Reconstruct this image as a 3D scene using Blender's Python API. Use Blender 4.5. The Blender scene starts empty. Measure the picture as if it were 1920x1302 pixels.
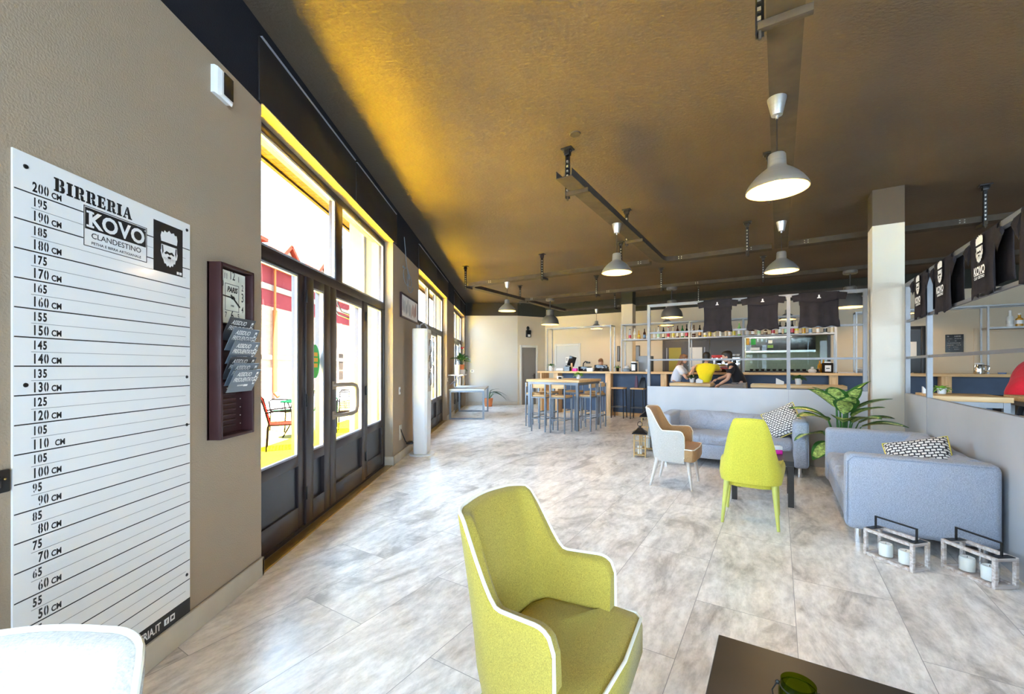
import bpy, bmesh, math, random
from mathutils import Vector, Matrix, Euler

SC = bpy.context.scene
COL = SC.collection
PI = math.pi
R = math.radians
ANG = R(32)                       # the main room axes are turned 32 degrees from the window wall
CA, SA = math.cos(ANG), math.sin(ANG)
RZ = -ANG


def W(u, v, z=0.0):
    """room axes (u along the bar, v towards the bar) to world"""
    return Vector((u * CA + v * SA, -u * SA + v * CA, z))


# ------------------------------------------------------------------ camera
cam_d = bpy.data.cameras.new('camera')
cam = bpy.data.objects.new('camera', cam_d)
COL.objects.link(cam)
cam.location = (0, 0, 1.40)
cam.rotation_euler = (R(90), 0, 0)
cam_d.sensor_width = 36
cam_d.lens = 15.0
cam_d.shift_y = 36 / 1920
cam_d.clip_start = 0.05
cam_d.clip_end = 300
SC.camera = cam

# ------------------------------------------------------------------ world, sun, exposure
world = bpy.data.worlds.new('sky')
SC.world = world
world.use_nodes = True
nt = world.node_tree
bg = nt.nodes['Background']
tc = nt.nodes.new('ShaderNodeTexCoord')
sx = nt.nodes.new('ShaderNodeSeparateXYZ')
rp = nt.nodes.new('ShaderNodeValToRGB')
nt.links.new(tc.outputs['Generated'], sx.inputs[0])
nt.links.new(sx.outputs['Z'], rp.inputs[0])
rp.color_ramp.elements[0].position = 0.0
rp.color_ramp.elements[0].color = (0.62, 0.80, 1.0, 1)
rp.color_ramp.elements[1].position = 0.8
rp.color_ramp.elements[1].color = (0.42, 0.66, 1.0, 1)
nt.links.new(rp.outputs[0], bg.inputs['Color'])
bg.inputs['Strength'].default_value = 20.0

sun_d = bpy.data.lights.new('sun', 'SUN')
sun = bpy.data.objects.new('sun', sun_d)
COL.objects.link(sun)
sun_d.energy = 560.0
sun_d.angle = R(1.0)
sun_d.color = (1.0, 0.93, 0.80)
sun.rotation_euler = Vector((-0.11, 0.10, -1.0)).to_track_quat('-Z', 'Y').to_euler()
sun.location = (4, -4, 12)

SC.view_settings.view_transform = 'Standard'
SC.view_settings.look = 'None'
SC.view_settings.exposure = 0.15
SC.view_settings.gamma = 1.0
SC.view_settings.use_curve_mapping = False
SC.cycles.use_denoising = True
SC.cycles.max_bounces = 10
SC.cycles.diffuse_bounces = 6
SC.cycles.glossy_bounces = 4
SC.cycles.transmission_bounces = 6
SC.cycles.transparent_max_bounces = 12
SC.cycles.caustics_reflective = False
SC.cycles.caustics_refractive = False
SC.cycles.sample_clamp_indirect = 0.0


def portal(loc, rot, sxx, syy):
    """daylight sampling guide in a window opening"""
    d = bpy.data.lights.new('window_portal', 'AREA')
    d.shape = 'RECTANGLE'
    d.size, d.size_y = sxx, syy
    d.cycles.is_portal = True
    o = bpy.data.objects.new('window_portal', d)
    COL.objects.link(o)
    o.location = loc
    o.rotation_euler = rot
    return o


# ------------------------------------------------------------------ helpers
class MB:
    def __init__(s):
        s.v, s.f, s.mi = [], [], []
        s.M = Matrix()

    def add(s, vs, fs, mi=0, M=None):
        b = len(s.v)
        T = s.M if M is None else s.M @ M
        s.v.extend((T @ Vector(p))[:] for p in vs)
        s.f.extend(tuple(b + i for i in f) for f in fs)
        s.mi.extend([mi] * len(fs))
        return s

    def addbm(s, bm, mi=0, M=None):
        bm.verts.ensure_lookup_table()
        for i, v in enumerate(bm.verts):
            v.index = i
        s.add([v.co[:] for v in bm.verts], [tuple(v.index for v in f.verts) for f in bm.faces], mi, M)
        bm.free()
        return s

    def box(s, x0, x1, y0, y1, z0, z1, bev=0.0, seg=2, mi=0, M=None):
        vs = [(x, y, z) for z in (z0, z1) for y in (y0, y1) for x in (x0, x1)]
        fs = [(0, 2, 3, 1), (4, 5, 7, 6), (0, 1, 5, 4), (2, 6, 7, 3), (0, 4, 6, 2), (1, 3, 7, 5)]
        if bev <= 0:
            return s.add(vs, fs, mi, M)
        bm = bmesh.new()
        bv = [bm.verts.new(p) for p in vs]
        for f in fs:
            bm.faces.new([bv[i] for i in f])
        bmesh.ops.bevel(bm, geom=bm.edges[:], offset=bev, segments=seg, profile=0.5, affect='EDGES')
        return s.addbm(bm, mi, M)

    def bar(s, p0, p1, w, h=None, mi=0):
        """square tube between two points"""
        h = w if h is None else h
        p0, p1 = Vector(p0), Vector(p1)
        d = p1 - p0
        L = d.length
        if L < 1e-6:
            return s
        z = d / L
        up = Vector((0, 0, 1)) if abs(z.z) < 0.95 else Vector((0, 1, 0))
        x = up.cross(z).normalized()
        y = z.cross(x)
        M = Matrix((x, y, z)).transposed().to_4x4()
        M.translation = p0
        return s.box(-w / 2, w / 2, -h / 2, h / 2, 0, L, mi=mi, M=M)

    def cyl(s, p0, p1, r0, r1=None, n=16, mi=0):
        r1 = r0 if r1 is None else r1
        p0, p1 = Vector(p0), Vector(p1)
        z = (p1 - p0).normalized()
        up = Vector((0, 0, 1)) if abs(z.z) < 0.95 else Vector((0, 1, 0))
        x = up.cross(z).normalized()
        y = z.cross(x)
        vs, fs = [], []
        for p, r in ((p0, r0), (p1, r1)):
            for k in range(n):
                a = 2 * PI * k / n
                vs.append((p + x * r * math.cos(a) + y * r * math.sin(a))[:])
        for k in range(n):
            fs.append((k, (k + 1) % n, n + (k + 1) % n, n + k))
        fs.append(tuple(range(n - 1, -1, -1)))
        fs.append(tuple(range(n, 2 * n)))
        return s.add(vs, fs, mi)

    def lathe(s, prof, n=32, c=(0, 0, 0), mi=0, M=None):
        vs, fs = [], []
        m = len(prof)
        for k in range(n):
            a = 2 * PI * k / n
            for r, z in prof:
                vs.append((c[0] + r * math.cos(a), c[1] + r * math.sin(a), c[2] + z))
        for k in range(n):
            k2 = (k + 1) % n
            for j in range(m - 1):
                fs.append((k * m + j, k2 * m + j, k2 * m + j + 1, k * m + j + 1))
        if prof[0][0] > 1e-5:
            fs.append(tuple(k * m for k in range(n - 1, -1, -1)))
        if prof[-1][0] > 1e-5:
            fs.append(tuple(k * m + m - 1 for k in range(n)))
        return s.add(vs, fs, mi, M)

    def surf(s, prof, n=32, c=(0, 0, 0), mi=0):
        """open lathe without caps"""
        vs, fs = [], []
        m = len(prof)
        for k in range(n):
            a = 2 * PI * k / n
            for r, z in prof:
                vs.append((c[0] + r * math.cos(a), c[1] + r * math.sin(a), c[2] + z))
        for k in range(n):
            k2 = (k + 1) % n
            for j in range(m - 1):
                fs.append((k * m + j, k2 * m + j, k2 * m + j + 1, k * m + j + 1))
        return s.add(vs, fs, mi)

    def tube(s, pts, r, n=8, closed=False, mi=0):
        pts = [Vector(p) for p in pts]
        m = len(pts)
        rs = r if isinstance(r, (list, tuple)) else [r] * m
        vs, fs = [], []
        prev = None
        for i, p in enumerate(pts):
            a = pts[(i - 1) % m] if (closed or i > 0) else p
            b = pts[(i + 1) % m] if (closed or i < m - 1) else p
            t = (b - a)
            t = t.normalized() if t.length > 1e-9 else Vector((0, 0, 1))
            if prev is None:
                up = Vector((0, 0, 1)) if abs(t.z) < 0.9 else Vector((0, 1, 0))
                x = up.cross(t).normalized()
            else:
                x = (prev - t * prev.dot(t))
                x = x.normalized() if x.length > 1e-6 else Vector((1, 0, 0))
            prev = x
            y = t.cross(x)
            for k in range(n):
                q = 2 * PI * k / n
                vs.append((p + x * rs[i] * math.cos(q) + y * rs[i] * math.sin(q))[:])
        for i in range(m if closed else m - 1):
            i2 = (i + 1) % m
            for k in range(n):
                k2 = (k + 1) % n
                fs.append((i * n + k, i * n + k2, i2 * n + k2, i2 * n + k))
        if not closed:
            fs.append(tuple(range(n - 1, -1, -1)))
            fs.append(tuple((m - 1) * n + k for k in range(n)))
        return s.add(vs, fs, mi)

    def prism(s, poly, z0, z1, mi=0, M=None):
        n = len(poly)
        vs = [(x, y, z0) for x, y in poly] + [(x, y, z1) for x, y in poly]
        fs = [tuple(range(n - 1, -1, -1)), tuple(range(n, 2 * n))]
        fs += [(i, (i + 1) % n, n + (i + 1) % n, n + i) for i in range(n)]
        return s.add(vs, fs, mi, M)

    def loft(s, rings, closed_ring=True, cap=True, mi=0):
        n = len(rings[0])
        vs = [tuple(p) for r in rings for p in r]
        fs = []
        for i in range(len(rings) - 1):
            for k in range(n if closed_ring else n - 1):
                k2 = (k + 1) % n
                fs.append((i * n + k, i * n + k2, (i + 1) * n + k2, (i + 1) * n + k))
        if cap and closed_ring:
            fs.append(tuple(range(n - 1, -1, -1)))
            fs.append(tuple((len(rings) - 1) * n + k for k in range(n)))
        return s.add(vs, fs, mi)

    def ball(s, c, r, n=12, m=8, mi=0, M=None):
        rx, ry, rz = r if isinstance(r, (list, tuple)) else (r, r, r)
        vs, fs = [(c[0], c[1], c[2] - rz)], []
        for j in range(1, m):
            t = -PI / 2 + PI * j / m
            for k in range(n):
                a = 2 * PI * k / n
                vs.append((c[0] + rx * math.cos(t) * math.cos(a), c[1] + ry * math.cos(t) * math.sin(a), c[2] + rz * math.sin(t)))
        vs.append((c[0], c[1], c[2] + rz))
        L = len(vs) - 1
        for k in range(n):
            k2 = (k + 1) % n
            fs.append((0, 1 + k2, 1 + k))
            for j in range(m - 2):
                fs.append((1 + j * n + k, 1 + j * n + k2, 1 + (j + 1) * n + k2, 1 + (j + 1) * n + k))
            fs.append((1 + (m - 2) * n + k, 1 + (m - 2) * n + k2, L))
        return s.add(vs, fs, mi, M)

    def build(s, name, mats, parent=None, loc=(0, 0, 0), rot=(0, 0, 0), smooth=40):
        me = bpy.data.meshes.new(name)
        me.from_pydata(s.v, [], s.f)
        for m in (mats if isinstance(mats, (list, tuple)) else [mats]):
            me.materials.append(m)
        me.polygons.foreach_set('material_index', s.mi)
        if smooth:
            me.polygons.foreach_set('use_smooth', [True] * len(me.polygons))
            me.set_sharp_from_angle(angle=R(smooth))
        me.update()
        o = bpy.data.objects.new(name, me)
        COL.objects.link(o)
        o.location = loc
        o.rotation_euler = rot if isinstance(rot, (tuple, list, Euler)) else (0, 0, rot)
        if parent is not None:
            o.parent = parent
        return o


def tag(o, label, cat, group=None, kind=None):
    o['label'] = label
    o['category'] = cat
    if group:
        o['group'] = group
    if kind:
        o['kind'] = kind
    return o


def thing(name, label, cat, loc=(0, 0, 0), rz=0.0, group=None, kind=None):
    o = bpy.data.objects.new(name, None)
    COL.objects.link(o)
    o.empty_display_size = 0.1
    o.location = loc
    o.rotation_euler = rz if isinstance(rz, (tuple, list, Euler)) else (0, 0, rz)
    return tag(o, label, cat, group, kind)


def dup(root, loc, rz, label, group=None):
    r = root.copy()
    COL.objects.link(r)
    r.location = loc
    r.rotation_euler = rz if isinstance(rz, (tuple, list)) else (0, 0, rz)
    r['label'] = label
    if group:
        r['group'] = group
    for ch in list(root.children):
        c = ch.copy()
        COL.objects.link(c)
        c.parent = r
        for g in list(ch.children):
            d = g.copy()
            COL.objects.link(d)
            d.parent = c
    return r


def struct(name, mb, m, label, cat, loc=(0, 0, 0), rot=(0, 0, 0), smooth=0):
    o = mb.build(name, m, None, loc, rot, smooth)
    return tag(o, label, cat, None, 'structure')


def ordinal(i):
    return ['first', 'second', 'third', 'fourth', 'fifth', 'sixth', 'seventh', 'eighth', 'ninth', 'tenth', 'eleventh', 'twelfth',
            'thirteenth', 'fourteenth', 'fifteenth', 'sixteenth', 'seventeenth', 'eighteenth', 'nineteenth', 'twentieth'][i] if i < 20 else 'twenty-' + \
        ['first', 'second', 'third', 'fourth', 'fifth', 'sixth', 'seventh', 'eighth', 'ninth'][i - 20] if i < 29 else \
        'thirtieth' if i == 29 else 'thirty-' + ['first', 'second', 'third', 'fourth', 'fifth', 'sixth', 'seventh', 'eighth', 'ninth'][i - 30]


# ------------------------------------------------------------------ materials
def newmat(name):
    m = bpy.data.materials.new(name)
    m.use_nodes = True
    n = m.node_tree
    return m, n, n.nodes['Principled BSDF'], n.nodes.new, n.links.new


def c4(c):
    return (c[0], c[1], c[2], 1)


def mat(name, col, rough=0.5, metal=0.0, var=0.0, vs=8.0, bump=0.0, bs=120.0, spec=0.5, stretch=None, emit=None, es=1.0, coat=0.0, sheen=0.0):
    m, n, p, N, L = newmat(name)
    p.inputs['Base Color'].default_value = c4(col)
    p.inputs['Roughness'].default_value = rough
    p.inputs['Metallic'].default_value = metal
    p.inputs['Specular IOR Level'].default_value = spec
    if coat:
        p.inputs['Coat Weight'].default_value = coat
    if sheen:
        p.inputs['Sheen Weight'].default_value = sheen
    if emit:
        p.inputs['Emission Color'].default_value = c4(emit)
        p.inputs['Emission Strength'].default_value = es
    t = N('ShaderNodeTexCoord')
    vec = t.outputs['Object']
    if stretch:
        mp = N('ShaderNodeMapping')
        mp.inputs['Scale'].default_value = stretch
        L(vec, mp.inputs['Vector'])
        vec = mp.outputs[0]
    if var:
        z = N('ShaderNodeTexNoise')
        z.inputs['Scale'].default_value = vs
        z.inputs['Detail'].default_value = 5
        L(vec, z.inputs['Vector'])
        r = N('ShaderNodeValToRGB')
        r.color_ramp.elements[0].position = 0.3
        r.color_ramp.elements[1].position = 0.7
        r.color_ramp.elements[0].color = c4([x * (1 - var) for x in col])
        r.color_ramp.elements[1].color = c4([min(1, x * (1 + var)) for x in col])
        L(z.outputs['Fac'], r.inputs[0])
        L(r.outputs[0], p.inputs['Base Color'])
    if bump:
        z = N('ShaderNodeTexNoise')
        z.inputs['Scale'].default_value = bs
        z.inputs['Detail'].default_value = 4
        L(vec, z.inputs['Vector'])
        b = N('ShaderNodeBump')
        b.inputs['Strength'].default_value = bump
        b.inputs['Distance'].default_value = 0.02
        L(z.outputs['Fac'], b.inputs['Height'])
        L(b.outputs[0], p.inputs['Normal'])
    return m


def fabric(name, col, var=0.25, thread=420.0, bump=0.35, rough=0.9, wrinkle=0.0):
    """woven cloth: fine slubby threads in two directions"""
    m, n, p, N, L = newmat(name)
    p.inputs['Roughness'].default_value = rough
    p.inputs['Specular IOR Level'].default_value = 0.2
    p.inputs['Sheen Weight'].default_value = 0.15
    t = N('ShaderNodeTexCoord')
    fac = []
    for sc in ((1, 0.3, 1), (0.3, 1, 0.3)):
        mp = N('ShaderNodeMapping')
        mp.inputs['Scale'].default_value = sc
        L(t.outputs['Object'], mp.inputs['Vector'])
        z = N('ShaderNodeTexNoise')
        z.inputs['Scale'].default_value = thread
        z.inputs['Detail'].default_value = 2
        L(mp.outputs[0], z.inputs['Vector'])
        fac.append(z.outputs['Fac'])
    mx = N('ShaderNodeMath')
    mx.operation = 'ADD'
    L(fac[0], mx.inputs[0])
    L(fac[1], mx.inputs[1])
    h = N('ShaderNodeMath')
    h.operation = 'MULTIPLY'
    h.inputs[1].default_value = 0.5
    L(mx.outputs[0], h.inputs[0])
    r = N('ShaderNodeValToRGB')
    r.color_ramp.elements[0].position = 0.36
    r.color_ramp.elements[1].position = 0.64
    r.color_ramp.elements[0].color = c4([x * (1 - var) for x in col])
    r.color_ramp.elements[1].color = c4([min(1, x * (1 + var)) for x in col])
    L(h.outputs[0], r.inputs[0])
    L(r.outputs[0], p.inputs['Base Color'])
    b = N('ShaderNodeBump')
    b.inputs['Strength'].default_value = bump
    b.inputs['Distance'].default_value = 0.003
    L(h.outputs[0], b.inputs['Height'])
    if wrinkle:
        z = N('ShaderNodeTexNoise')
        z.inputs['Scale'].default_value = 4.5
        z.inputs['Detail'].default_value = 3
        z.inputs['Distortion'].default_value = 1.6
        L(t.outputs['Object'], z.inputs['Vector'])
        b2 = N('ShaderNodeBump')
        b2.inputs['Strength'].default_value = wrinkle
        b2.inputs['Distance'].default_value = 0.06
        L(z.outputs['Fac'], b2.inputs['Height'])
        L(b.outputs[0], b2.inputs['Normal'])
        L(b2.outputs[0], p.inputs['Normal'])
    else:
        L(b.outputs[0], p.inputs['Normal'])
    return m


def wood(name, a, b, scale=3.0, axis=0, rough=0.5):
    m, n, p, N, L = newmat(name)
    p.inputs['Roughness'].default_value = rough
    t = N('ShaderNodeTexCoord')
    mp = N('ShaderNodeMapping')
    s = [14.0, 14.0, 14.0]
    s[axis] = 1.0
    mp.inputs['Scale'].default_value = s
    L(t.outputs['Object'], mp.inputs['Vector'])
    z = N('ShaderNodeTexNoise')
    z.inputs['Scale'].default_value = scale
    z.inputs['Detail'].default_value = 6
    z.inputs['Distortion'].default_value = 0.6
    L(mp.outputs[0], z.inputs['Vector'])
    r = N('ShaderNodeValToRGB')
    r.color_ramp.elements[0].position = 0.35
    r.color_ramp.elements[1].position = 0.68
    r.color_ramp.elements[0].color = c4(a)
    r.color_ramp.elements[1].color = c4(b)
    L(z.outputs['Fac'], r.inputs[0])
    L(r.outputs[0], p.inputs['Base Color'])
    return m


def paint_wall(name, col, dark, zline, bump=0.25, bs=90.0):
    """plaster painted in one colour up to zline and dark above it"""
    m, n, p, N, L = newmat(name)
    p.inputs['Roughness'].default_value = 0.85
    p.inputs['Specular IOR Level'].default_value = 0.25
    t = N('ShaderNodeTexCoord')
    s = N('ShaderNodeSeparateXYZ')
    L(t.outputs['Object'], s.inputs[0])
    g = N('ShaderNodeMath')
    g.operation = 'GREATER_THAN'
    g.inputs[1].default_value = zline
    L(s.outputs['Z'], g.inputs[0])
    z = N('ShaderNodeTexNoise')
    z.inputs['Scale'].default_value = 1.2
    z.inputs['Detail'].default_value = 5
    L(t.outputs['Object'], z.inputs['Vector'])
    r = N('ShaderNodeValToRGB')
    r.color_ramp.elements[0].color = c4([x * 0.93 for x in col])
    r.color_ramp.elements[1].color = c4([min(1, x * 1.05) for x in col])
    L(z.outputs['Fac'], r.inputs[0])
    mx = N('ShaderNodeMix')
    mx.data_type = 'RGBA'
    L(g.outputs[0], mx.inputs[0])
    L(r.outputs[0], mx.inputs[6])
    mx.inputs[7].default_value = c4(dark)
    L(mx.outputs[2], p.inputs['Base Color'])
    z2 = N('ShaderNodeTexNoise')
    z2.inputs['Scale'].default_value = bs
    z2.inputs['Detail'].default_value = 3
    L(t.outputs['Object'], z2.inputs['Vector'])
    b = N('ShaderNodeBump')
    b.inputs['Strength'].default_value = bump
    b.inputs['Distance'].default_value = 0.01
    L(z2.outputs['Fac'], b.inputs['Height'])
    L(b.outputs[0], p.inputs['Normal'])
    return m


def ceiling_mat():
    m, n, p, N, L = newmat('ceiling_stucco')
    p.inputs['Roughness'].default_value = 0.8
    p.inputs['Specular IOR Level'].default_value = 0.3
    t = N('ShaderNodeTexCoord')
    z = N('ShaderNodeTexNoise')
    z.inputs['Scale'].default_value = 0.7
    z.inputs['Detail'].default_value = 4
    L(t.outputs['Object'], z.inputs['Vector'])
    r = N('ShaderNodeValToRGB')
    r.color_ramp.elements[0].position = 0.3
    r.color_ramp.elements[1].position = 0.7
    r.color_ramp.elements[0].color = (0.073, 0.054, 0.038, 1)
    r.color_ramp.elements[1].color = (0.099, 0.073, 0.051, 1)
    L(z.outputs['Fac'], r.inputs[0])
    L(r.outputs[0], p.inputs['Base Color'])
    mp = N('ShaderNodeMapping')
    mp.inputs['Scale'].default_value = (0.6, 1, 1)
    mp.inputs['Rotation'].default_value = (0, 0, 0.2)
    L(t.outputs['Object'], mp.inputs['Vector'])
    z1 = N('ShaderNodeTexNoise')
    z1.inputs['Scale'].default_value = 55
    z1.inputs['Detail'].default_value = 3
    L(mp.outputs[0], z1.inputs['Vector'])
    b = N('ShaderNodeBump')
    b.inputs['Strength'].default_value = 0.45
    b.inputs['Distance'].default_value = 0.015
    L(z1.outputs['Fac'], b.inputs['Height'])
    L(b.outputs[0], p.inputs['Normal'])
    return m


def floor_mat():
    """vinyl planks with a worn concrete print, laid along the room's depth"""
    m, n, p, N, L = newmat('floor_planks')
    t = N('ShaderNodeTexCoord')
    mp = N('ShaderNodeMapping')
    mp.inputs['Rotation'].default_value = (0, 0, ANG - PI / 2)
    L(t.outputs['Object'], mp.inputs['Vector'])
    bk = N('ShaderNodeTexBrick')
    bk.inputs['Scale'].default_value = 1.0
    bk.inputs['Brick Width'].default_value = 1.22
    bk.inputs['Row Height'].default_value = 0.5
    bk.inputs['Mortar Size'].default_value = 0.0018
    bk.inputs['Mortar Smooth'].default_value = 0.0
    bk.inputs['Color1'].default_value = (0.35, 0.35, 0.35, 1)
    bk.inputs['Color2'].default_value = (0.65, 0.65, 0.65, 1)
    bk.inputs['Mortar'].default_value = (0.5, 0.5, 0.5, 1)
    mp0 = N('ShaderNodeMapping')
    mp0.inputs['Location'].default_value = (0.3, 0.08, 0)
    L(mp.outputs[0], mp0.inputs['Vector'])
    L(mp0.outputs[0], bk.inputs['Vector'])
    # print: cloudy, drawn out along the plank
    m2 = N('ShaderNodeMapping')
    m2.inputs['Scale'].default_value = (0.55, 1.3, 1)
    L(mp.outputs[0], m2.inputs['Vector'])
    off = N('ShaderNodeVectorMath')
    off.operation = 'MULTIPLY_ADD'
    off.inputs[1].default_value = (7, 3, 0)
    L(bk.outputs['Color'], off.inputs[0])
    L(m2.outputs[0], off.inputs[2])
    z = N('ShaderNodeTexNoise')
    z.inputs['Scale'].default_value = 2.6
    z.inputs['Detail'].default_value = 9
    z.inputs['Roughness'].default_value = 0.66
    z.inputs['Distortion'].default_value = 0.9
    L(off.outputs[0], z.inputs['Vector'])
    r = N('ShaderNodeValToRGB')
    e = r.color_ramp.elements
    e[0].position, e[0].color = 0.35, (0.48, 0.435, 0.395, 1)
    e[1].position, e[1].color = 0.60, (0.91, 0.865, 0.815, 1)
    k = e.new(0.46)
    k.color = (0.76, 0.71, 0.66, 1)
    L(z.outputs['Fac'], r.inputs[0])
    z2 = N('ShaderNodeTexNoise')
    z2.inputs['Scale'].default_value = 15
    z2.inputs['Detail'].default_value = 8
    z2.inputs['Roughness'].default_value = 0.75
    L(off.outputs[0], z2.inputs['Vector'])
    r2 = N('ShaderNodeValToRGB')
    r2.color_ramp.elements[0].position = 0.36
    r2.color_ramp.elements[0].color = (0.70, 0.675, 0.65, 1)
    r2.color_ramp.elements[1].position = 0.58
    r2.color_ramp.elements[1].color = (1.08, 1.08, 1.08, 1)
    L(z2.outputs['Fac'], r2.inputs[0])
    mx = N('ShaderNodeMix')
    mx.data_type = 'RGBA'
    mx.blend_type = 'MULTIPLY'
    mx.inputs[0].default_value = 0.8
    L(r.outputs[0], mx.inputs[6])
    L(r2.outputs[0], mx.inputs[7])
    seam = N('ShaderNodeMix')
    seam.data_type = 'RGBA'
    L(bk.outputs['Fac'], seam.inputs[0])
    L(mx.outputs[2], seam.inputs[6])
    seam.inputs[7].default_value = (0.36, 0.33, 0.31, 1)
    L(seam.outputs[2], p.inputs['Base Color'])
    rr = N('ShaderNodeMapRange')
    rr.inputs['To Min'].default_value = 0.24
    rr.inputs['To Max'].default_value = 0.40
    L(z2.outputs['Fac'], rr.inputs['Value'])
    L(rr.outputs[0], p.inputs['Roughness'])
    b = N('ShaderNodeBump')
    b.inputs['Strength'].default_value = 0.12
    b.inputs['Distance'].default_value = 0.004
    L(z2.outputs['Fac'], b.inputs['Height'])
    L(b.outputs[0], p.inputs['Normal'])
    return m


def glass_mat(name, tint=(1, 1, 1), refl=0.9):
    m = bpy.data.materials.new(name)
    m.use_nodes = True
    n = m.node_tree
    n.nodes.clear()
    o = n.nodes.new('ShaderNodeOutputMaterial')
    a = n.nodes.new('ShaderNodeBsdfTransparent')
    a.inputs[0].default_value = c4(tint)
    g = n.nodes.new('ShaderNodeBsdfGlossy')
    g.inputs['Roughness'].default_value = 0.02
    f = n.nodes.new('ShaderNodeFresnel')
    f.inputs[0].default_value = 1.3
    k = n.nodes.new('ShaderNodeMath')
    k.operation = 'MULTIPLY'
    k.inputs[1].default_value = refl
    x = n.nodes.new('ShaderNodeMixShader')
    # a pane is thin: only its outer faces mirror
    ge = n.nodes.new('ShaderNodeNewGeometry')
    iv = n.nodes.new('ShaderNodeMath')
    iv.operation = 'SUBTRACT'
    iv.inputs[0].default_value = 1.0
    n.links.new(ge.outputs['Backfacing'], iv.inputs[1])
    k2 = n.nodes.new('ShaderNodeMath')
    k2.operation = 'MULTIPLY'
    n.links.new(f.outputs[0], k2.inputs[0])
    n.links.new(iv.outputs[0], k2.inputs[1])
    n.links.new(k2.outputs[0], k.inputs[0])
    n.links.new(k.outputs[0], x.inputs[0])
    n.links.new(a.outputs[0], x.inputs[1])
    n.links.new(g.outputs[0], x.inputs[2])
    n.links.new(x.outputs[0], o.inputs[0])
    return m


def brick_mat(name, c1, c2, mortar, sc, w=0.5, h=0.25, axis='X'):
    m, n, p, N, L = newmat(name)
    p.inputs['Roughness'].default_value = 0.9
    p.inputs['Specular IOR Level'].default_value = 0.0
    t = N('ShaderNodeTexCoord')
    mp = N('ShaderNodeMapping')
    if axis == 'X':
        mp.inputs['Rotation'].default_value = (0, R(90), R(90))
    elif axis == 'Y':
        mp.inputs['Rotation'].default_value = (R(-90), 0, 0)
    L(t.outputs['Object'], mp.inputs['Vector'])
    b = N('ShaderNodeTexBrick')
    b.inputs['Scale'].default_value = sc
    b.inputs['Color1'].default_value = c4(c1)
    b.inputs['Color2'].default_value = c4(c2)
    b.inputs['Mortar'].default_value = c4(mortar)
    b.inputs['Brick Width'].default_value = w
    b.inputs['Row Height'].default_value = h
    b.inputs['Mortar Size'].default_value = 0.01
    L(mp.outputs[0], b.inputs['Vector'])
    L(b.outputs['Color'], p.inputs['Base Color'])
    return m


def cushion_mat():
    """black and cream dashes in rows"""
    m, n, p, N, L = newmat('dashed_cushion_cloth')
    p.inputs['Roughness'].default_value = 0.9
    t = N('ShaderNodeTexCoord')
    b = N('ShaderNodeTexBrick')
    b.inputs['Scale'].default_value = 16
    b.inputs['Color1'].default_value = (0.82, 0.79, 0.74, 1)
    b.inputs['Color2'].default_value = (0.74, 0.71, 0.66, 1)
    b.inputs['Mortar'].default_value = (0.035, 0.032, 0.04, 1)
    b.inputs['Brick Width'].default_value = 0.62
    b.inputs['Row Height'].default_value = 0.42
    b.inputs['Mortar Size'].default_value = 0.085
    b.inputs['Mortar Smooth'].default_value = 0.3
    z = N('ShaderNodeTexNoise')
    z.inputs['Scale'].default_value = 14
    L(t.outputs['Object'], z.inputs['Vector'])
    mv = N('ShaderNodeVectorMath')
    mv.operation = 'MULTIPLY_ADD'
    mv.inputs[1].default_value = (0.022, 0.022, 0.0)
    L(z.outputs['Color'], mv.inputs[0])
    L(t.outputs['Object'], mv.inputs[2])
    L(mv.outputs[0], b.inputs['Vector'])
    L(b.outputs['Color'], p.inputs['Base Color'])
    return m


M = {}
M['floor'] = floor_mat()
M['ceiling'] = ceiling_mat()
M['wall_left'] = paint_wall('taupe_plaster', (0.36, 0.275, 0.195), (0.009, 0.009, 0.013), 3.145, 0.30, 120)
M['wall_back'] = paint_wall('cream_plaster', (0.64, 0.555, 0.42), (0.04, 0.042, 0.034), 3.215, 0.12, 60)
M['wall_far'] = paint_wall('pale_end_plaster', (0.50, 0.47, 0.42), (0.04, 0.034, 0.028), 3.215, 0.12, 60)  # cream wall again, darkened to tame the window light falling on it
M['column'] = paint_wall('column_plaster', (0.60, 0.575, 0.51), (0.085, 0.07, 0.055), 3.215, 0.12, 60)
M['outer_wall'] = mat('outer_render', (0.16, 0.17, 0.18), 0.9, spec=0.0, var=0.05)
M['base'] = mat('skirting_paint', (0.50, 0.44, 0.35), 0.45, var=0.06)
M['win'] = mat('window_brown_metal', (0.026, 0.018, 0.019), 0.32, var=0.15, vs=3)
M['winpanel'] = mat('window_panel_dark', (0.016, 0.016, 0.022), 0.28, var=0.1)
M['bead'] = mat('window_bead_grey', (0.32, 0.32, 0.36), 0.3)  # window strips use it for light on the brown frame's edges
M['glass'] = glass_mat('window_glass', (0.97, 0.985, 0.98), 0.55)
M['clearglass'] = glass_mat('lantern_glass', (0.98, 0.99, 0.99), 0.8)
M['kglass'] = glass_mat('kitchen_glass', (0.92, 0.95, 0.93), 1.0)
M['greenglass'] = glass_mat('jar_glass', (0.55, 0.68, 0.12), 1.0)
M['tanhandle'] = mat('tan_handle', (0.26, 0.19, 0.13), 0.4)
M['brass'] = mat('brass', (0.55, 0.37, 0.12), 0.35, 1.0, var=0.15)
M['shutter'] = mat('shutter_cover_brown', (0.011, 0.008, 0.008), 0.55, var=0.2)
M['alu'] = mat('brushed_aluminium', (0.46, 0.46, 0.46), 0.30, 0.75, var=0.06, vs=3, stretch=(1, 1, 30))
M['chrome'] = mat('chrome', (0.75, 0.76, 0.78), 0.12, 1.0)
M['tray'] = mat('painted_tray_metal', (0.055, 0.044, 0.034), 0.75, 0.0, var=0.15, spec=0.15)
M['traybright'] = mat('zinc_screw_plate', (0.62, 0.60, 0.55), 0.35, 0.8)
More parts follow.
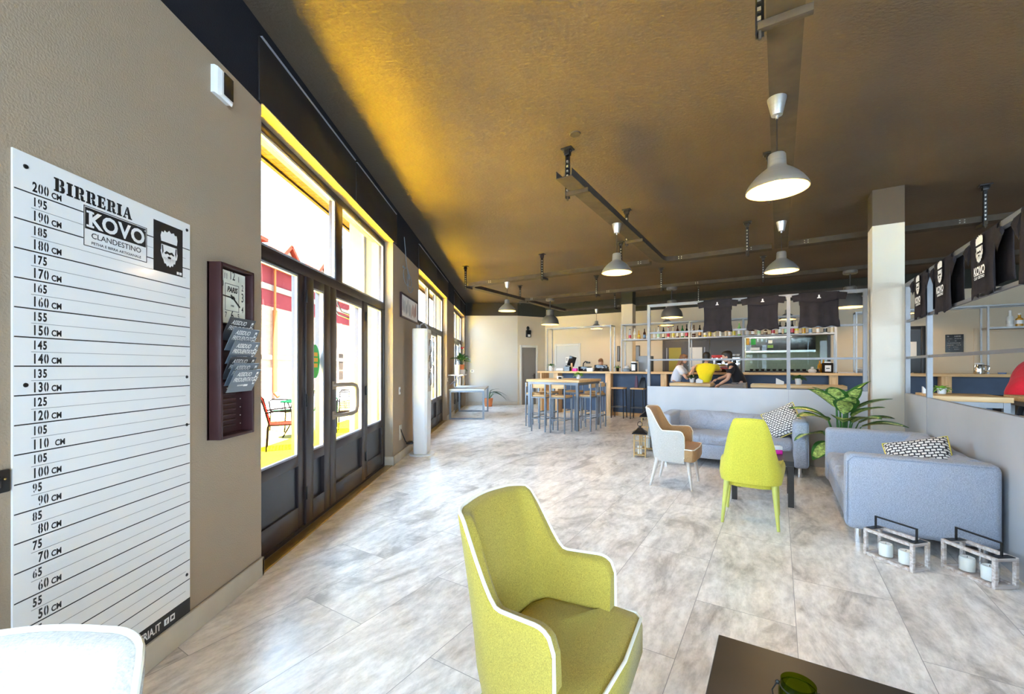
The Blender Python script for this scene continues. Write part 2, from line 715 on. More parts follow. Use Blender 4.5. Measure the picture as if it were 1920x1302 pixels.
M['blackmetal'] = mat('black_metal', (0.018, 0.017, 0.017), 0.4, 0.4, var=0.2)
M['greymetal'] = mat('grey_steel_tube', (0.20, 0.20, 0.21), 0.45, 0.3, var=0.08)
M['rackmetal'] = mat('rack_steel', (0.27, 0.265, 0.26), 0.4, 0.5, var=0.08)
M['stoolmetal'] = mat('stool_steel', (0.22, 0.24, 0.27), 0.4, 0.6, var=0.08)
M['panelgrey'] = mat('partition_board', (0.42, 0.43, 0.45), 0.45, var=0.06, vs=2.5)
M['barblue'] = mat('bar_blue_board', (0.040, 0.068, 0.125), 0.55, var=0.18, vs=3)
M['pine'] = wood('pine_edge', (0.60, 0.36, 0.15), (0.78, 0.53, 0.27), 2.2, 0)
M['pinev'] = wood('pine_post', (0.62, 0.38, 0.17), (0.80, 0.56, 0.30), 2.2, 2)
M['oak'] = wood('stool_wood', (0.50, 0.27, 0.10), (0.68, 0.42, 0.18), 3, 0)
M['whitewood'] = wood('whitewashed_wood', (0.42, 0.33, 0.28), (0.72, 0.66, 0.62), 4, 1, 0.7)
M['lanternwood'] = wood('lantern_wood', (0.42, 0.26, 0.09), (0.62, 0.42, 0.18), 5, 2, 0.6)
M['yellow'] = fabric('yellow_green_weave', (0.375, 0.285, 0.045), 0.34, 700)
M['yellowlight'] = fabric('lemon_weave', (0.55, 0.49, 0.055), 0.16, 330)
M['yleg'] = mat('lemon_lacquer', (0.50, 0.50, 0.10), 0.45)
M['piping'] = mat('cream_piping', (0.80, 0.77, 0.66), 0.6)
M['creamcloth'] = fabric('cream_weave', (0.44, 0.405, 0.36), 0.16, 330)
M['tan'] = fabric('tan_weave', (0.40, 0.235, 0.11), 0.18, 330)
M['creamleg'] = mat('cream_lacquer', (0.55, 0.49, 0.44), 0.5)
M['sofa'] = fabric('blue_grey_sofa_weave', (0.35, 0.38, 0.45), 0.30, 420, 0.3, 0.95)
M['sofaw'] = fabric('blue_grey_sofa_creased', (0.34, 0.36, 0.42), 0.26, 420, 0.3, 0.95, 0.8)
M['cushion'] = cushion_mat()
M['yellowpipe'] = mat('yellow_piping', (0.72, 0.60, 0.12), 0.7)
M['blackwood'] = mat('black_table_foil', (0.022, 0.017, 0.014), 0.34, var=0.1)
M['white'] = mat('white_plastic', (0.80, 0.80, 0.80), 0.35)
M['towerwhite'] = mat('tower_white', (0.74, 0.77, 0.80), 0.3)
M['boardwhite'] = mat('glossy_white_board', (0.80, 0.79, 0.78), 0.16, coat=0.3)
M['ink'] = mat('black_ink', (0.012, 0.012, 0.014), 0.4)
M['paper'] = mat('paper_white', (0.82, 0.82, 0.80), 0.8)
M['hair'] = mat('ink_line_grey', (0.25, 0.25, 0.25), 0.6)
M['clockwood'] = mat('maroon_clock_case', (0.042, 0.012, 0.013), 0.42, var=0.2, vs=6)
M['dial'] = mat('aged_dial', (0.85, 0.80, 0.68), 0.6, var=0.12, vs=9)
M['cardblack'] = mat('card_black', (0.05, 0.05, 0.055), 0.35)
M['cardgrey'] = mat('card_blue_grey', (0.13, 0.155, 0.185), 0.35)
M['cloth'] = mat('black_tshirt_cotton', (0.022, 0.018, 0.020), 0.9, var=0.2, bump=0.25, bs=16, spec=0.2)
M['candle'] = mat('candle_wax', (0.93, 0.90, 0.84), 0.5)
M['warmwhite'] = mat('lamp_inner_white', (0.42, 0.28, 0.11), 0.6, spec=0.1)  # white lining tinted amber, the bulb's warm glow put into its colour
M['bulb'] = mat('bulb_glow', (1, 0.8, 0.5), 0.5, emit=(1.0, 0.72, 0.38), es=10)
M['lampgrey'] = mat('dark_lamp_enamel', (0.10, 0.09, 0.082), 0.45, var=0.06)
M['leaf'] = mat('leaf_green', (0.045, 0.15, 0.03), 0.35, var=0.35, vs=12)
M['leafdark'] = mat('leaf_dark_green', (0.02, 0.07, 0.02), 0.35, var=0.3, vs=12)
M['leafpale'] = mat('leaf_cream_centre', (0.44, 0.52, 0.14), 0.4, var=0.75, vs=34)
M['leaflime'] = mat('leaf_lime', (0.22, 0.42, 0.05), 0.4, var=0.3, vs=20)
M['redflower'] = mat('red_flower', (0.5, 0.03, 0.06), 0.5)
M['terracotta'] = mat('terracotta', (0.62, 0.19, 0.06), 0.7, var=0.15)
M['potwhite'] = mat('white_pot', (0.64, 0.62, 0.60), 0.5)
M['soil'] = mat('soil', (0.03, 0.022, 0.016), 0.95, var=0.4, vs=60)
M['doorwhite'] = mat('grey_white_door', (0.52, 0.53, 0.53), 0.5)
M['doorframe'] = mat('door_frame_white', (0.60, 0.60, 0.58), 0.45)
M['doorgrey'] = mat('dim_door', (0.20, 0.185, 0.17), 0.5)
M['doordark'] = mat('dark_grey_door', (0.075, 0.068, 0.066), 0.45)
M['doorblack'] = mat('black_door', (0.012, 0.012, 0.014), 0.4)
M['doorcream'] = mat('cream_door', (0.60, 0.50, 0.36), 0.5)
M['deck'] = brick_mat('terrace_yellow_tiles', (0.76, 0.53, 0.0015), (0.70, 0.48, 0.0015), (0.5, 0.33, 0.002), 1.6, 0.5, 0.5, 'Z')
M['terracepale'] = mat('sandy_paving', (0.10, 0.072, 0.02), 0.9, spec=0.0, var=0.1)
M['street'] = mat('pale_asphalt', (0.05, 0.05, 0.052), 0.9, spec=0.0, var=0.1, vs=1.5)
M['brickred'] = brick_mat('facing_brick', (0.17, 0.10, 0.068), (0.15, 0.086, 0.056), (0.17, 0.13, 0.10), 3.0, 0.7, 0.22)
M['plasterred'] = mat('red_plaster', (0.065, 0.013, 0.014), 0.9, spec=0.0, var=0.12, vs=0.8)
M['plasterpale'] = mat('pale_plaster', (0.10, 0.078, 0.064), 0.9, spec=0.0, var=0.08)
M['rooftile'] = mat('red_roof_tiles', (0.07, 0.012, 0.008), 0.8, spec=0.0, var=0.2, vs=4)
M['shutterdark'] = mat('house_shutter', (0.022, 0.017, 0.014), 0.9, spec=0.0)
M['eave'] = brick_mat('eave_boards', (0.085, 0.06, 0.045), (0.065, 0.045, 0.03), (0.04, 0.028, 0.02), 2.0, 1.2, 0.2, 'Z')
M['redcord'] = mat('red_cord_weave', (0.055, 0.0028, 0.0018), 0.8, bump=0.5, bs=90, spec=0.0)
M['greenmetal'] = mat('green_enamel', (0.0008, 0.006, 0.003), 0.9, spec=0.0)
M['darkmetal'] = mat('dark_chair_tube', (0.0009, 0.0006, 0.0005), 0.9, spec=0.0)
M['orangepipe'] = mat('orange_pipe', (0.15, 0.05, 0.018), 0.9, spec=0.0)
M['skin'] = mat('skin', (0.62, 0.36, 0.25), 0.55, var=0.06)
M['hairbrown'] = mat('brown_hair', (0.16, 0.075, 0.035), 0.5, var=0.3, vs=40, stretch=(1, 1, 0.1))
M['hairblack'] = mat('black_hair', (0.015, 0.012, 0.011), 0.5, var=0.3, vs=40)
M['shirtyellow'] = fabric('yellow_tshirt', (0.80, 0.66, 0.02), 0.06, 300, 0.1, 0.9, 0.25)
M['shirtwhite'] = fabric('white_tshirt', (0.75, 0.76, 0.82), 0.05, 300, 0.1, 0.9, 0.25)
M['shirtblack'] = fabric('black_tshirt', (0.02, 0.018, 0.02), 0.1, 300, 0.1, 0.9, 0.25)
M['shirtred'] = fabric('red_tshirt', (0.70, 0.02, 0.035), 0.08, 300, 0.1, 0.9, 0.3)
M['denim'] = fabric('blue_denim', (0.16, 0.22, 0.36), 0.2, 300, 0.1)
M['trousergrey'] = fabric('grey_trousers', (0.30, 0.27, 0.25), 0.2, 300, 0.1, 0.9, 0.3)
M['trouserdark'] = fabric('dark_trousers', (0.02, 0.02, 0.025), 0.2, 300, 0.1)
M['shoe'] = mat('dark_shoe', (0.03, 0.03, 0.03), 0.5)
M['kitchentile'] = brick_mat('kitchen_green_tiles', (0.55, 0.60, 0.50), (0.52, 0.57, 0.47), (0.36, 0.40, 0.33), 5, 0.5, 0.5, 'Y')
M['steel'] = mat('kitchen_steel', (0.5, 0.52, 0.53), 0.3, 0.9)
M['blackgloss'] = mat('black_gloss', (0.012, 0.012, 0.014), 0.15)
M['red'] = mat('red_enamel', (0.65, 0.03, 0.02), 0.35)
M['ochre'] = mat('ochre_door_panel', (0.33, 0.29, 0.03), 0.5)
M['magenta'] = mat('magenta_plastic', (0.75, 0.02, 0.35), 0.4)
M['greybox'] = mat('grey_box', (0.22, 0.25, 0.28), 0.5)
M['purple'] = mat('plum_leather', (0.09, 0.03, 0.07), 0.5)
M['strip'] = mat('fluorescent_tube', (1, 1, 1), 0.5, emit=(0.95, 1.0, 0.96), es=220)
M['greensign'] = mat('green_sticker', (0.02, 0.42, 0.06), 0.5)
M['amber'] = mat('amber_sticker', (0.85, 0.45, 0.04), 0.5)
M['brownpic'] = mat('brown_blot', (0.35, 0.16, 0.10), 0.7)


# ------------------------------------------------------------------ flat lettering
def glyphs(mb, items, z0=0.0, z1=0.0008, mi=0):
    """items: (string, x, y, size, boldness, align, condense, shear)"""
    for it in items:
        s, x, y, size, bold, align, sxx, sh = (list(it) + [0.0, 'LEFT', 1.0, 0.0][len(it) - 4:])[:8]
        cu = bpy.data.curves.new('lettering', 'FONT')
        cu.body = s
        cu.size = size
        cu.offset = bold
        cu.align_x = align
        cu.shear = sh
        cu.resolution_u = 3
        ob = bpy.data.objects.new('lettering', cu)
        me = bpy.data.meshes.new_from_object(ob)
        # outline offsets can throw single points far away: keep only the faces of the letters themselves
        ok = {v.index for v in me.vertices if -.6 * size < v.co.y < 1.4 * size and abs(v.co.x) < size * (1 + len(s))}
        fs = [tuple(p.vertices) for p in me.polygons if all(i in ok for i in p.vertices)]
        used = sorted({i for f in fs for i in f})
        ix = {k: i for i, k in enumerate(used)}
        vs = [(x + me.vertices[k].co.x * sxx, y + me.vertices[k].co.y, z1) for k in used]
        mb.add(vs, [tuple(ix[i] for i in f) for f in fs], mi)
        bpy.data.objects.remove(ob)
        bpy.data.meshes.remove(me)
        bpy.data.curves.remove(cu)
    return mb


SLAB = {
    'I': (0.52, [[(0, 0), (.52, 0), (.52, .13), (0, .13)], [(0, .87), (.52, .87), (.52, 1), (0, 1)], [(.1, .13), (.42, .13), (.42, .87), (.1, .87)]]),
    'E': (0.80, [[(0, 0), (.78, 0), (.78, .33), (.68, .33), (.62, .13), (0, .13)], [(0, .87), (.62, .87), (.66, .70), (.76, .70), (.76, 1), (0, 1)],
                 [(.1, .13), (.40, .13), (.40, .87), (.1, .87)], [(.44, .43), (.56, .43), (.56, .33), (.64, .33), (.64, .67), (.56, .67), (.56, .57), (.44, .57)]]),
    'R': (0.90, [[(0, 0), (.48, 0), (.48, .12), (0, .12)], [(.1, .12), (.38, .12), (.38, .88), (.1, .88)], [(0, .88), (.40, .88), (.40, 1), (0, 1)],
                 [(.43, .86), (.55, .86), (.55, .58), (.43, .58), (.43, .46), (.66, .46), (.80, .56), (.84, .74), (.80, .90), (.66, 1), (.43, 1)],
                 [(.50, .44), (.66, .44), (.78, .36), (.80, .14), (.92, .14), (.92, .04), (.84, 0), (.62, 0), (.54, .08), (.54, .30)]]),
    'B': (0.88, [[(0, 0), (.40, 0), (.40, .12), (0, .12)], [(.1, .12), (.38, .12), (.38, .88), (.1, .88)], [(0, .88), (.40, .88), (.40, 1), (0, 1)],
                 [(.43, .88), (.54, .86), (.54, .60), (.43, .58), (.43, .53), (.66, .53), (.78, .60), (.80, .76), (.76, .92), (.62, 1), (.43, 1)],
                 [(.43, .12), (.56, .14), (.56, .42), (.43, .43), (.43, .51), (.68, .51), (.82, .42), (.86, .26), (.80, .08), (.66, 0), (.43, 0)]]),
    'A': (0.96, [[(0, 0), (.34, 0), (.34, .12), (0, .12)], [(.10, .12), (.22, .12), (.28, .30), (.50, .30), (.50, .42), (.32, .42), (.42, .72), (.36, .92)],
                 [(.54, 0), (.98, 0), (.98, .12), (.54, .12)], [(.56, .12), (.88, .12), (.58, 1), (.38, 1), (.40, .92)]]),
}


def slab_word(mb, word, x, y, h, wscale=1.0, z=0.0008, gap=0.08, mi=0):
    for ch in word:
        w, polys = SLAB[ch]
        for p in polys:
            mb.add([(x + a * h * wscale, y + b * h, z) for a, b in p], [tuple(range(len(p)))], mi)
        x += (w + gap) * h * wscale
    return x


def digits(mb, slit, s, x, y, h, z=0.0008):
    """bold condensed stencil figures, a slit down the round ones"""
    for ch in s:
        glyphs(mb, [(ch, x, y, h * 1.38, 0.0010 + h * 0.016, 'CENTER', 0.66)], 0, z)
        if ch in '0689' and slit is not None:
            slit.box(x - h * 0.035, x + h * 0.035, y - 0.002, y + h * 1.03, z, z + 0.0003, mi=1)
        x += h * 0.545
    return x


def beard_face(wb, kb, cx, cy, w, h, z=0.001):
    """bearded head with a bar over the eyes: white shapes into wb, black details into kb"""
    def P(poly, mb, zz):
        mb.add([(cx + a * w / 2, cy + b * h, zz) for a, b in poly], [tuple(range(len(poly)))])
    P([(-.86, .66), (-.92, .80), (-.80, .92), (-.60, .90), (-.50, .97), (-.25, .93), (0, 1.0), (.2, .94), (.5, .98), (.6, .92), (.82, .93), (.9, .80), (.84, .66)], wb, z)
    P([(-.84, .58), (.84, .58), (.86, .44), (.92, .40), (.84, .26), (.72, .24), (.62, .12), (.50, .14), (.38, .04), (.26, .07), (.08, 0), (-.08, .05), (-.24, .01),
       (-.36, .08), (-.52, .08), (-.64, .18), (-.78, .24), (-.92, .40), (-.86, .44)], wb, z)
    P([(-.55, .36), (-.30, .43), (0, .40), (.30, .43), (.55, .36), (.42, .33), (.2, .36), (0, .33), (-.2, .36), (-.42, .33)], kb, z + .0006)
    P([(-.22, .27), (0, .30), (.22, .27), (.1, .23), (-.1, .23)], kb, z + .0006)
    for k in range(9):
        a = -.62 + k * .155
        b = .06 + .12 * abs(a)
        P([(a, .24), (a + .045, .25), (a * .9 + .03, b + .02)], kb, z + .0006)
    P([(-.80, .56), (-.68, .56), (-.62, .40), (-.74, .30)], kb, z + .0006)
    P([(.80, .56), (.68, .56), (.62, .40), (.74, .30)], kb, z + .0006)


# ================================================================== THE SETTING
XL = -1.675                       # inner face of the window wall
HC = 3.68                         # ceiling height
HW = 3.145                        # window head
WINS = [(2.85, 6.00), (7.66, 10.98), (12.30, 15.00)]
WBEHIND = (-1.96, 1.19)
YB = 15.35                        # end wall
C1 = Vector((0.20, 15.35, 0))
C2 = Vector((1.23, 15.86, 0))
BV = 14.1                         # bar back wall
UR = 7.0

m = MB().box(-1.975, 14.6, -4.3, 17.5, -0.12, 0)
struct('floor', m, M['floor'], 'grey and beige worn concrete-look plank floor of the bar', 'floor')
m = MB().box(-1.975, 14.6, -4.3, 17.5, HC, HC + 0.15)
struct('ceiling', m, M['ceiling'], 'dark brown rough stucco ceiling', 'ceiling')

m = MB()
ys = [-4.3]
for a, b in [WBEHIND] + WINS:
    ys += [a, b]
ys.append(15.8)
for i in range(0, len(ys), 2):
    m.box(-1.975, XL, ys[i], ys[i + 1], 0, HW)
m.box(-1.975, XL, -4.3, 15.8, HW, HC)
struct('wall_left', m, M['wall_left'], 'taupe plaster wall with dark upper band, pierced by the tall street windows', 'wall')

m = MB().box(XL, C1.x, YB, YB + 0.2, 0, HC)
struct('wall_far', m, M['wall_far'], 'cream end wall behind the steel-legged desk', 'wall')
d = (C2 - C1)
Ld = d.length
angC = math.atan2(d.y, d.x)
m = MB().box(0, Ld, 0, 0.2, 0, HC)
struct('wall_inner', m, M['wall_back'], 'short shaded wall with the narrow door beside the end wall', 'wall', C1, (0, 0, angC))

# back wall along the bar, with the opening to the kitchen
KU0, KU1, KZ0, KZ1 = -0.83, 1.11, 1.27, 2.26
uc2 = C2.x * CA - C2.y * SA
m = MB()
m.box(uc2 - 0.1, KU0, BV, BV + 0.15, 0, HC)
m.box(KU1, UR + 0.2, BV, BV + 0.15, 0, HC)
m.box(KU0, KU1, BV, BV + 0.15, 0, KZ0)
m.box(KU0, KU1, BV, BV + 0.15, KZ1, HC)
struct('wall_back', m, M['wall_back'], 'cream wall behind the bar with dark upper band', 'wall', (0, 0, 0), (0, 0, RZ))
# wall on the far side of the bar room and the one behind the camera, both glazed
m = MB()
m.box(UR, UR + 0.2, -0.5, BV + 0.15, 0, HC)
struct('wall_right', m, M['wall_back'], 'cream side wall of the bar room', 'wall', (0, 0, 0), (0, 0, RZ))
m = MB()
m.box(-1.975, -0.9, -4.2, -4.0, 0, HC)
m.box(4.9, 6.4, -4.2, -4.0, 0, HC)
m.box(-0.9, 4.9, -4.2, -4.0, 0, 0.5)
m.box(-0.9, 4.9, -4.2, -4.0, 3.0, HC)
struct('wall_front', m, M['wall_back'], 'cream wall with wide shop window facing the bar', 'wall')

# columns
m = MB().box(0, 0.315, 0, 0.33, 0, HC)
struct('column_1', m, M['column'], 'square pale column with dark top at the corner of both grey partitions', 'column', W(1.03, 7.165), (0, 0, RZ))
m = MB().box(0, 0.33, 0, 0.33, 0, HC)
struct('column_2', m, M['wall_back'], 'square cream column standing in the bar counter', 'column', W(-3.93, 12.36), (0, 0, RZ))

# skirting
def skirting(segs, name, label, rz=0):
    m = MB()
    for x0, x1, y0, y1 in segs:
        m.box(x0, x1, y0, y1, 0, 0.13, 0.012, 2)
    o = struct(name, m, M['base'], label, 'baseboard', (0, 0, 0), (0, 0, rz), 40)
    return o


skirting([(XL, XL + .02, 1.20, 2.86), (XL - .13, XL + .02, 2.82, 2.86)], 'baseboard_left', 'beige skirting board under the height chart')
skirting([(XL, XL + .02, 5.98, 7.68), (XL - .13, XL + .02, 5.98, 6.02), (XL, XL + .02, 10.96, 12.32)], 'baseboard_middle', 'beige skirting board around the piers between windows')
skirting([(XL, C1.x, YB - .02, YB)], 'baseboard_far', 'pale skirting board along the end wall')

# roof eave outside
m = MB().box(-2.76, -1.975, -5, 18, 3.73, 3.90).box(-2.81, -2.76, -5, 18, 3.70, 3.92)
struct('trim_1', m, M['eave'], 'boarded roof eave seen through the upper panes', 'eave')
m = MB().box(-1.975, 14.7, -4.4, 17.6, HC + .151, HC + .42)
struct('roof', m, M['outer_wall'], 'flat roof over the bar', 'roof')


def window(n, y0, y1, label, bays, ups, handle=False, detail=True):
    """brown metal shop window: transom, upper panes, lower bays with a solid foot panel"""
    w = thing('window_%d' % n, label, 'window', (-1.82, y0, 0), 0, None, 'structure')
    L = y1 - y0
    xf = 0.035
    f = MB()
    f.box(-xf, xf, 0, L, HW - .065, HW, .004)              # head
    f.box(-xf, xf, 0, L, 2.18, 2.27, .004)                 # transom
    f.box(-xf, xf, 0, .06, .03, HW - .065, .004)
    f.box(-xf, xf, L - .06, L, .03, HW - .065, .004)
    f.box(-xf, xf, 0, L, 0.0, .03)
    edges = [.06] + [k - y0 for k in ups[0]] + [L - .06]
    for i in range(1, len(edges) - 1, 2):
        f.box(-xf, xf, edges[i], edges[i + 1], 2.27, HW - .065, .004)
    f.build('frame', M['win'], w)
    for i in range(0, len(edges), 2):
        g = MB().box(-.004, .004, edges[i] + .001, edges[i + 1] - .001, 2.272, HW - .067)
        g.build('pane', M['glass'], w, smooth=0)
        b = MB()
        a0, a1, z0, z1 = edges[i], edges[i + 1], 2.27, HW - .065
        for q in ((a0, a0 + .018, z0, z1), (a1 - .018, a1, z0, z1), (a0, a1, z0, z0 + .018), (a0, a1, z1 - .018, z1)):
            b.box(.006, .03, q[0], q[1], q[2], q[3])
        b.build('bead', M['bead'], w, smooth=0)  # pale strips put daylight on the frame's inner edges into colour
    for (a, b_, ga, gb, door) in bays:
        a, b_, ga, gb = a - y0, b_ - y0, ga - y0, gb - y0
        zt = 2.10 if door else 2.165
        lf = MB()
        x1 = .045 if door else .03
        lf.box(-x1, x1, a + .003, ga, .035, 2.178, .004)
        lf.box(-x1, x1, gb, b_ - .003, .035, 2.178, .004)
        lf.box(-x1, x1, ga, gb, zt, 2.178, .003)
        lf.box(-x1, x1, ga, gb, .56, .645, .003)
        lf.box(-x1, x1, ga, gb, .035, .215, .003)
        lo = lf.build('door_leaf' if door else 'sash', M['win'], w)
        MB().box(-.012, .012, ga, gb, .215, .56).build('foot_panel', M['winpanel'], lo, smooth=0)
        MB().box(-.004, .004, ga + .001, gb - .001, .646, zt - .001).build('glass_pane', M['glass'], lo, smooth=0)
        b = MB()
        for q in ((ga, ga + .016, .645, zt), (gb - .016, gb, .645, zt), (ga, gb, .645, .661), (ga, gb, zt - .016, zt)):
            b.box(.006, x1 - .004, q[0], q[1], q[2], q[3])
        b.build('glazing_bead', M['bead'], lo, smooth=0)  # lower panes: daylight on the inner edges painted as pale strips
        if door:
            h = MB()
            for z in (.25, 1.05, 1.95):
                h.box(x1 - .002, x1 + .012, b_ - .012 if handle and door == 2 else a - .006, (b_ + .006) if handle and door == 2 else a + .012, z, z + .11, .003)
            h.build('hinge', M['blackmetal'], lo)
            if door == 2 and handle:
                hb = MB()
                ya = a + .07
                p = [(.045, ya, 1.21), (.11, ya + .03, 1.215), (.17, ya + .16, 1.215), (.19, ya + .21, 1.20), (.195, ya + .235, 1.16), (.195, ya + .235, .98),
                     (.19, ya + .21, .93), (.17, ya + .16, .915), (.11, ya + .03, .91), (.045, ya, .91)]
                hb.tube(p, .020, 10)
                hb.box(.04, .055, ya - .025, ya + .025, 1.17, 1.25, .004).box(.04, .055, ya - .025, ya + .025, .87, .95, .004)
                hb.build('pull_handle', M['tanhandle'], lo)
    MB().box(.05, .145, .01, L - .01, .0, .012, .003).build('threshold', M['brass'], w)
    return w


BAYS1 = [(2.88, 3.68, 2.96, 3.577, 0), (3.68, 4.17, 3.817, 4.037, 1), (4.17, 5.18, 4.308, 5.056, 2), (5.18, 5.96, 5.287, 5.847, 0)]
UPS1 = [[4.32, 4.49]]
window(1, 2.85, 6.0, 'brown framed street window with double glass doors beside the clock', BAYS1, UPS1, True)


def remap(bays, a0, a1, b0, b1):
    k = (b1 - b0) / (a1 - a0)
    return [tuple(b0 + (q - a0) * k for q in t[:4]) + (t[4],) for t in bays]


window(2, 7.66, 10.98, 'brown framed street window behind the white tower heater', remap(BAYS1, 2.85, 6.0, 7.66, 10.98), [[9.1, 9.22, 10.0, 10.06]])
window(3, 12.30, 15.0, 'brown framed street window next to the plant shelf', remap(BAYS1, 2.85, 6.0, 12.3, 15.0), [[13.6, 13.74]])
window(4, -1.96, 1.19, 'brown framed street window before the height chart', remap(BAYS1, 2.85, 6.0, -1.96, 1.19), [[-.45, -.3]])
# sticker on the narrow door glass
s = MB()
s.prism([(.155 * math.cos(t * PI / 16) * .62, .155 * math.sin(t * PI / 16)) for t in range(32)], 0, .001)
st = s.build('door_sticker', M['greensign'], None, (-1.813, 3.925, 1.445), (R(90), 0, R(90)), 0)
tag(st, 'oval green and amber sticker on the narrow door glass', 'sticker')
a = MB()
for k, wdt in ((.062, .05), (.012, .055), (-.04, .05)):
    a.box(-wdt, wdt, k - .016, k + .02, .0012, .002)
a.build('sticker_lettering', M['amber'], st, smooth=0)
# shop windows out of the picture that let the daylight in
def plain_window(n, label, loc, rz, L, z0, z1, bars):
    w = thing('window_%d' % n, label, 'window', loc, rz, None, 'structure')
    f = MB()
    f.box(0, L, -.03, .03, z0, z0 + .06).box(0, L, -.03, .03, z1 - .06, z1)
    for k in range(bars + 1):
        x = min(max(L * k / bars, .03), L - .03)
        f.box(x - .03, x + .03, -.03, .03, z0, z1)
    f.build('frame', M['win'], w)
    for k in range(bars):
        MB().box(L * k / bars + .03, L * (k + 1) / bars - .03, -.003, .003, z0 + .06, z1 - .06).build('pane', M['glass'], w, smooth=0)


plain_window(5, 'wide shop window behind the camera', (-.9, -4.1, 0), 0, 5.8, .5, 3.0, 4)
for a, b in [WBEHIND] + WINS:
    portal((-1.93, (a + b) / 2, 1.7), (0, R(-90), 0), 2.9, b - a)
portal((2.0, -4.15, 1.75), (R(90), 0, 0), 5.8, 2.5)

# roller shutter covers over the windows
for i, (a, b) in enumerate(WINS):
    t = thing('trim_%d' % (i + 2), ['dark brown shutter cover panels over the double glass doors', 'dark brown shutter cover panels over the window behind the tower heater',
                                    'dark brown shutter cover panels over the window next to the plant shelf'][i], 'shutter cover', (XL, a - .04, 0), 0, None, 'structure')
    L = b - a + .2
    q = L * .52
    for y0, y1 in ((0, q - .006), (q + .006, L)):
        MB().box(0.0, .014, y0, y1, HW + .012, HC - .10, .004).build('cover_panel', M['shutter'], t)
        MB().box(0.0, .020, y0 + .02, y1 - .02, HC - .098, HC - .088).build('cover_rail', M['bead'], t, smooth=0)
    MB().box(-.13, .012, 0.04, L - .16, HW + .001, HW + .01).build('soffit_strip', M['pine'], t, smooth=0)  # orange strip puts the terrace glow under the window head into colour

# ------------------------------------------------------------------ doors, kitchen, pictures on the far walls
def door(n, label, loc, rz, w, h, leaf, frame, hinge_right=False, handle=True):
    d = thing('door_%d' % n, label, 'door', loc, rz, None, 'structure')
    f = MB()
    f.box(-.08, 0, -.03, 0, 0, h + .08, .006).box(w, w + .08, -.03, 0, 0, h + .08, .006).box(0, w, -.03, 0, h, h + .08, .006)
    f.build('door_frame', frame, d)
    l = MB().box(.004, w - .004, -.012, 0, .005, h - .004).build('door_leaf', leaf, d, smooth=0)
    if handle:
        x = .07 if hinge_right else w - .07
        b = MB().box(x - .02, x + .02, -.018, -.012, .93, 1.13, .003).cyl((x, -.012, 1.05), (x, -.06, 1.05), .009, n=8)
        b.bar((x, -.058, 1.05), (x + (.11 if hinge_right else -.11), -.058, 1.05), .016)
        b.build('door_handle', M['blackmetal'], l)
    return d, l


def onC(t, off=0):
    return C1 + d.normalized() * t + Vector((d.y, -d.x, 0)).normalized() * off


d = C2 - C1
pC = onC(.17)
door(1, 'narrow dim grey door in the shaded corner wall', pC, angC, .58, 2.08, M['doorgrey'], M['doorframe'])
# emergency lamp over it
el = thing('emergency_light', 'small black emergency lamp box above the narrow door', 'lamp', onC(.42, .002) + Vector((0, 0, 2.45)), angC)
MB().box(-.09, .09, -.09, 0, 0, .26, .015).build('housing', M['blackmetal'], el)
MB().box(-.05, .05, -.094, -.089, .02, .10).build('lens', M['white'], el, smooth=0)
MB().ball((-.02, -.04, .33), (.06, .04, .07), 10, 8).build('sounder', M['blackmetal'], el)

dw, lf = door(2, 'grey-white door with a paper notice behind the till', W(-6.88, BV - .001), RZ, .86, 2.13, M['doorwhite'], M['doorframe'], False, False)
nb = MB().box(.36, .72, -.016, -.0125, 1.52, 1.73)
nt_ = nb.build('door_notice', M['paper'], None, W(-6.88, BV - .001), (0, 0, RZ), 0)
tag(nt_, 'white paper notice taped on the grey-white door', 'notice')
MB().box(.385, .40, -.018, -.0165, 1.59, 1.69).box(.42, .435, -.018, -.0165, 1.59, 1.69).box(.385, .435, -.018, -.0165, 1.68, 1.69).build('notice_print', M['ink'], nt_, smooth=0)


def uv_px(px, v):
    t = (px - 960) / 800
    return v * (CA * t - SA) / (CA + SA * t)


# dark double door
dd = thing('door_3', 'dark grey double door with small panes behind the girl', 'door', W(uv_px(1243, BV), BV - .001), RZ, None, 'structure')
wd = uv_px(1330, BV) - uv_px(1243, BV)
MB().box(0, .07, -.05, 0, 0, 2.27).box(wd - .07, wd, -.05, 0, 0, 2.27).box(.07, wd - .07, -.05, 0, 2.18, 2.27).build('door_frame', M['doordark'], dd, smooth=0)
for k in (0, 1):
    x0 = .07 + k * (wd - .14) / 2
    x1 = x0 + (wd - .14) / 2 - .004
    l = MB().box(x0, x1, -.03, 0, 0, 2.175).build('door_leaf', M['doordark'], dd, smooth=0)
    MB().box(x0 + .12, x1 - .12, -.035, -.031, 1.25, 1.98).build('door_pane', M['ochre'] if k == 0 else M['paper'], l, smooth=0)
    MB().box(x0 + .04 if k == 0 else x1 - .07, x0 + .07 if k == 0 else x1 - .04, -.045, -.031, 1.6, 1.98).build('door_handle', M['bead'], l, smooth=0)
# dark wall board between the doors and the kitchen hatch
x0, x1 = uv_px(1332, BV), KU0 - .07
tag(MB().box(x0, x1, BV - .03, BV - .001, 1.0, 2.26).build('wall_board', M['doordark'], None, (0, 0, 0), (0, 0, RZ), 0), 'plain dark board on the wall between double door and kitchen hatch', 'board')

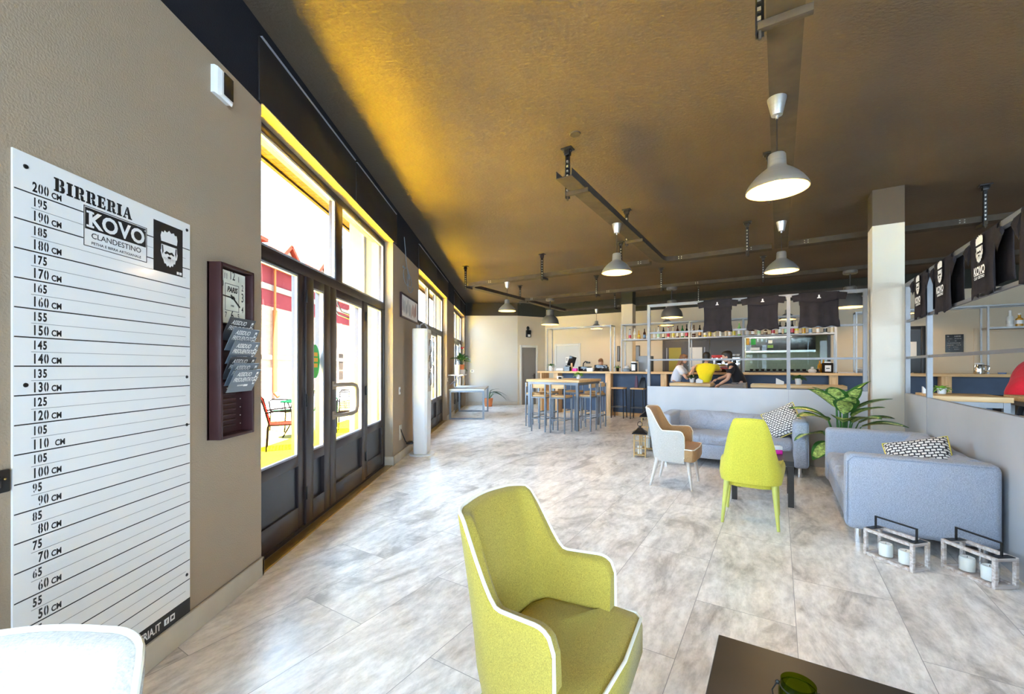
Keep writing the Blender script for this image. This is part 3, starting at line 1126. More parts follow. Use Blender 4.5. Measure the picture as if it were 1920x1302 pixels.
# kitchen hatch: framed opening with the lit kitchen behind
kw = thing('window_7', 'black framed kitchen hatch window behind the bar', 'window', W(KU0, BV), RZ, None, 'structure')
L = KU1 - KU0
MB().box(-.06, 0, -.03, .15, KZ0 - .05, KZ1 + .05).box(L, L + .06, -.03, .15, KZ0 - .05, KZ1 + .05).box(0, L, -.03, .15, KZ0 - .05, KZ0).box(0, L, -.03, .15, KZ1, KZ1 + .05).build('frame', M['blackmetal'], kw, smooth=0)
MB().box(.001, L - .001, .06, .066, KZ0 + .001, KZ1 - .001).build('pane', M['kglass'], kw, smooth=0)
m = MB()
m.box(-1.6, 2.0, BV + 2.0, BV + 2.1, 0, HC).box(-1.7, -1.6, BV + .151, BV + 2.1, 0, HC).box(2.0, 2.1, BV + .151, BV + 2.1, 0, HC)
struct('kitchen_wall', m, M['kitchentile'], 'green tiled kitchen walls seen through the hatch', 'wall', (0, 0, 0), (0, 0, RZ))
hd = thing('extractor_hood', 'black extractor hood inside the kitchen', 'extractor hood', W(0.1, BV + 1.3), RZ)
MB().box(-.95, .8, -.45, .6, 1.85, 2.6, .01).build('hood', M['blackgloss'], hd)
MB().box(-.95, .8, -.47, -.45, 1.81, 1.87).build('hood_rim', M['steel'], hd, smooth=0)
tb = thing('kitchen_tube_light', 'white tube light under the kitchen ceiling', 'lamp', W(-.35, BV + .5), RZ)
MB().box(-.75, .75, -.05, .05, 2.36, 2.40).build('fitting', M['white'], tb, smooth=0)
MB().cyl((-.72, 0, 2.335), (.72, 0, 2.335), .018, n=8).build('tube', M['strip'], tb)  # hidden above the hatch, there to brighten the kitchen
kc = thing('kitchen_counter', 'steel kitchen counter beyond the hatch', 'counter', W(0.1, BV + 1.55), RZ)
MB().box(-1.4, 1.4, -.3, .4, 0, .9).build('cabinet', M['steel'], kc, smooth=0)
MB().box(-1.4, 1.4, -.33, .4, .9, .94).build('worktop', M['steel'], kc, smooth=0)
fr = thing('kitchen_fridge', 'pale blue-white kitchen cupboard beyond the hatch', 'cupboard', W(-1.22, BV + .75), RZ)
MB().box(-.3, .3, -.25, .25, 0, 1.82, .01).build('body', M['doorwhite'], fr)
MB().box(-.28, -.005, -.265, -.251, .1, 1.8).build('door', M['towerwhite'], fr, smooth=0)
MB().box(.005, .28, -.265, -.251, .1, 1.8).build('door', M['towerwhite'], fr, smooth=0)
for k, (uu, zz, ww, hh, mm, nm, lab) in enumerate([(-.62, 2.02, .12, .17, 'greensign', 'hatch_sign', 'small green sign stuck on the kitchen hatch glass'),
                                                   (-.76, 2.02, .07, .2, 'amber', 'hatch_sign', 'small amber lettered sign stuck on the kitchen hatch glass'),
                                                   (-.20, 1.92, .14, .08, 'leaflime', 'hatch_sign', 'small lime sign stuck on the kitchen hatch glass'),
                                                   (-.58, 1.86, .24, .08, 'paper', 'hatch_sign', 'wide white strip stuck on the kitchen hatch glass'),
                                                   (-.20, 2.05, .10, .09, 'paper', 'hatch_sign', 'white corner sign above the lime one on the hatch glass')]):
    o = MB().box(uu - ww / 2, uu + ww / 2, BV + .052, BV + .058, zz, zz + hh).build(nm, M[mm], None, (0, 0, 0), (0, 0, RZ), 0)
    tag(o, lab, 'sign', 'signs on the kitchen hatch')
for k in range(3):
    o = MB().surf([(.004, -.02), (.03, .0), (.034, .05), (.028, .08)], 12).cyl((0, 0, -.09), (0, 0, -.02), .004, n=6).lathe([(.0, -.096), (.03, -.094), (.03, -.09)], 12).build(
        'wine_glass', M['clearglass'], None, W(.22 + .12 * k, BV - .12, 2.14), (PI, 0, 0))
    tag(o, '%s of three wine glasses hung upside down at the hatch, counted from the window side' % ordinal(k), 'wine glass', 'wine glasses hung at the hatch')
hr = MB().box(.12, .60, BV - .18, BV - .03, 2.234, 2.25).build('glass_hanger', M['rackmetal'], None, (0, 0, 0), (0, 0, RZ), 0)
tag(hr, 'steel hanger holding the upside-down wine glasses', 'rack')

# black door, blackboard and cream door seen over the other partition
bd, lf = door(4, 'black door with white notices beyond the column', W(2.2, BV - .001), RZ, .74, 2.30, M['doorblack'], M['doorblack'], False, False)
MB().box(.42, .66, -.016, -.0125, 1.62, 2.0).build('notice', M['paper'], lf, smooth=0)
MB().ball((.58, -.05, 1.22), .03).build('knob', M['alu'], lf)
bb = thing('blackboard_sign', 'black chalk menu board with white handwriting between the two doors', 'sign', W(uv_px(1772, BV), BV - .025, 1.73), RZ)
wb_ = uv_px(1806, BV) - uv_px(1772, BV)
random.seed(5)
cm = MB().box(0, wb_, -.0, .024, 0, .42)
for r_ in range(7):
    x = .03
    y = .36 - r_ * .05
    while x < wb_ - .05:
        w_ = random.uniform(.015, .04)
        if random.random() < .8:
            cm.box(x, min(x + w_, wb_ - .02), -.001, .001, y, y + (.016 if r_ else .03), mi=1)
        x += w_ + .008
cm.build('board', [M['blackgloss'], M['hair']], bb, smooth=0)
door(5, 'cream door behind the steel rack posts', W(3.92, BV - .001), RZ, .95, 2.2, M['doorcream'], M['doorcream'], True, False)
# two narrow grey frames beside the bar column
for (pa, pb, lab) in ((1157.5, 1162.5, 'narrow grey framed panel on the cream wall, window side of the bar column'), (1191.5, 1200, 'narrow grey framed panel on the cream wall, kitchen side of the bar column')):
    u0, u1 = uv_px(pa, BV), uv_px(pb, BV)
    o = thing('wall_plaque', lab, 'panel', W(u0, BV - .03, 1.56), RZ, 'grey plaques by the bar column')
    MB().box(0, u1 - u0, 0, .03, 0, .52, .004).build('frame', M['doordark'], o)
    MB().box(.025, u1 - u0 - .025, -.004, 0, .03, .49).build('pane', M['greybox'], o, smooth=0)
# ================================================================== WINDOW WALL ITEMS
WR = (R(90), 0, R(90))            # local x runs along the window wall, local y up, local z into the room

# ---- height chart
ch = thing('height_chart', 'white glossy height measuring board with black lines and bearded logo on taupe wall', 'wall board', (XL + .001, 1.425, 0), WR)
CW, CB, CT = 0.785, 0.13, 2.132
MB().box(0, CW, CB, CT, 0, .006).build('board', M['boardwhite'], ch, smooth=0)
Z0 = .0066
ln = MB()
for h in range(20, 205, 10):
    z = h / 100
    ln.box(.004, CW - .002, z - .0022, z + .0022, .006, Z0)
ln.build('marking_line', M['ink'], ch, smooth=0)
fl = MB()
for h in range(25, 200, 10):
    z = h / 100
    fl.box(.055, CW - .03, z - .0009, z + .0009, .006, Z0)
fl.build('fine_marking_line', M['hair'], ch, smooth=0)
lab = {115: '105'}
nm = MB()
for h in range(20, 205, 5):
    z = h / 100
    s = lab.get(h, str(h))
    big = h % 10 == 0
    x = .066
    if big and h < 100:
        x += .018
    xe = digits(nm, nm, s, x, z + .010, .034 if big else .030, Z0)
    if big:
        glyphs(nm, [('CM', xe + (-.002 if h != 110 else .010), z + .010, .030, .0010, 'LEFT', .80)], 0, Z0)
nm.build('number_lettering', [M['ink'], M['boardwhite']], ch, smooth=0)
tl = MB()
slab_word(tl, 'BIRRERIA', .128, 2.040, .050, .90, Z0, .10)
tl.build('title_lettering', M['ink'], ch, smooth=0)
lg = MB().box(.235, .523, 1.872, 2.030, .006, .0068)
lo = lg.build('logo_panel', M['boardwhite'], ch, smooth=0)
q = MB()
for a in ((.235, .238, 1.872, 2.03), (.520, .523, 1.872, 2.03), (.235, .523, 1.872, 1.875), (.235, .523, 2.027, 2.03), (.241, .517, 1.940, 2.024)):
    q.box(a[0], a[1], a[2], a[3], .0068, .0074)
glyphs(q, [('CLANDESTINO', .379, 1.908, .031, .0003, 'CENTER', 1.08), ('PETHA E BIRRA ARTIGIANALE', .379, 1.884, .0145, .0003, 'CENTER', 1.18)], 0, .0072)
q.build('logo_lettering', M['ink'], lo, smooth=0)
q = MB()
x_ = .250
for ch_, wd_ in (('K', .060), ('O', .068), ('V', .064), ('O', .066)):
    glyphs(q, [(ch_, x_ + wd_ / 2, 1.951, .087, .0028, 'CENTER', 1.0)], 0, .0080)
    x_ += wd_
q.ball((.512, 2.014, .0078), (.003, .003, .0004), 8, 4)
for a in ((.246, .276, 1.949, 1.957), (.246, .276, 2.004, 2.012)):
    q.box(a[0], a[1], a[2], a[3], .0074, .0079)
q.build('logo_white_lettering', M['boardwhite'], lo, smooth=0)
em = MB().box(.560, .735, 1.850, 2.086, .006, .0068).build('emblem_panel', M['ink'], ch, smooth=0)
wb, kb = MB(), MB()
beard_face(wb, kb, .650, 1.880, .112, .178, .0074)
wb.box(.697, .710, 1.857, 1.870, .0068, .0074).box(.714, .728, 1.857, 1.870, .0068, .0074)
wb.build('emblem_logo', M['boardwhite'], em, smooth=0)
kb.build('emblem_line', M['ink'], em, smooth=0)
fb = MB().box(0, CW, CB, CB + .075, .006, .0068).build('foot_strip', M['ink'], ch, smooth=0)
q = MB()
glyphs(q, [('KOVOBIRRERIA.IT', .60, CB + .02, .052, .001, 'RIGHT', .72)], 0, .0074)
q.box(.620, .648, CB + .022, CB + .052, .0068, .0074).box(.656, .684, CB + .022, CB + .052, .0068, .0074)
q.build('foot_lettering', M['boardwhite'], fb, smooth=0)
q = MB()
glyphs(q, [('f', .634, CB + .026, .028, .0012, 'CENTER', .9)], 0, .0078)
q.build('foot_logo', M['ink'], fb, smooth=0)
MB().box(.663, .677, CB + .030, CB + .044, .0074, .0078).build('foot_logo', M['ink'], fb, smooth=0)
for x, z in ((.038, 2.085), (.038, 1.335), (.038, .49), (CW - .022, 2.098), (CW - .022, 1.345), (CW - .022, 1.10), (CW - .022, .33)):
    MB().lathe([(.0, .0062), (.008, .0062), (.007, .009), (0, .010)], 12, (x, z, 0)).build('screw', M['blackmetal'], ch)

# ---- clock with card rack
ck = thing('clock_rack', 'maroon wooden wall clock with a rack of cards and louvred foot', 'wall clock', (XL + .001, 2.34, .992), WR)
KW, KH, KD = .305, .985, .078
c = MB()
c.box(0, KW, 0, KH, 0, .012)
c.box(0, .018, 0, KH, 0, KD, .004).box(KW - .018, KW, 0, KH, 0, KD, .004).box(.018, KW - .018, 0, .018, 0, KD, .004).box(.018, KW - .018, KH - .018, KH, 0, KD, .004)
c.box(.018, KW - .018, .300, .318, .012, KD, .003)
c.build('case', M['clockwood'], ck)
dl = MB().box(.022, .262, .655, .955, .012, .046).build('dial', M['dial'], ck, smooth=0)
q = MB()
cx, cy = .142, .805
for h, x, y, s in ((12, 0, .105, .072), (1, .058, .102, .046), (2, .094, .055, .052), (3, .094, -.012, .076), (4, .094, -.075, .052), (5, .056, -.118, .046), (6, 0, -.128, .078), (7, -.056, -.118, .046),
                   (8, -.094, -.075, .052), (9, -.094, -.012, .076), (10, -.092, .055, .050), (11, -.056, .102, .046)):
    glyphs(q, [(str(h), cx + x, cy + y, s, .0006, 'CENTER', .72)], 0, .0468)
glyphs(q, [('PARIS', cx, cy + .032, .042, .0018, 'CENTER', .85, .25), ('1900', cx, cy - .052, .016, .0003, 'CENTER', 1)], 0, .0468)
for a in ((-.062, .062, .075, .078), (-.062, .062, -.078, -.075), (-.062, -.059, -.078, .078), (.059, .062, -.078, .078)):
    q.box(cx + a[0], cx + a[1], cy + a[2], cy + a[3], .046, .0466)
q.build('numerals', M['ink'], dl, smooth=0)
q = MB().bar((cx + .02, cy - .002, .05), (cx - .085, cy + .004, .05), .007, .002).bar((cx - .02, cy + .014, .052), (cx + .062, cy - .048, .052), .009, .002).cyl((cx, cy, .046), (cx, cy, .055), .009, n=12)
q.build('hand', M['ink'], dl, smooth=0)
MB().box(.019, KW - .019, .64, KH - .019, .066, .068).build('glass', M['clearglass'], ck, smooth=0)
q = MB()
for k in range(7):
    q.box(.075, .215, .055 + .031 * k, .068 + .031 * k, .012, .024, .005)
q.build('louvre', M['clockwood'], ck)
for x, z in [(a, b) for b in (.06, .11, .16, .21, .26) for a in (.038, KW - .038)] + [(.09, .28), (.145, .28), (.2, .28)]:
    MB().ball((x, z, .014), (.004, .004, .003), 8, 5).build('stud', M['traybright'], ck)
# cards leaning out of the rack
cards = [(1.547, .000, 'cardblack', 'top black regular-customer card, just under the clock dial'), (1.490, .022, 'cardgrey', 'second card of the clock rack, blue-grey'),
         (1.415, .026, 'cardgrey', 'third card of the clock rack, with a white line of print'), (1.326, .004, 'cardblack', 'fourth card of the clock rack, dark and set back'),
         (1.290, .020, 'cardgrey', 'fifth card of the clock rack, mostly covered by the lowest one'), (1.252, .030, 'cardgrey', 'lowest blue-grey card of the clock rack, fully in view')]
for i, (z, xo, mm, lab_) in enumerate(cards):
    # x along wall, y up the card, tilted so that the top leans into the room
    o = MB().box(0, .235, 0, .140, 0, .002).build('customer_card', M[mm], None, (XL + .055 + xo, 2.368, z), (R(114), 0, R(90)), 0)
    tag(o, lab_, 'card', 'cards in the clock rack')
    q = MB()
    glyphs(q, [('ASSIDUO', .030, .100, .036, .0007, 'LEFT', .86, .2), ('FREQUENTATORE', .018, .066, .036, .0007, 'LEFT', .74, .2), ('scontino', .07, .038, .017, .0004, 'LEFT', 1, .2)], 0, .0026)
    q.box(.128, .165, .035, .047, .002, .0025)
    q.build('card_lettering', M['paper'], o, smooth=0)
    q = MB().box(.205, .222, .045, .125, .002, .0025)
    q.build('card_emblem', M['paper'], o, smooth=0)
    q = MB()
    for k in range(3):
        q.box(.208, .219, .055 + k * .022, .068 + k * .022, .0025, .0029)
    q.build('emblem_logo', M['cardblack'], o, smooth=0)

# ---- alarm sensor, switch, outlets, picture, cable
sn = thing('alarm_sensor', 'white alarm sensor box with black lens high on the taupe wall', 'sensor', (XL + .001, 2.37, 2.915), WR)
MB().loft([[(0, .012, z), (.13, .012, z), (.13, .165, z), (0, .165, z)] for z in (0, .020)] + [[(.006, 0.0, .036), (.125, 0.0, .036), (.125, .158, .036), (.006, .158, .036)], [(.03, .012, .045), (.12, .012, .045), (.12, .150, .045), (.03, .150, .045)]]).build('body', M['white'], sn, smooth=0)
MB().box(.040, .118, .022, .148, .0455, .052, .003).build('lens', M['blackgloss'], sn)

sw = thing('light_switch', 'dark switch plate on the wall edge beside the height chart', 'switch', (XL + .001, 1.34, .985), WR)
MB().box(0, .075, 0, .075, 0, .012, .004).build('plate', M['blackmetal'], sw)
MB().box(.015, .045, .018, .058, .012, .018, .003).build('rocker', M['blackgloss'], sw)
MB().ball((.058, .045, .013), .004, 8, 6).build('lamp', M['brass'], sw)

def outlet(label, y, z, w, h, plate, hole=True):
    o = thing('wall_outlet', label, 'outlet', (XL + .001, y, z), WR)
    MB().box(0, w, 0, h, 0, .01, .003).build('plate', M[plate], o)
    if hole:
        MB().box(w * .35, w * .65, h * .3, h * .7, .01, .014, .002).build('socket', M['blackmetal'], o)
    return o


outlet('white socket with dark hole on the pier beside the tower heater', 6.30, .98, .075, .11, 'white')
outlet('flush taupe cover plate low on the pier behind the tower heater', 6.32, .30, .12, .22, 'base', False)
outlet('small beige switch on the pier below the plant shelf', 11.05, 1.0, .07, .10, 'piping')
eo = thing('wall_outlet', 'small white socket on the cream end wall', 'outlet', (-1.50, YB - .001, 1.18), (R(90), 0, 0))
MB().box(0, .13, 0, .09, 0, .012, .003).build('plate', M['white'], eo)
MB().box(.03, .10, .025, .065, .012, .014).build('socket', M['hair'], eo, smooth=0)

pc = thing('framed_picture', 'framed poster of dark and brown upright shapes on the pier above the tower heater', 'picture', (XL + .001, 6.36, 2.14), WR)
MB().box(0, 1.16, 0, .02, 0, .03).box(0, 1.16, .35, .37, 0, .03).box(0, .02, .02, .35, 0, .03).box(1.14, 1.16, .02, .35, 0, .03).build('frame', M['clockwood'], pc, smooth=0)
pp = MB().box(.02, 1.14, .02, .35, .002, .012).build('print', M['paper'], pc, smooth=0)
random.seed(11)
q1, q2 = MB(), MB()
for k in range(13):
    x = .12 + k * .07
    w_, h_ = random.uniform(.025, .06), random.uniform(.12, .2)
    y = .09 + random.uniform(-.02, .03)
    (q1 if k < 8 else q2).prism([(x, y), (x + w_ * .4, y - .02), (x + w_, y + .03), (x + w_ * .9, y + h_), (x + w_ * .5, y + h_ + .03), (x + .004, y + h_ * .8)], .012, .0128)
q1.build('dark_shape', M['greybox'], pp, smooth=0)
q2.build('brown_shape', M['brownpic'], pp, smooth=0)

cb = MB()
pts = []
random.seed(3)
for k in range(90):
    a = k / 90 * 2 * PI * 3
    rr_ = .10 + .05 * math.sin(a * .43 + 1)
    pts.append((XL + .012 + .006 * math.sin(a * 1.7), 6.80 + .30 * (k / 90) - .1 + rr_ * 1.4 * math.cos(a), 2.80 + rr_ * math.sin(a) - .06 * k / 90))
pre = [(XL + .008, 6.60, 3.40), (XL + .01, 6.66, 3.22), (XL + .012, 6.70, 3.05), (XL + .015, 6.78, 2.92)]
cb.tube(pre + pts, .006, 6)
cb.box(XL + .004, XL + .024, 6.50, 6.62, 2.905, 2.935, .004)
tag(cb.build('cable_coil', M['greybox'], None), 'loose coil of grey cable hanging on the pier above the framed poster', 'cable')

# ---- tower heater
th = thing('tower_heater', 'tall white tower heater with three round outlets on a disc foot', 'heater', (-1.43, 6.78, 0))
MB().lathe([(.0, 0), (.20, 0), (.205, .012), (.19, .026), (.0, .03)], 40).build('base', M['clearglass' if False else 'towerwhite'], th)
bd_ = MB()
rings = []
for z, k, sh in ((.03, .84, 0), (.06, .90, 0), (.4, .95, 0), (.9, 1.0, 0), (1.9, 1.0, 0), (1.96, .99, 0), (1.985, .95, 0)):
    ring = []
    for (x, y) in ((-.115, -.17), (-.095, -.19), (.075, -.19), (.115, -.15), (.115, .17), (.095, .19), (-.095, .19), (-.115, .17)):
        ring.append((x * k, y * k, z))
    rings.append(ring)
bd_.loft(rings)
bd_.build('body', M['towerwhite'], th)
MB().box(-.128, -.10, -.12, .12, .95, 1.5, .012).build('back_tank', M['towerwhite'], th)
MB().box(.1152, .120, -.10, .165, 1.0, 1.93, .002).build('front_panel', M['creamleg'], th)
for z in (1.20, 1.46, 1.72):
    q = MB()
    q.tube([(.124, .035 + .10 * math.cos(a * PI / 16), z + .115 * math.sin(a * PI / 16)) for a in range(32)], .011, 8, True)
    o = q.build('outlet_ring', M['chrome'], th)
    MB().lathe([(0, 0), (.088, .0), (.088, .004), (0, .006)], 24, M=Matrix.Translation((.120, .035, z)) @ Matrix.Rotation(R(90), 4, 'Y') @ Matrix.Scale(1.1, 4, (1, 0, 0))).build('outlet_grille', M['bead'], o)
q = MB().tube([(.13, .16, 1.05), (.155, .165, 1.06), (.155, .165, 1.4), (.13, .16, 1.42)], .009, 8).tube([(.13, .16, 1.46), (.15, .165, 1.47), (.15, .165, 1.86), (.13, .16, 1.88)], .009, 8)
q.build('handle', M['chrome'], th)
MB().tube([(-.04, -.02, 1.98), (-.02, 0, 2.06), (.03, .03, 2.09), (.07, .06, 2.03), (.08, .08, 1.95)], .012, 8).cyl((-.06, -.03, 1.98), (-.06, -.03, 2.05), .03, n=12).build('top_hose', M['bead'], th)
MB().tube([(-.10, -.10, .22), (-.16, -.2, .20), (-.19, -.3, .26), (-.22, -.38, .40), (-.235, -.40, .46)], .008, 8).box(-.2, -.1, -.22, -.05, .195, .225, .01).build('power_cord', M['blackmetal'], th)


# ================================================================== DESK, SHELF, FAR PLANTS
dk = thing('steel_leg_desk', 'long white desk with square steel hoop legs against the window pier', 'desk', (-1.20, 12.15, 0))
MB().box(-.45, .48, -.98, 1.02, .755, .80, .006).build('desk_top', M['doorwhite'], dk)
for y in (-.95, .99):
    q = MB().bar((-.42, y, 0), (-.42, y, .755), .05).bar((.45, y, 0), (.45, y, .755), .05).bar((-.42, y, .02), (.45, y, .02), .04).bar((-.42, y, .735), (.45, y, .735), .04)
    q.build('leg', M['stoolmetal'], dk, smooth=0)

sh_ = thing('wall_shelf', 'narrow white shelf on the pier carrying potted plants', 'shelf', (XL, 11.62, 1.15))
MB().box(0, .40, -.45, .45, 0, .03, .004).build('board', M['white'], sh_)
MB().bar((.02, -.25, -.25), (.28, -.25, -.005), .02).bar((.02, .25, -.25), (.28, .25, -.005), .02).build('bracket', M['bead'], sh_, smooth=0)


def leaf_pts(L, w, droop=.5, n=7, fold=.25):
    """strip of a leaf: rows of 5 points along its length, from stalk to tip, lying along +x"""
    rows = []
    for i in range(n + 1):
        t = i / n
        hw = w * (math.sin(PI * min(1, t * .93 + .035)) ** .8) * (1 - .25 * t) if 0 < i < n else w * .04
        x = L * t
        z = -droop * L * t * t
        rows.append([(x, -hw, z + fold * hw), (x, -hw * .66, z + fold * hw * .5), (x, 0, z - .004), (x, hw * .66, z + fold * hw * .5), (x, hw, z + fold * hw)])
    return rows


def add_leaf(mb, base, az, el, L, w, droop=.5, pale=False, twist=0, n=7):
    rows = leaf_pts(L, w, droop, n)
    Mx = Matrix.Translation(base) @ Matrix.Rotation(az, 4, 'Z') @ Matrix.Rotation(-el, 4, 'Y') @ Matrix.Rotation(twist, 4, 'X')
    vs = [p for r in rows for p in r]
    fa, fb = [], []
    for i in range(len(rows) - 1):
        for k in range(4):
            f = (i * 5 + k, i * 5 + k + 1, (i + 1) * 5 + k + 1, (i + 1) * 5 + k)
            (fb if pale and k in (1, 2) and 0 <= i < len(rows) - 2 else fa).append(f)
    b = len(mb.v)
    mb.v.extend((Mx @ Vector(p))[:] for p in vs)
    mb.f.extend(tuple(b + j for j in f) for f in fa + fb)
    mb.mi.extend([0] * len(fa) + [1] * len(fb))


def pot(r, h, name, material, parent, taper=.75):
    o = MB().lathe([(0, 0), (r * taper, 0), (r, h), (r * 1.0, h + .004), (r * .9, h + .004), (r * .86, h * .86), (0, h * .86)], 24).build(name, material, parent)
    return o


def leafy(parent, n, z, L, w, spread, seed, mats, pale=False, el0=.2, el1=1.2, stem=.0, droop=.6, r0=.02):
    random.seed(seed)
    mb, st_ = MB(), MB()
    for k in range(n):
        az = 2 * PI * k / n * 1.618 * 3 + random.uniform(-.4, .4)
        el = el0 + (el1 - el0) * k / max(1, n - 1)
        s = stem * random.uniform(.6, 1.1)
        e2 = min(1.45, el + .35)
        b = Vector((r0 * math.cos(az), r0 * math.sin(az), z))
        t = b + Vector((math.cos(az) * math.cos(e2), math.sin(az) * math.cos(e2), math.sin(e2))) * s
        if s > .01:
            st_.tube([b, (b + t) / 2 + Vector((0, 0, .01)), t], .004 + .006 * (L > .2), 6)
        add_leaf(mb, t, az, el - .25, L * random.uniform(.75, 1.1), w * random.uniform(.8, 1.1), droop, pale, random.uniform(-.3, .3))
    if st_.v:
        st_.build('stem', mats[-1], parent)
    return mb.build('foliage', mats, parent, smooth=60)


def small_plant(name, label, loc, pr, ph, potm, n, L, w, mats, seed, cat='plant', group=None, **kw):
    t = thing(name, label, cat, loc, 0, group)
    pot(pr, ph, 'pot', M[potm], t)
    MB().lathe([(0, 0), (pr * .85, 0), (0, .004)], 16, (0, 0, ph * .87)).build('soil', M['soil'], t)
    leafy(t, n, ph * .88, L, w, 1, seed, [M[x] for x in mats], **kw)
    return t


small_plant('potted_plant', 'bushy green plant with red bloom in a terracotta pot on the white wall shelf', (-1.37, 11.55, 1.31), .085, .13, 'terracotta', 26, .20, .06, ['leaf', 'leafdark'], 4, stem=.20, el0=.5, el1=1.4, droop=.4)
fw = MB()
for k in range(7):
    add_leaf(fw, (.02, .02, .55), k * .9, .9, .09, .03, .2)
rf = bpy.data.objects['potted_plant']
fw.build('flower', M['redflower'], rf, smooth=60)
MB().lathe([(0, 0), (.10, 0), (.11, .05), (.11, .13), (0, .13)], 24).build('saucer_block', M['potwhite'], None, (-1.37, 11.55, 1.18))
tag(bpy.data.objects['saucer_block'], 'white pot cover carrying the terracotta pot on the wall shelf', 'pot')
small_plant('potted_plant', 'lime spiky plant in a white pot on the wall shelf', (-1.41, 11.85, 1.18), .075, .16, 'potwhite', 18, .13, .025, ['leaflime', 'leaf'], 8, r0=.015, el0=.5, el1=1.4, stem=.04)
vz = MB().lathe([(0, 0), (.06, 0), (.075, .02), (.078, .24), (.066, .255), (.060, .24), (.055, .03), (0, .03)], 24).build('tall_white_vase', M['potwhite'], None, (-1.45, 11.28, 1.18))
tag(vz, 'plain tall white vase at the near end of the wall shelf', 'vase')
small_plant('potted_plant', 'trailing bright green plant at the far end of the wall shelf', (-1.40, 12.02, 1.18), .045, .09, 'potwhite', 16, .12, .045, ['leaf', 'leafdark'], 9, el0=-.6, el1=.9, stem=.05, droop=1.0)
small_plant('potted_plant', 'dark potted plant with few long leaves on the floor by the end wall', (-.82, 14.85, 0), .16, .28, 'terracotta', 5, .42, .06, ['leafdark', 'leaf'], 21, el0=.5, el1=1.2, stem=.28, droop=.8)

# ================================================================== EXTERIOR
m = MB().box(-4.35, -1.975, -5, 11.3, -.12, -.015)
struct('terrace_ground', m, M['deck'], 'yellow tiled terrace outside the windows', 'terrace')
m = MB().box(-6.9, -4.35, -5, 40, -.12, -.015).box(-4.35, -1.975, 11.3, 40, -.12, -.015)  # yellow terrace too, dulled in colour so less light bounces indoors
struct('terrace_path', m, M['terracepale'], 'sandy paving at the outer edge of the yellow terrace', 'terrace')
m = MB().box(-42, -6.9, -10, 70, -.16, -.06)
struct('street_ground', m, M['street'], 'pale street beyond the terrace', 'street')
m = MB().box(-9.0, -6.9, -10, 70, -.06, -.02)
struct('pavement', m, M['outer_wall'], 'pale pavement along the houses', 'pavement')

hs = thing('red_house', 'red plastered brick house with shutters across the street', 'house', (-10.5, 17.9, -.06))
MB().box(-8, 0, 0, 26, 0, 4.05).build('lower_wall', M['brickred'], hs, smooth=0)
MB().box(-8, 0, 0, 26, 4.05, 4.75).box(-8, 0, 0, 26, 5.0, 5.75).build('upper_wall', M['plasterred'], hs, smooth=0)
MB().box(-8, .05, 0, 26, 4.75, 5.0).box(-8, .04, 0, 26, 1.75, 1.95).build('string_course', M['plasterpale'], hs, smooth=0)
MB().box(-8.2, .45, 0, 26.2, 5.75, 5.88).build('cornice', M['rooftile'], hs, smooth=0)
for y0 in (.6, 4.0):
    q = MB()
    q.add([(.2, y0, 5.88), (.2, y0 + 2.3, 5.88), (.2, y0 + 1.15, 6.85), (-7, y0, 5.88), (-7, y0 + 2.3, 5.88), (-7, y0 + 1.15, 6.85)], [(0, 1, 2), (5, 4, 3), (0, 2, 5, 3), (2, 1, 4, 5), (0, 3, 4, 1)])
    g_ = q.build('gable', M['plasterpale'], hs, smooth=0)
    q = MB()
    for s_ in (-1, 1):
        a_, b_ = Vector((.35, y0 + 1.15, 6.98)), Vector((.35, y0 + 1.15 + s_ * 1.4, 5.80))
        q.bar(a_, b_, .10, .16)
        q.add([(.35, a_.y, 6.93), (.35, b_.y, 5.78), (-7.2, b_.y, 5.78), (-7.2, a_.y, 6.93), (.35, a_.y, 7.03), (.35, b_.y, 5.88), (-7.2, b_.y, 5.88), (-7.2, a_.y, 7.03)],
              [(0, 1, 2, 3), (4, 7, 6, 5), (0, 4, 5, 1), (1, 5, 6, 2), (2, 6, 7, 3), (3, 7, 4, 0)])
    q.build('gable_roof', M['rooftile'], g_, smooth=0)
for y0, z0, h_, w_ in ((3.6, 2.5, 1.5, .95), (6.6, 2.5, 1.5, .95), (10.4, 2.5, 1.5, .95), (14.0, 2.5, 1.5, .95), (4.6, .9, 1.0, .8), (19, 2.5, 1.5, .9)):
    q = MB().box(0, .05, y0, y0 + w_, z0, z0 + h_)
    for k in range(int(h_ / .1)):
        q.box(.05, .075, y0 + .04, y0 + w_ / 2 - .02, z0 + .04 + k * .1, z0 + .09 + k * .1)
        q.box(.05, .075, y0 + w_ / 2 + .02, y0 + w_ - .04, z0 + .04 + k * .1, z0 + .09 + k * .1)
    q.build('shutter', M['shutterdark'], hs, smooth=0)
q = MB().cyl((.14, .75, .3), (.14, .75, 3.9), .09, n=12).cyl((.14, .75, 3.9), (.14, .75, 5.7), .05, n=12).cyl((.14, .75, .3), (.3, .75, .12), .09, n=12)
q.build('drainpipe', M['orangepipe'], hs)
for y0, z0, w_, h_ in ((8.0, 1.25, .55, .95), (8.0, .65, .55, .5)):
    q = MB().box(0.0, .03, y0, y0 + w_, z0, z0 + h_).build('wall_poster', M['shutterdark'], hs, smooth=0)
MB().box(0, .04, 10.3, 11.2, 0, 2.1).build('house_door', M['plasterpale'], hs, smooth=0)

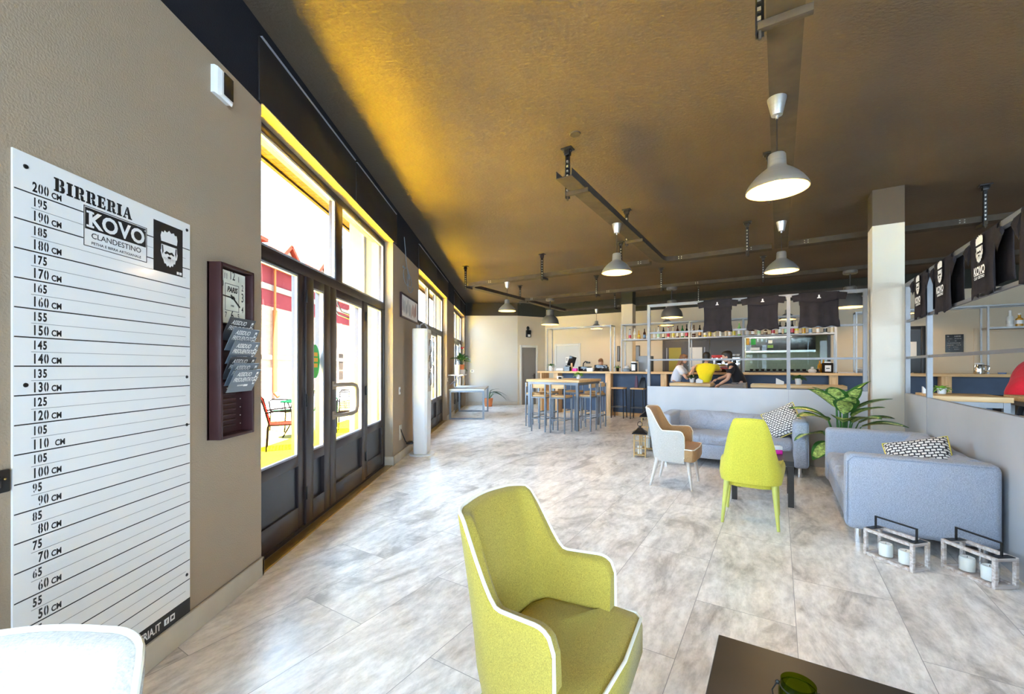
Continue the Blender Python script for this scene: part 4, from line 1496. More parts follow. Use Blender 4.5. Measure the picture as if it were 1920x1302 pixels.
h2 = thing('pale_house', 'pale house with a shuttered window next to the red house', 'house', (-10.5, 8.0, -.06))
MB().box(-8, 0, 0, 9.70, 0, 6.6).build('wall', M['plasterpale'], h2, smooth=0)
MB().box(-8.1, .4, -.2, 9.70, 6.6, 6.75).build('cornice', M['rooftile'], h2, smooth=0)
for z0 in (2.35, 4.75):
    MB().box(0, .05, 8.0, 8.9, z0, z0 + 1.35).build('shutter', M['orangepipe'], h2, smooth=0)
    MB().box(0, .09, 7.9, 9.0, z0 - .12, z0).build('window_sill', M['outer_wall'], h2, smooth=0)
MB().box(0, .12, 9.35, 9.5, 0, 6.6).build('downpipe', M['outer_wall'], h2, smooth=0)

# outer pier between the windows with its meter box
m = MB().box(-2.42, -1.975, 6.35, 6.85, -.015, 3.72)
struct('pier_outside', m, M['outer_wall'], 'pale outer pier beside the double glass doors', 'pier')
q = MB().cyl((-2.20, 6.32, 0), (-2.20, 6.32, 3.5), .018, n=8)
tag(q.build('pier_cable_pipe', M['bead'], None), 'thin grey conduit running up the outer pier', 'conduit')
mbx = thing('meter_box', 'white outdoor meter box with two hanging black cables by the outer pier', 'meter box', (-2.62, 6.4, 2.45))
MB().box(-.20, .19, 0, .3, 0, .72, .01).build('cabinet', M['white'], mbx)
MB().box(-.08, .06, -.012, 0, .34, .44, .004).build('vent', M['hair'], mbx)
MB().tube([(-.05, -.012, .34), (-.08, -.03, .1), (-.05, -.04, -.15), (.03, -.04, -.28), (.16, -.03, -.33), (.21, 0.02, -.34)], .012, 6).tube([(.02, -.012, .34), (.0, -.03, .12), (.02, -.04, -.12), (.08, -.04, -.24), (.18, -.03, -.28), (.21, .02, -.29)], .012, 6).build('cable', M['blackmetal'], mbx)


def garden_chair(label, loc, rz, seatmat, tubemat):
    t = thing('garden_chair', label, 'chair', loc, rz, 'terrace chairs')
    f = MB()
    for s_ in (-1, 1):
        f.tube([(s_ * .25, -.24, 0), (s_ * .24, -.22, .40), (s_ * .235, -.20, .45), (s_ * .225, -.30, .84), (s_ * .19, -.33, .88), (0, -.335, .89)], .013, 8)
        f.tube([(s_ * .27, .26, 0), (s_ * .275, .24, .40), (s_ * .28, .27, .64), (s_ * .275, .20, .68), (s_ * .26, -.10, .66), (s_ * .235, -.26, .64)], .013, 8)
        f.tube([(s_ * .24, -.21, .43), (s_ * .25, .24, .43)], .012, 8)
    f.tube([(-.25, .24, .43), (.25, .24, .43)], .012, 8)
    f.build('frame', tubemat, t)
    q = MB()
    for k in range(19):
        x = -.225 + k * .025
        q.tube([(x, .25, .435), (x, 0, .425), (x, -.2, .44)], .0075, 5)
    for k in range(9):
        y = .22 - k * .05
        q.tube([(-.235, y, .432), (.235, y, .432)], .006, 5)
    q.build('seat_weave', seatmat, t)
    q = MB()
    for k in range(18):
        x = -.21 + k * .0247
        q.tube([(x, -.205, .46), (x * .97, -.25, .65), (x * .9, -.325, .87)], .0075, 5)
    for k in range(8):
        z = .50 + k * .048
        yy = -.205 - .12 * (z - .46) / .41
        q.tube([(-.222, yy, z), (.222, yy, z)], .006, 5)
    q.build('back_weave', seatmat, t)
    return t


garden_chair('red woven terrace chair with dark legs outside the first pane', (-3.95, 7.35, -.015), R(-62), M['redcord'], M['darkmetal'])
garden_chair('green terrace chair behind the red one outside the first pane', (-4.95, 9.45, -.015), R(150), M['greenmetal'], M['darkmetal'])
garden_chair('green terrace chair seen through the narrow door', (-4.25, 9.62, -.015), R(20), M['greenmetal'], M['greenmetal'])
garden_chair('bare dark metal terrace chair seen beside the door handle', (-3.52, 9.3, -.015), R(200), M['darkmetal'], M['darkmetal'])
garden_chair('green terrace chair seen at the hinge side of the wide door', (-3.50, 10.4, -.015), R(100), M['greenmetal'], M['darkmetal'])
gt = thing('garden_table', 'round green metal terrace table between green chairs', 'table', (-4.30, 8.55, -.015))
MB().lathe([(0, .70), (.30, .70), (.31, .715), (.30, .725), (0, .725)], 32).build('table_top', M['greenmetal'], gt)
for a in range(4):
    q = MB().tube([(.26 * math.cos(a * PI / 2 + .4), .26 * math.sin(a * PI / 2 + .4), 0), (.05 * math.cos(a * PI / 2 + .4), .05 * math.sin(a * PI / 2 + .4), .4), (.18 * math.cos(a * PI / 2 + .4), .18 * math.sin(a * PI / 2 + .4), .70)], .012, 8)
    q.build('leg', M['darkmetal'], gt)
# ================================================================== CABLE TRAYS AND LAMPS
TZ = 3.225                        # underside of the trays


def tray(pts, label, round_=.22, gaps=()):
    """U-shaped tray swept along a line of (u, v) points with rounded turns"""
    P = []
    for i, p in enumerate(pts):
        p = Vector(p)
        if 0 < i < len(pts) - 1:
            a, b = (Vector(pts[i - 1]) - p).normalized(), (Vector(pts[i + 1]) - p).normalized()
            for k in range(9):
                t = k / 8
                P.append((p + a * round_) * (1 - t) ** 2 + p * 2 * t * (1 - t) + (p + b * round_) * t * t)
        else:
            P.append(p)
    prof = [(-.085, 0), (.085, 0), (.085, .075), (.079, .075), (.079, .006), (-.079, .006), (-.079, .075), (-.085, .075)]
    rings = []
    for i, p in enumerate(P):
        t = (P[min(i + 1, len(P) - 1)] - P[max(i - 1, 0)]).normalized()
        nrm = Vector((-t.y, t.x))
        rings.append([W(p.x + nrm.x * o, p.y + nrm.y * o, TZ + z)[:] for o, z in prof])
    mb = MB()
    mb.loft(rings)
    o = mb.build('cable_tray', M['tray'], None, smooth=30)
    tag(o, label, 'cable tray', 'ceiling cable trays')
    # joint plates with four screws on the near side
    for (u, v, side) in gaps:
        q = MB()
        for a in (-.022, .022):
            for z in (.022, .052):
                if side == 'u':
                    q.ball(W(u + a, v - .087, TZ + z), .008, 6, 5)
                else:
                    q.ball(W(u - .087, v + a, TZ + z), .008, 6, 5)
        q.build('joint_screw', M['traybright'], o)
    return o


VT1, VT2, VT3 = 7.80, 10.35, 13.0
UL, UB_, UD = -6.08, -1.76, 0.03
tray([(-1.95, VT1), (UL, VT1), (UL, VT2 - .1)], 'cable tray from the brass-lit window side over the high table, ending at the lamp', .22, [(-2.12, VT1, 'u'), (-5.4, VT1, 'u')])
tray([(UL, VT2 - .095), (UL, VT3), (2.6, VT3)], 'cable tray running along above the bottle racks', .2, [(-4.2, VT3, 'u')])
tray([(UL + .09, VT2), (6.5, VT2)], 'cable tray carrying the three big dark bell lamps', .2, [(-3.6, VT2, 'u'), (-1.55, VT2, 'u'), (UL + .3, VT2, 'u')])
tray([(UB_, 3.76), (UB_, VT1), (UD - .12, VT1)], 'dark cable tray open at its near end, over the middle of the floor', .25, [(UB_ + .33, VT1, 'u'), (UD - .42, VT1, 'u')])
tray([(UD, -2.0), (UD, VT1 - .02)], 'wide cable tray overhead running from the camera to the bar', .2)
tray([(UD + .10, VT1), (5.5, VT1)], 'cable tray passing behind the pale column', .2, [(UD + .32, VT1, 'u'), (2.0, VT1, 'u'), (3.3, VT1, 'u')])


def hanger(u, v, label, along='u', depth=.10):
    """ceiling plate, slotted strut at one side of the tray and an arm under it"""
    h = thing('tray_hanger', label, 'hanger', W(u, v, 0), RZ, 'cable tray hangers')
    off = (0, -.115) if along == 'u' else (-.115, 0)
    x, y = off
    MB().box(x - .06, x + .06, y - .045, y + .045, HC - .016, HC, .003).box(x - .03, x + .03, y - .03, y + .03, HC - .075, HC - .016, .006).ball((x + .035, y, HC - .03), .014, 8, 6).ball((x - .035, y, HC - .03), .014, 8, 6).build('ceiling_plate', M['blackmetal'], h)
    q = MB().box(x - .02, x - .012, y - .018, y + .018, TZ - .07, HC - .05).box(x - .02, x + .02, y + .012, y + .018, TZ - .07, HC - .05)
    z = TZ - .04
    while z < HC - .1:
        q.box(x - .0125, x + .006, y - .008, y + .0125, z, z + .022, mi=1)
        z += .05
    q.build('strut', [M['blackmetal'], M['traybright']], h, smooth=0)
    q = MB()
    if along == 'u':
        q.box(x - .02, x + .02, y - .01, .12, TZ - .045, TZ - .003, .003).cyl((x, y - .02, TZ - .025), (x, y + .04, TZ - .025), .012, n=8)
    else:
        q.box(x - .01, .12, y - .02, y + .02, TZ - .045, TZ - .003, .003).cyl((x - .02, y, TZ - .025), (x + .04, y, TZ - .025), .012, n=8)
    q.cyl((x, y, TZ - .09), (x, y, TZ - .03), .008, n=8)
    q.build('arm', M['tray'], h)
    return h


HANG = [(UL + .03, VT1, 'u', 'hanger at the window end corner of the tray over the high table'),
        (-4.08, VT1, 'u', 'hanger midway along the tray over the high table'),
        (-2.45, VT1, 'u', 'hanger beside the small aluminium lamp at the end of the high table tray'),
        (UB_, 4.10, 'v', 'hanger at the open near end of the dark middle tray'),
        (UB_, 6.15, 'v', 'second hanger along the dark middle tray'),
        (-.42, VT1, 'u', 'hanger with bright slots next to the bend before the column'),
        (UD, 2.62, 'v', 'big black hanger on the overhead tray close to the camera'),
        (UD, 5.32, 'v', 'hanger behind the largest aluminium lamp on the overhead tray'),
        (UL, VT2, 'v', 'hanger at the corner above the first big bell lamp'),
        (-3.89, VT2, 'u', 'first free hanger along the bell lamp tray'),
        (-2.31, VT2, 'u', 'hanger just window side of the middle bell lamp'),
        (-.27, VT2, 'u', 'hanger behind the aluminium lamp over the grey partition'),
        (-4.3, VT3, 'u', 'hanger on the tray above the bottle racks, near the window'),
        (-1.9, VT3, 'u', 'hanger on the tray above the bottle racks, beside the column'),
        (2.2, VT1, 'u', 'hanger on the tray beyond the pale column')]
for u, v, al, lb in HANG:
    hanger(u, v, lb, al)


def point(parent, z, e, r=.035):
    l = bpy.data.lights.new('bulb_light', 'POINT')
    l.energy = e
    l.color = (1.0, .74, .42)
    l.shadow_soft_size = r
    o = bpy.data.objects.new('bulb_light', l)
    COL.objects.link(o)
    o.parent = parent
    o.location = (0, 0, z)
    return o


def foto(u, v, label, zr=2.60, e=32, big=1.0):
    t = thing('pendant_lamp', label, 'lamp', W(u, v, zr), 0, 'aluminium pendant lamps')
    k = big
    out = [(.190, 0), (.188, .012), (.178, .032), (.158, .062), (.132, .092), (.104, .118), (.078, .138), (.060, .152), (.056, .165), (.053, .235), (.046, .245), (0, .247)]
    MB().surf([(r * k, z) for r, z in out], 48).build('shade', M['alu'], t, smooth=60)
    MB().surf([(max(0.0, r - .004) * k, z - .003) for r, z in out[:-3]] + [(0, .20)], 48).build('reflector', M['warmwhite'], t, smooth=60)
    MB().ball((0, 0, .085), .032, 16, 10).build('bulb', M['bulb'], t)
    MB().cyl((0, 0, .24), (0, 0, TZ - zr - .14), .004, n=8).build('cord', M['blackmetal'], t)
    MB().lathe([(.0, 0), (.008, 0), (.010, .02), (.034, .024), (.058, .132), (.058, .140), (0, .140)], 28, (0, 0, TZ - zr - .1405)).build('canopy', M['alu'], t)
    point(t, .045, e)
    return t


foto(-.01, 3.42, 'largest aluminium pendant lamp, hanging from the wide overhead tray', 2.60)
foto(UB_, 5.35, 'aluminium pendant lamp on the dark middle tray')
foto(UD, 6.37, 'aluminium pendant lamp in front of the grey partition, on the overhead tray')
foto(-5.0, VT1, 'aluminium pendant lamp near the end wall, over the high table tray')
foto(-4.94, VT3, 'aluminium pendant lamp above the till')
foto(-2.77, VT3, 'aluminium pendant lamp half hidden behind the middle bell lamp')
foto(.19, VT3, 'aluminium pendant lamp between two hanging shirts')
foto(2.43, VT3, 'aluminium pendant lamp glimpsed past the column edge')


def hektar(u, label, zr=2.53, e=55):
    t = thing('bell_lamp', label, 'lamp', W(u, VT2, zr), 0, 'big dark bell lamps')
    out = [(.238, 0), (.238, .015), (.232, .07), (.216, .125), (.188, .175), (.150, .212), (.118, .235), (.104, .25), (.102, .385), (.08, .40), (0, .402)]
    MB().surf(out, 48).build('shade', M['lampgrey'], t, smooth=40)
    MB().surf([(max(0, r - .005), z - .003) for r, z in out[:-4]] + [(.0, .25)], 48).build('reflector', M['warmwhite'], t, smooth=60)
    MB().ball((0, 0, .09), .045, 16, 10).build('bulb', M['bulb'], t)
    MB().cyl((0, 0, .40), (0, 0, TZ - zr - .06), .012, n=8).build('cord', M['blackmetal'], t)
    MB().lathe([(0, 0), (.10, 0), (.115, .015), (.115, .062), (0, .062)], 32, (0, 0, TZ - zr - .0625)).build('canopy', M['lampgrey'], t)
    point(t, .05, e, .05)


hektar(-5.25, 'big dark bell lamp near the end wall, first of three on the tray')
hektar(-2.10, 'big dark bell lamp in the middle of the tray, above the girl')
hektar(1.16, 'big dark bell lamp beside the pale column')

# small fittings on the ceiling
cd = thing('ceiling_socket', 'small round brass-edged ceiling hole above the open tray end', 'ceiling fitting', (.62, 4.18, HC - .012))
MB().lathe([(.02, 0), (.05, 0), (.055, .012), (.02, .012)], 20).build('ring', M['tray'], cd)

# ================================================================== PARTITIONS
def partition(label, origin, rz, L, posts, h0=1.065, rails=(1.505, 1.955), top=2.43, tube=.045):
    t = thing('partition_screen', label, 'partition', origin, rz)
    MB().box(0, L, -.02, .02, 0, h0).build('board_panel', M['panelgrey'], t, smooth=0)
    for x in posts:
        MB().box(x - tube / 2, x + tube / 2, -.0225, .0225, h0 + .0005, top - tube).build('post', M['greymetal'], t, smooth=0)
    for x in posts[1:-1]:
        MB().box(x - .003, x + .003, -.0225, -.0202, 0, h0).build('board_joint', M['bead'], t, smooth=0)
    MB().box(posts[0] - tube / 2, posts[-1] + tube / 2, -.0225, .0225, top - tube, top).build('top_rail', M['greymetal'], t, smooth=0)
    for z in rails:
        MB().box(posts[0], posts[-1], -.012, .012, z - .014, z + .014).build('rail', M['greymetal'], t, smooth=0)
    return t


partition('grey half-height partition with steel frame behind the long sofa, shirts hung on it', W(-1.87, 7.30), RZ, 2.87, [.022, 1.99, 2.845])
partition('grey half-height partition with steel frame beside the nearer sofa, shirts hung on it', W(1.36, 7.13), RZ - R(90), 6.2, [.025, .93, 3.4, 6.1])


def tshirt(label, loc, rz, group, front=True, wdt=.45, drop=.50, seed=0):
    """t-shirt folded over the top rail: two hanging layers, a fold on the rail and the sleeve stubs"""
    random.seed(seed)
    t = thing('hanging_tshirt', label, 't-shirt', loc, rz, group)
    nx, nz = 22, 14
    ph = random.uniform(0, 6)

    def wave(x, z):
        dd_ = max(0.0, -z)
        return .012 * math.sin(x * 21 + ph + 1.5 * dd_) * min(1, dd_ * 4) + .008 * math.sin(x * 43 + ph * 2) * min(1, dd_ * 3)
    rings = []
    Lf, Lb = drop, .14 if not front else drop * .85
    path = []
    for k in range(nz + 1):
        z = -Lf + (Lf + .0) * k / nz
        path.append((-.032, z))
    path += [(-.028, .014), (-.012, .026), (.012, .026), (.028, .014)]
    for k in range(7):
        path.append((.032, -Lb * k / 6))
    vs, fs = [], []
    for j, (y, z) in enumerate(path):
        for i in range(nx + 1):
            x = (i / nx - .5) * wdt
            shape = 1 - .05 * math.sin(PI * min(1, max(0, -z / Lf))) + (.03 if z < -Lf * .8 else 0)
            vs.append((x * shape, y - (wave(x, z) if y < 0 else -wave(x, z) * .6) - .008 * (1 if y < 0 else -1), z - .012 * math.sin(i * .9 + ph) * (1 if j == 0 else 0)))
    for j in range(len(path) - 1):
        for i in range(nx):
            a = j * (nx + 1) + i
            fs.append((a, a + 1, a + nx + 2, a + nx + 1))
    mb = MB().add(vs, fs)
    o = mb.build('body', M['cloth'], t, smooth=80)
    sm = o.modifiers.new('cloth_thickness', 'SOLIDIFY')
    sm.thickness = .004
    sm.offset = 0
    for s_ in (-1, 1):
        q = MB()
        x0 = s_ * wdt / 2
        a, b = -.02, -.19
        pts_ = [(x0 * .96, a), (x0 + s_ * .09, -.03), (x0 + s_ * .10, -.10), (x0 + s_ * .02, b)]
        if not front:
            pts_ = [(x0 * .9, .012), (x0 + s_ * .085, -.005), (x0 + s_ * .065, -.10), (x0 * .8, -.085)]
        for y in (-.048, -.036):
            pass
        n_ = 5
        rows = []
        for i in range(n_ + 1):
            tt = i / n_
            top_ = Vector(pts_[0]) * (1 - tt) + Vector(pts_[1]) * tt
            bot_ = Vector(pts_[3]) * (1 - tt) + Vector(pts_[2]) * tt
            mid = (top_ + bot_) / 2
            bl = .016 * math.sin(PI * (.15 + .7 * tt))
            rows.append([(top_.x, -.046, top_.y), (mid.x, -.050 - bl, mid.y), (bot_.x, -.046, bot_.y), (mid.x, -.036 + bl * .4, mid.y)])
        q.loft(rows)
        q.build('sleeve', M['cloth'], t, smooth=60)
    RX = Matrix.Rotation(R(90), 4, 'X')
    if front:
        wb, kb = MB(), MB()
        beard_face(wb, kb, 0, -.215, .15, .215, .0)
        glyphs(wb, [('KOVO', 0, -.30, .085, .003, 'CENTER', .85), ('CLANDESTINO', 0, -.335, .030, .0008, 'CENTER', .95)], 0, 0)
        wb.box(-.10, .10, -.306, -.302, -.0001, .0001)
        Mx = Matrix.Translation((0, -.060, 0)) @ RX
        for mb_, nm_, mm_ in ((wb, 'print', 'paper'), (kb, 'print_line', 'cloth')):
            mb_.v = [(Mx @ Vector(p))[:] for p in mb_.v]
            if nm_ == 'print':
                po = mb_.build(nm_, M[mm_], t, smooth=0)
            else:
                mb_.v = [(a_, b_ - .001, c_) for a_, b_, c_ in mb_.v]
                mb_.build(nm_, M[mm_], po, smooth=0)
    else:
        # back yoke fold with the small neck print
        q = MB()
        rows = []
        for i in range(13):
            tt = i / 12
            x = (tt - .5) * wdt * .86
            zz = -.095 - .022 * math.sin(PI * tt) + .006 * math.sin(i * 2.1)
            rows.append([(x, -.046, .02), (x, -.062, -.02), (x, -.066, zz + .02), (x, -.058, zz), (x, -.046, zz + .005)])
        q.loft(rows)
        q.build('yoke_fold', M['cloth'], t, smooth=70)
        q = MB()
        q.add([(-.016, -.069, -.055), (.016, -.069, -.055), (0, -.068, -.030)], [(0, 1, 2)]).add([(-.022, -.069, -.066), (.022, -.069, -.066), (.022, -.069, -.058), (-.022, -.069, -.058)], [(0, 1, 2, 3)])
        q.ball((0, -.068, -.028), (.010, .002, .010), 8, 6)
        q.build('neck_print', M['paper'], t, smooth=0)
    return t


for i, (u, lb) in enumerate([(-.80, 'black t-shirt with neck print on the long sofa partition, window side of three'), (-.20, 'black t-shirt with neck print on the long sofa partition, middle of three'),
                             (.47, 'wide black t-shirt with neck print on the long sofa partition, beside the column')]):
    tshirt(lb, W(u, 7.30, 2.405), RZ + R((-1, 1, 2)[i]), 'shirts with neck print', False, (.40, .40, .46)[i], (.47, .47, .46)[i], i + 1)
for i, (v, lb) in enumerate([(6.36, 'black t-shirt with white bearded face, next to the column'), (5.60, 'black t-shirt with white bearded face, second from the column'),
                             (4.66, 'black t-shirt with white bearded face, third from the column'), (3.80, 'black t-shirt with only its sleeve edge in view at the picture border')]):
    tshirt(lb, W(1.36, v, 2.405), RZ - R(90), 'shirts with bearded face', True, .50, (.47, .49, .46, .47)[i], i + 11)

# ================================================================== BAR
CZ = 1.25                         # counter top height
bar = thing('bar_counter', 'long bar counter with blue front boards, pine posts and pine top', 'bar counter', (0, 0, 0), RZ)
BU0, BU1 = -6.30, 5.6
m = MB()
m.box(BU0, BU1, 11.55, 12.30, CZ - .055, CZ, .004)
m.build('counter_top', M['pine'], bar)
m = MB().box(-5.60, BU1 - .05, 11.86, 11.90, .10, CZ - .056)
m.build('front_board', M['barblue'], bar, smooth=0)
m = MB().box(-5.60, BU1 - .05, 11.84, 11.90, 0, .10)
m.build('kickboard', M['pine'], bar, smooth=0)
for u in (-6.2, -5.70, -4.07, -2.56, -.80, 1.02, 2.79, 4.4):
    w_ = .05 if u < -6 else .15
    MB().box(u - w_ / 2, u + w_ / 2, 11.60, 11.835 if u > -5.65 else 12.1, 0, CZ - .056, .003).build('post', M['pinev'], bar)
bc = thing('kitchen_worktop', 'low back counter under the kitchen hatch', 'counter', (0, 0, 0), RZ)
MB().box(-1.7, 1.15, 13.45, 14.09, 0, .94).build('cabinet', M['doordark'], bc, smooth=0)
MB().box(-1.75, 1.2, 13.42, 14.09, .94, .98).build('worktop', M['steel'], bc, smooth=0)


def rack(label, u0, u1, shelves, posts, v0=11.72, v1=12.06, top=2.57, tube=.03):
    t = thing('bottle_rack', label, 'rack', (0, 0, 0), RZ, 'steel racks on the bar counter')
    for u in posts:
        for v in (v0, v1):
            MB().box(u - tube / 2, u + tube / 2, v - tube / 2, v + tube / 2, CZ + .0005, top - tube).build('post', M['rackmetal'], t, smooth=0)
    for v in (v0, v1):
        MB().box(u0 - tube / 2, u1 + tube / 2, v - tube / 2, v + tube / 2, top - tube, top).build('rail', M['rackmetal'], t, smooth=0)
    for u in (u0, u1):
        MB().box(u - tube / 2, u + tube / 2, v0 + tube / 2, v1 - tube / 2, top - tube, top).build('cross_rail', M['rackmetal'], t, smooth=0)
    for a, b, z in shelves:
        MB().box(a, b, v0 - tube / 2 - .001, v1 + tube / 2 + .001, z - .035, z).build('shelf', M['rackmetal'], t, smooth=0)
    return t


rack('bare steel rack frame around the till', -6.04, -4.03, [], [-6.04, -4.03])
SHZ = 2.145
rack('steel rack with the long bottle shelf over the bar', -3.72, 1.07, [(-3.70, 1.05, SHZ)], [-3.72, -1.95, -.73, 1.07])
rack('dark steel rack at the far bar end beyond the column', 1.42, 5.2, [(3.40, 5.2, SHZ)], [1.42, 3.39, 5.2])

# ---- bottles: (pixel column in the photograph gives the place along the shelf)
def bottle_mesh(r, h, neck, style):
    if style == 'jar':
        return [(0, 0), (r, 0), (r, h * .78), (r * .8, h * .84), (r * .8, h), (0, h)]
    if style == 'square':
        return [(0, 0), (r, 0), (r, h * .62), (r * .45, h * .70), (r * .36, h * .95), (r * .4, h), (0, h)]
    if style == 'wide':
        return [(0, 0), (r, 0), (r * 1.05, h * .25), (r * .8, h * .48), (r * .35, h * .62), (r * .32, h), (0, h)]
    return [(0, 0), (r, 0), (r, h * .52), (r * .75, h * .63), (r * .36, h * .74), (r * .34, h * .97), (r * .38, h), (0, h)]


BC = {'clear': ((.62, .62, .58), .12), 'brown': ((.07, .022, .012), .1), 'black': ((.014, .013, .013), .12), 'green': ((.02, .16, .03), .1), 'amber': ((.55, .26, .02), .1),
      'yellow': ((.66, .52, .04), .12), 'red': ((.50, .02, .03), .15), 'white': ((.78, .76, .72), .3), 'orange': ((.68, .30, .07), .15), 'blue': ((.12, .20, .32), .12), 'pale green': ((.25, .55, .16), .12),
      'cream': ((.66, .56, .36), .2), 'mint': ((.45, .68, .42), .2)}
BM = {k: mat('bottle_' + k.replace(' ', '_'), c, r_, var=.08) for k, (c, r_) in BC.items()}
BOT = [(1181, 'clear', 'red', 26, 'tall'), (1190, 'white', 'cream', 28, 'tall'), (1198, 'amber', 'yellow', 23, 'wide'), (1208.5, 'brown', 'blue', 25, 'square'), (1215, 'cream', 'white', 20, 'tall'),
       (1227, 'clear', 'white', 26, 'square'), (1234.5, 'white', 'mint', 30, 'tall'), (1244, 'black', 'cream', 29, 'tall'), (1253, 'clear', 'red', 27, 'tall'), (1262, 'cream', 'yellow', 29, 'tall'),
       (1270.5, 'brown', 'cream', 31, 'tall'), (1279.5, 'green', 'white', 31, 'tall'), (1287.5, 'black', 'red', 31, 'tall'), (1301, 'brown', 'white', 31, 'wide'), (1312, 'black', 'orange', 30, 'tall'),
       (1322, 'yellow', 'white', 33, 'tall'), (1331, 'amber', 'yellow', 15, 'jar'), (1340, 'yellow', 'cream', 15, 'jar'), (1351, 'white', 'clear', 17, 'jar'), (1361, 'orange', 'cream', 16, 'jar'),
       (1368.5, 'orange', 'white', 15, 'jar'), (1376, 'cream', 'yellow', 16, 'jar'), (1386, 'pale green', 'white', 30, 'square'), (1401, 'clear', 'white', 25, 'tall'), (1411.5, 'brown', 'white', 22, 'square'),
       (1423, 'white', 'mint', 22, 'square'), (1435.5, 'brown', 'cream', 20, 'wide'), (1449.5, 'white', 'red', 24, 'square'), (1462.5, 'black', 'white', 28, 'tall'), (1473.5, 'black', 'mint', 27, 'tall'),
       (1485.5, 'black', 'red', 28, 'tall'), (1493.5, 'cream', 'yellow', 26, 'wide'), (1507, 'yellow', 'amber', 15, 'jar'), (1519.5, 'clear', 'blue', 14, 'jar'), (1533.5, 'orange', 'white', 15, 'jar'),
       (1547.5, 'white', 'black', 14, 'jar'), (1560.5, 'white', 'cream', 15, 'jar')]
VB = 11.86
for i, (px, body, labc, hcm, sty) in enumerate(BOT):
    u = uv_px(px, VB)
    h_ = hcm / 100 * 1.12
    r_ = {'tall': .038, 'wide': .042, 'square': .038, 'jar': .036}[sty]
    kind = 'jar' if sty == 'jar' else 'bottle'
    t = thing(kind, '%s %s with %s label, %s from the window end of the bar shelf' % (body, kind, labc, ordinal(i)), kind, W(u, VB, SHZ + .0005), RZ, 'bottles on the long bar shelf')
    MB().lathe(bottle_mesh(r_, h_, 0, sty), 16).build('glass_body', BM[body], t, smooth=50)
    MB().surf([(r_ + .0012, h_ * .12), (r_ + .0012, h_ * (.42 if sty != 'jar' else .66))], 16).build('label_band', BM[labc], t, smooth=50)
    rc = r_ * (.42 if sty != 'jar' else .84)
    MB().cyl((0, 0, h_ * .93), (0, 0, h_ + .004), rc, n=12).build('cap', BM['black' if i % 3 == 0 else ('red' if labc == 'red' else 'cream')], t)
for u, c1_, c2_, h_ in ((3.72, 'white', 'clear', .30), (3.84, 'amber', 'white', .24)):
    t = thing('bottle', ('white bottle on the far rack shelf beyond the partition' if u < 3.8 else 'amber flask with white stripes on the far rack shelf beyond the partition'), 'bottle', W(u, VB, SHZ + .0005), RZ, 'bottles on the far rack')
    MB().lathe(bottle_mesh(.05, h_, 0, 'square'), 16).build('glass_body', BM[c1_], t, smooth=50)
    MB().surf([(.0515, .05), (.0515, .12)], 16).build('label_band', BM[c2_], t, smooth=50)
    MB().cyl((0, 0, h_ * .93), (0, 0, h_ + .01), .022, n=12).build('cap', BM['white'], t)

# ---- things on the bar counter
def on_bar(name, px, label, cat, v=11.8, rz=0.0, group=None):
    return thing(name, label, cat, W(uv_px(px, v), v, CZ + .0005), RZ + rz, group)


t = small_plant('potted_cactus', 'small green plant in a white cone pot at the till end of the bar', W(uv_px(1034, 11.66), 11.66, CZ + .0005), .085, .16, 'potwhite', 20, .12, .03, ['leaf', 'leaflime'], 31, el0=.2, el1=1.4, stem=.02)
t = on_bar('paper_bag', 1052, 'crumpled white paper on the bar beside the till', 'paper')
MB().box(-.14, .12, -.1, .1, 0, .10, .04, 3).build('sheet', M['paper'], t)
t = on_bar('card_holder', 1064, 'dark leaflet holder on the bar next to the white paper', 'holder')
MB().box(-.09, .09, -.06, .06, 0, .14).build('box', M['blackgloss'], t, smooth=0)
MB().box(-.05, -.01, -.03, .0, .1401, .17).box(.0, .05, -.03, .0, .1401, .165).build('leaflet', M['shutterdark'], t, smooth=0)
t = on_bar('till_screen', 1072, 'black tilted till screen on a stand', 'screen', 12.0)
q = MB().box(-.11, .11, -.02, .02, -.15, .15, .008, M=Matrix.Translation((0, 0, .30)) @ Matrix.Rotation(R(18), 4, 'Y') @ Matrix.Rotation(R(35), 4, 'Z'))
q.build('monitor', M['blackgloss'], t)
MB().box(-.1, .1, -.09, .09, 0, .03, .006).bar((0, 0, .03), (0, .0, .25), .05).build('stand', M['pine'], t)
t = on_bar('mint_box', 1078, 'magenta box on the bar under the tilted screen', 'box', 11.66)
MB().box(-.07, .07, -.04, .04, 0, .085, .01).build('box', M['magenta'], t)
t = on_bar('receipt_printer', 1097, 'low black receipt printer with scanner beside the till', 'printer', 11.95)
MB().box(-.17, .17, -.12, .12, 0, .14, .01).build('case', M['blackgloss'], t)
MB().tube([(-.06, 0, .14), (-.05, 0, .24), (.02, -.02, .29), (.10, -.04, .27)], .018, 8).box(.05, .16, -.06, .02, .23, .28, .01).build('scanner', M['blackmetal'], t)
t = on_bar('tissue_box', 1107.5, 'small pale blue box between printer and monitor', 'box', 11.66)
MB().box(-.10, .08, -.05, .05, 0, .10, .004).build('box', M['towerwhite'], t)
t = on_bar('till_monitor', 1127, 'wide black monitor in front of the bartender', 'screen', 11.95)
MB().box(-.20, .19, -.03, .02, .04, .19, .01).build('monitor', M['blackgloss'], t)
MB().box(-.10, .10, -.034, -.031, .10, .118).box(.07, .16, -.034, -.031, .155, .17).build('monitor_print', M['bead'], t, smooth=0)
MB().box(-.1, .1, -.07, .07, 0, .02, .004).bar((0, 0.0, .02), (0, 0.0, .1), .06).build('stand', M['blackmetal'], t)
small_plant('potted_plant', 'small sprig plant behind the steel post beside the monitor', W(-3.875, 11.86, CZ + .0005), .045, .10, 'shutterdark', 14, .07, .02, ['leaf', 'leaflime'], 33, el0=.2, el1=1.4, stem=.05)
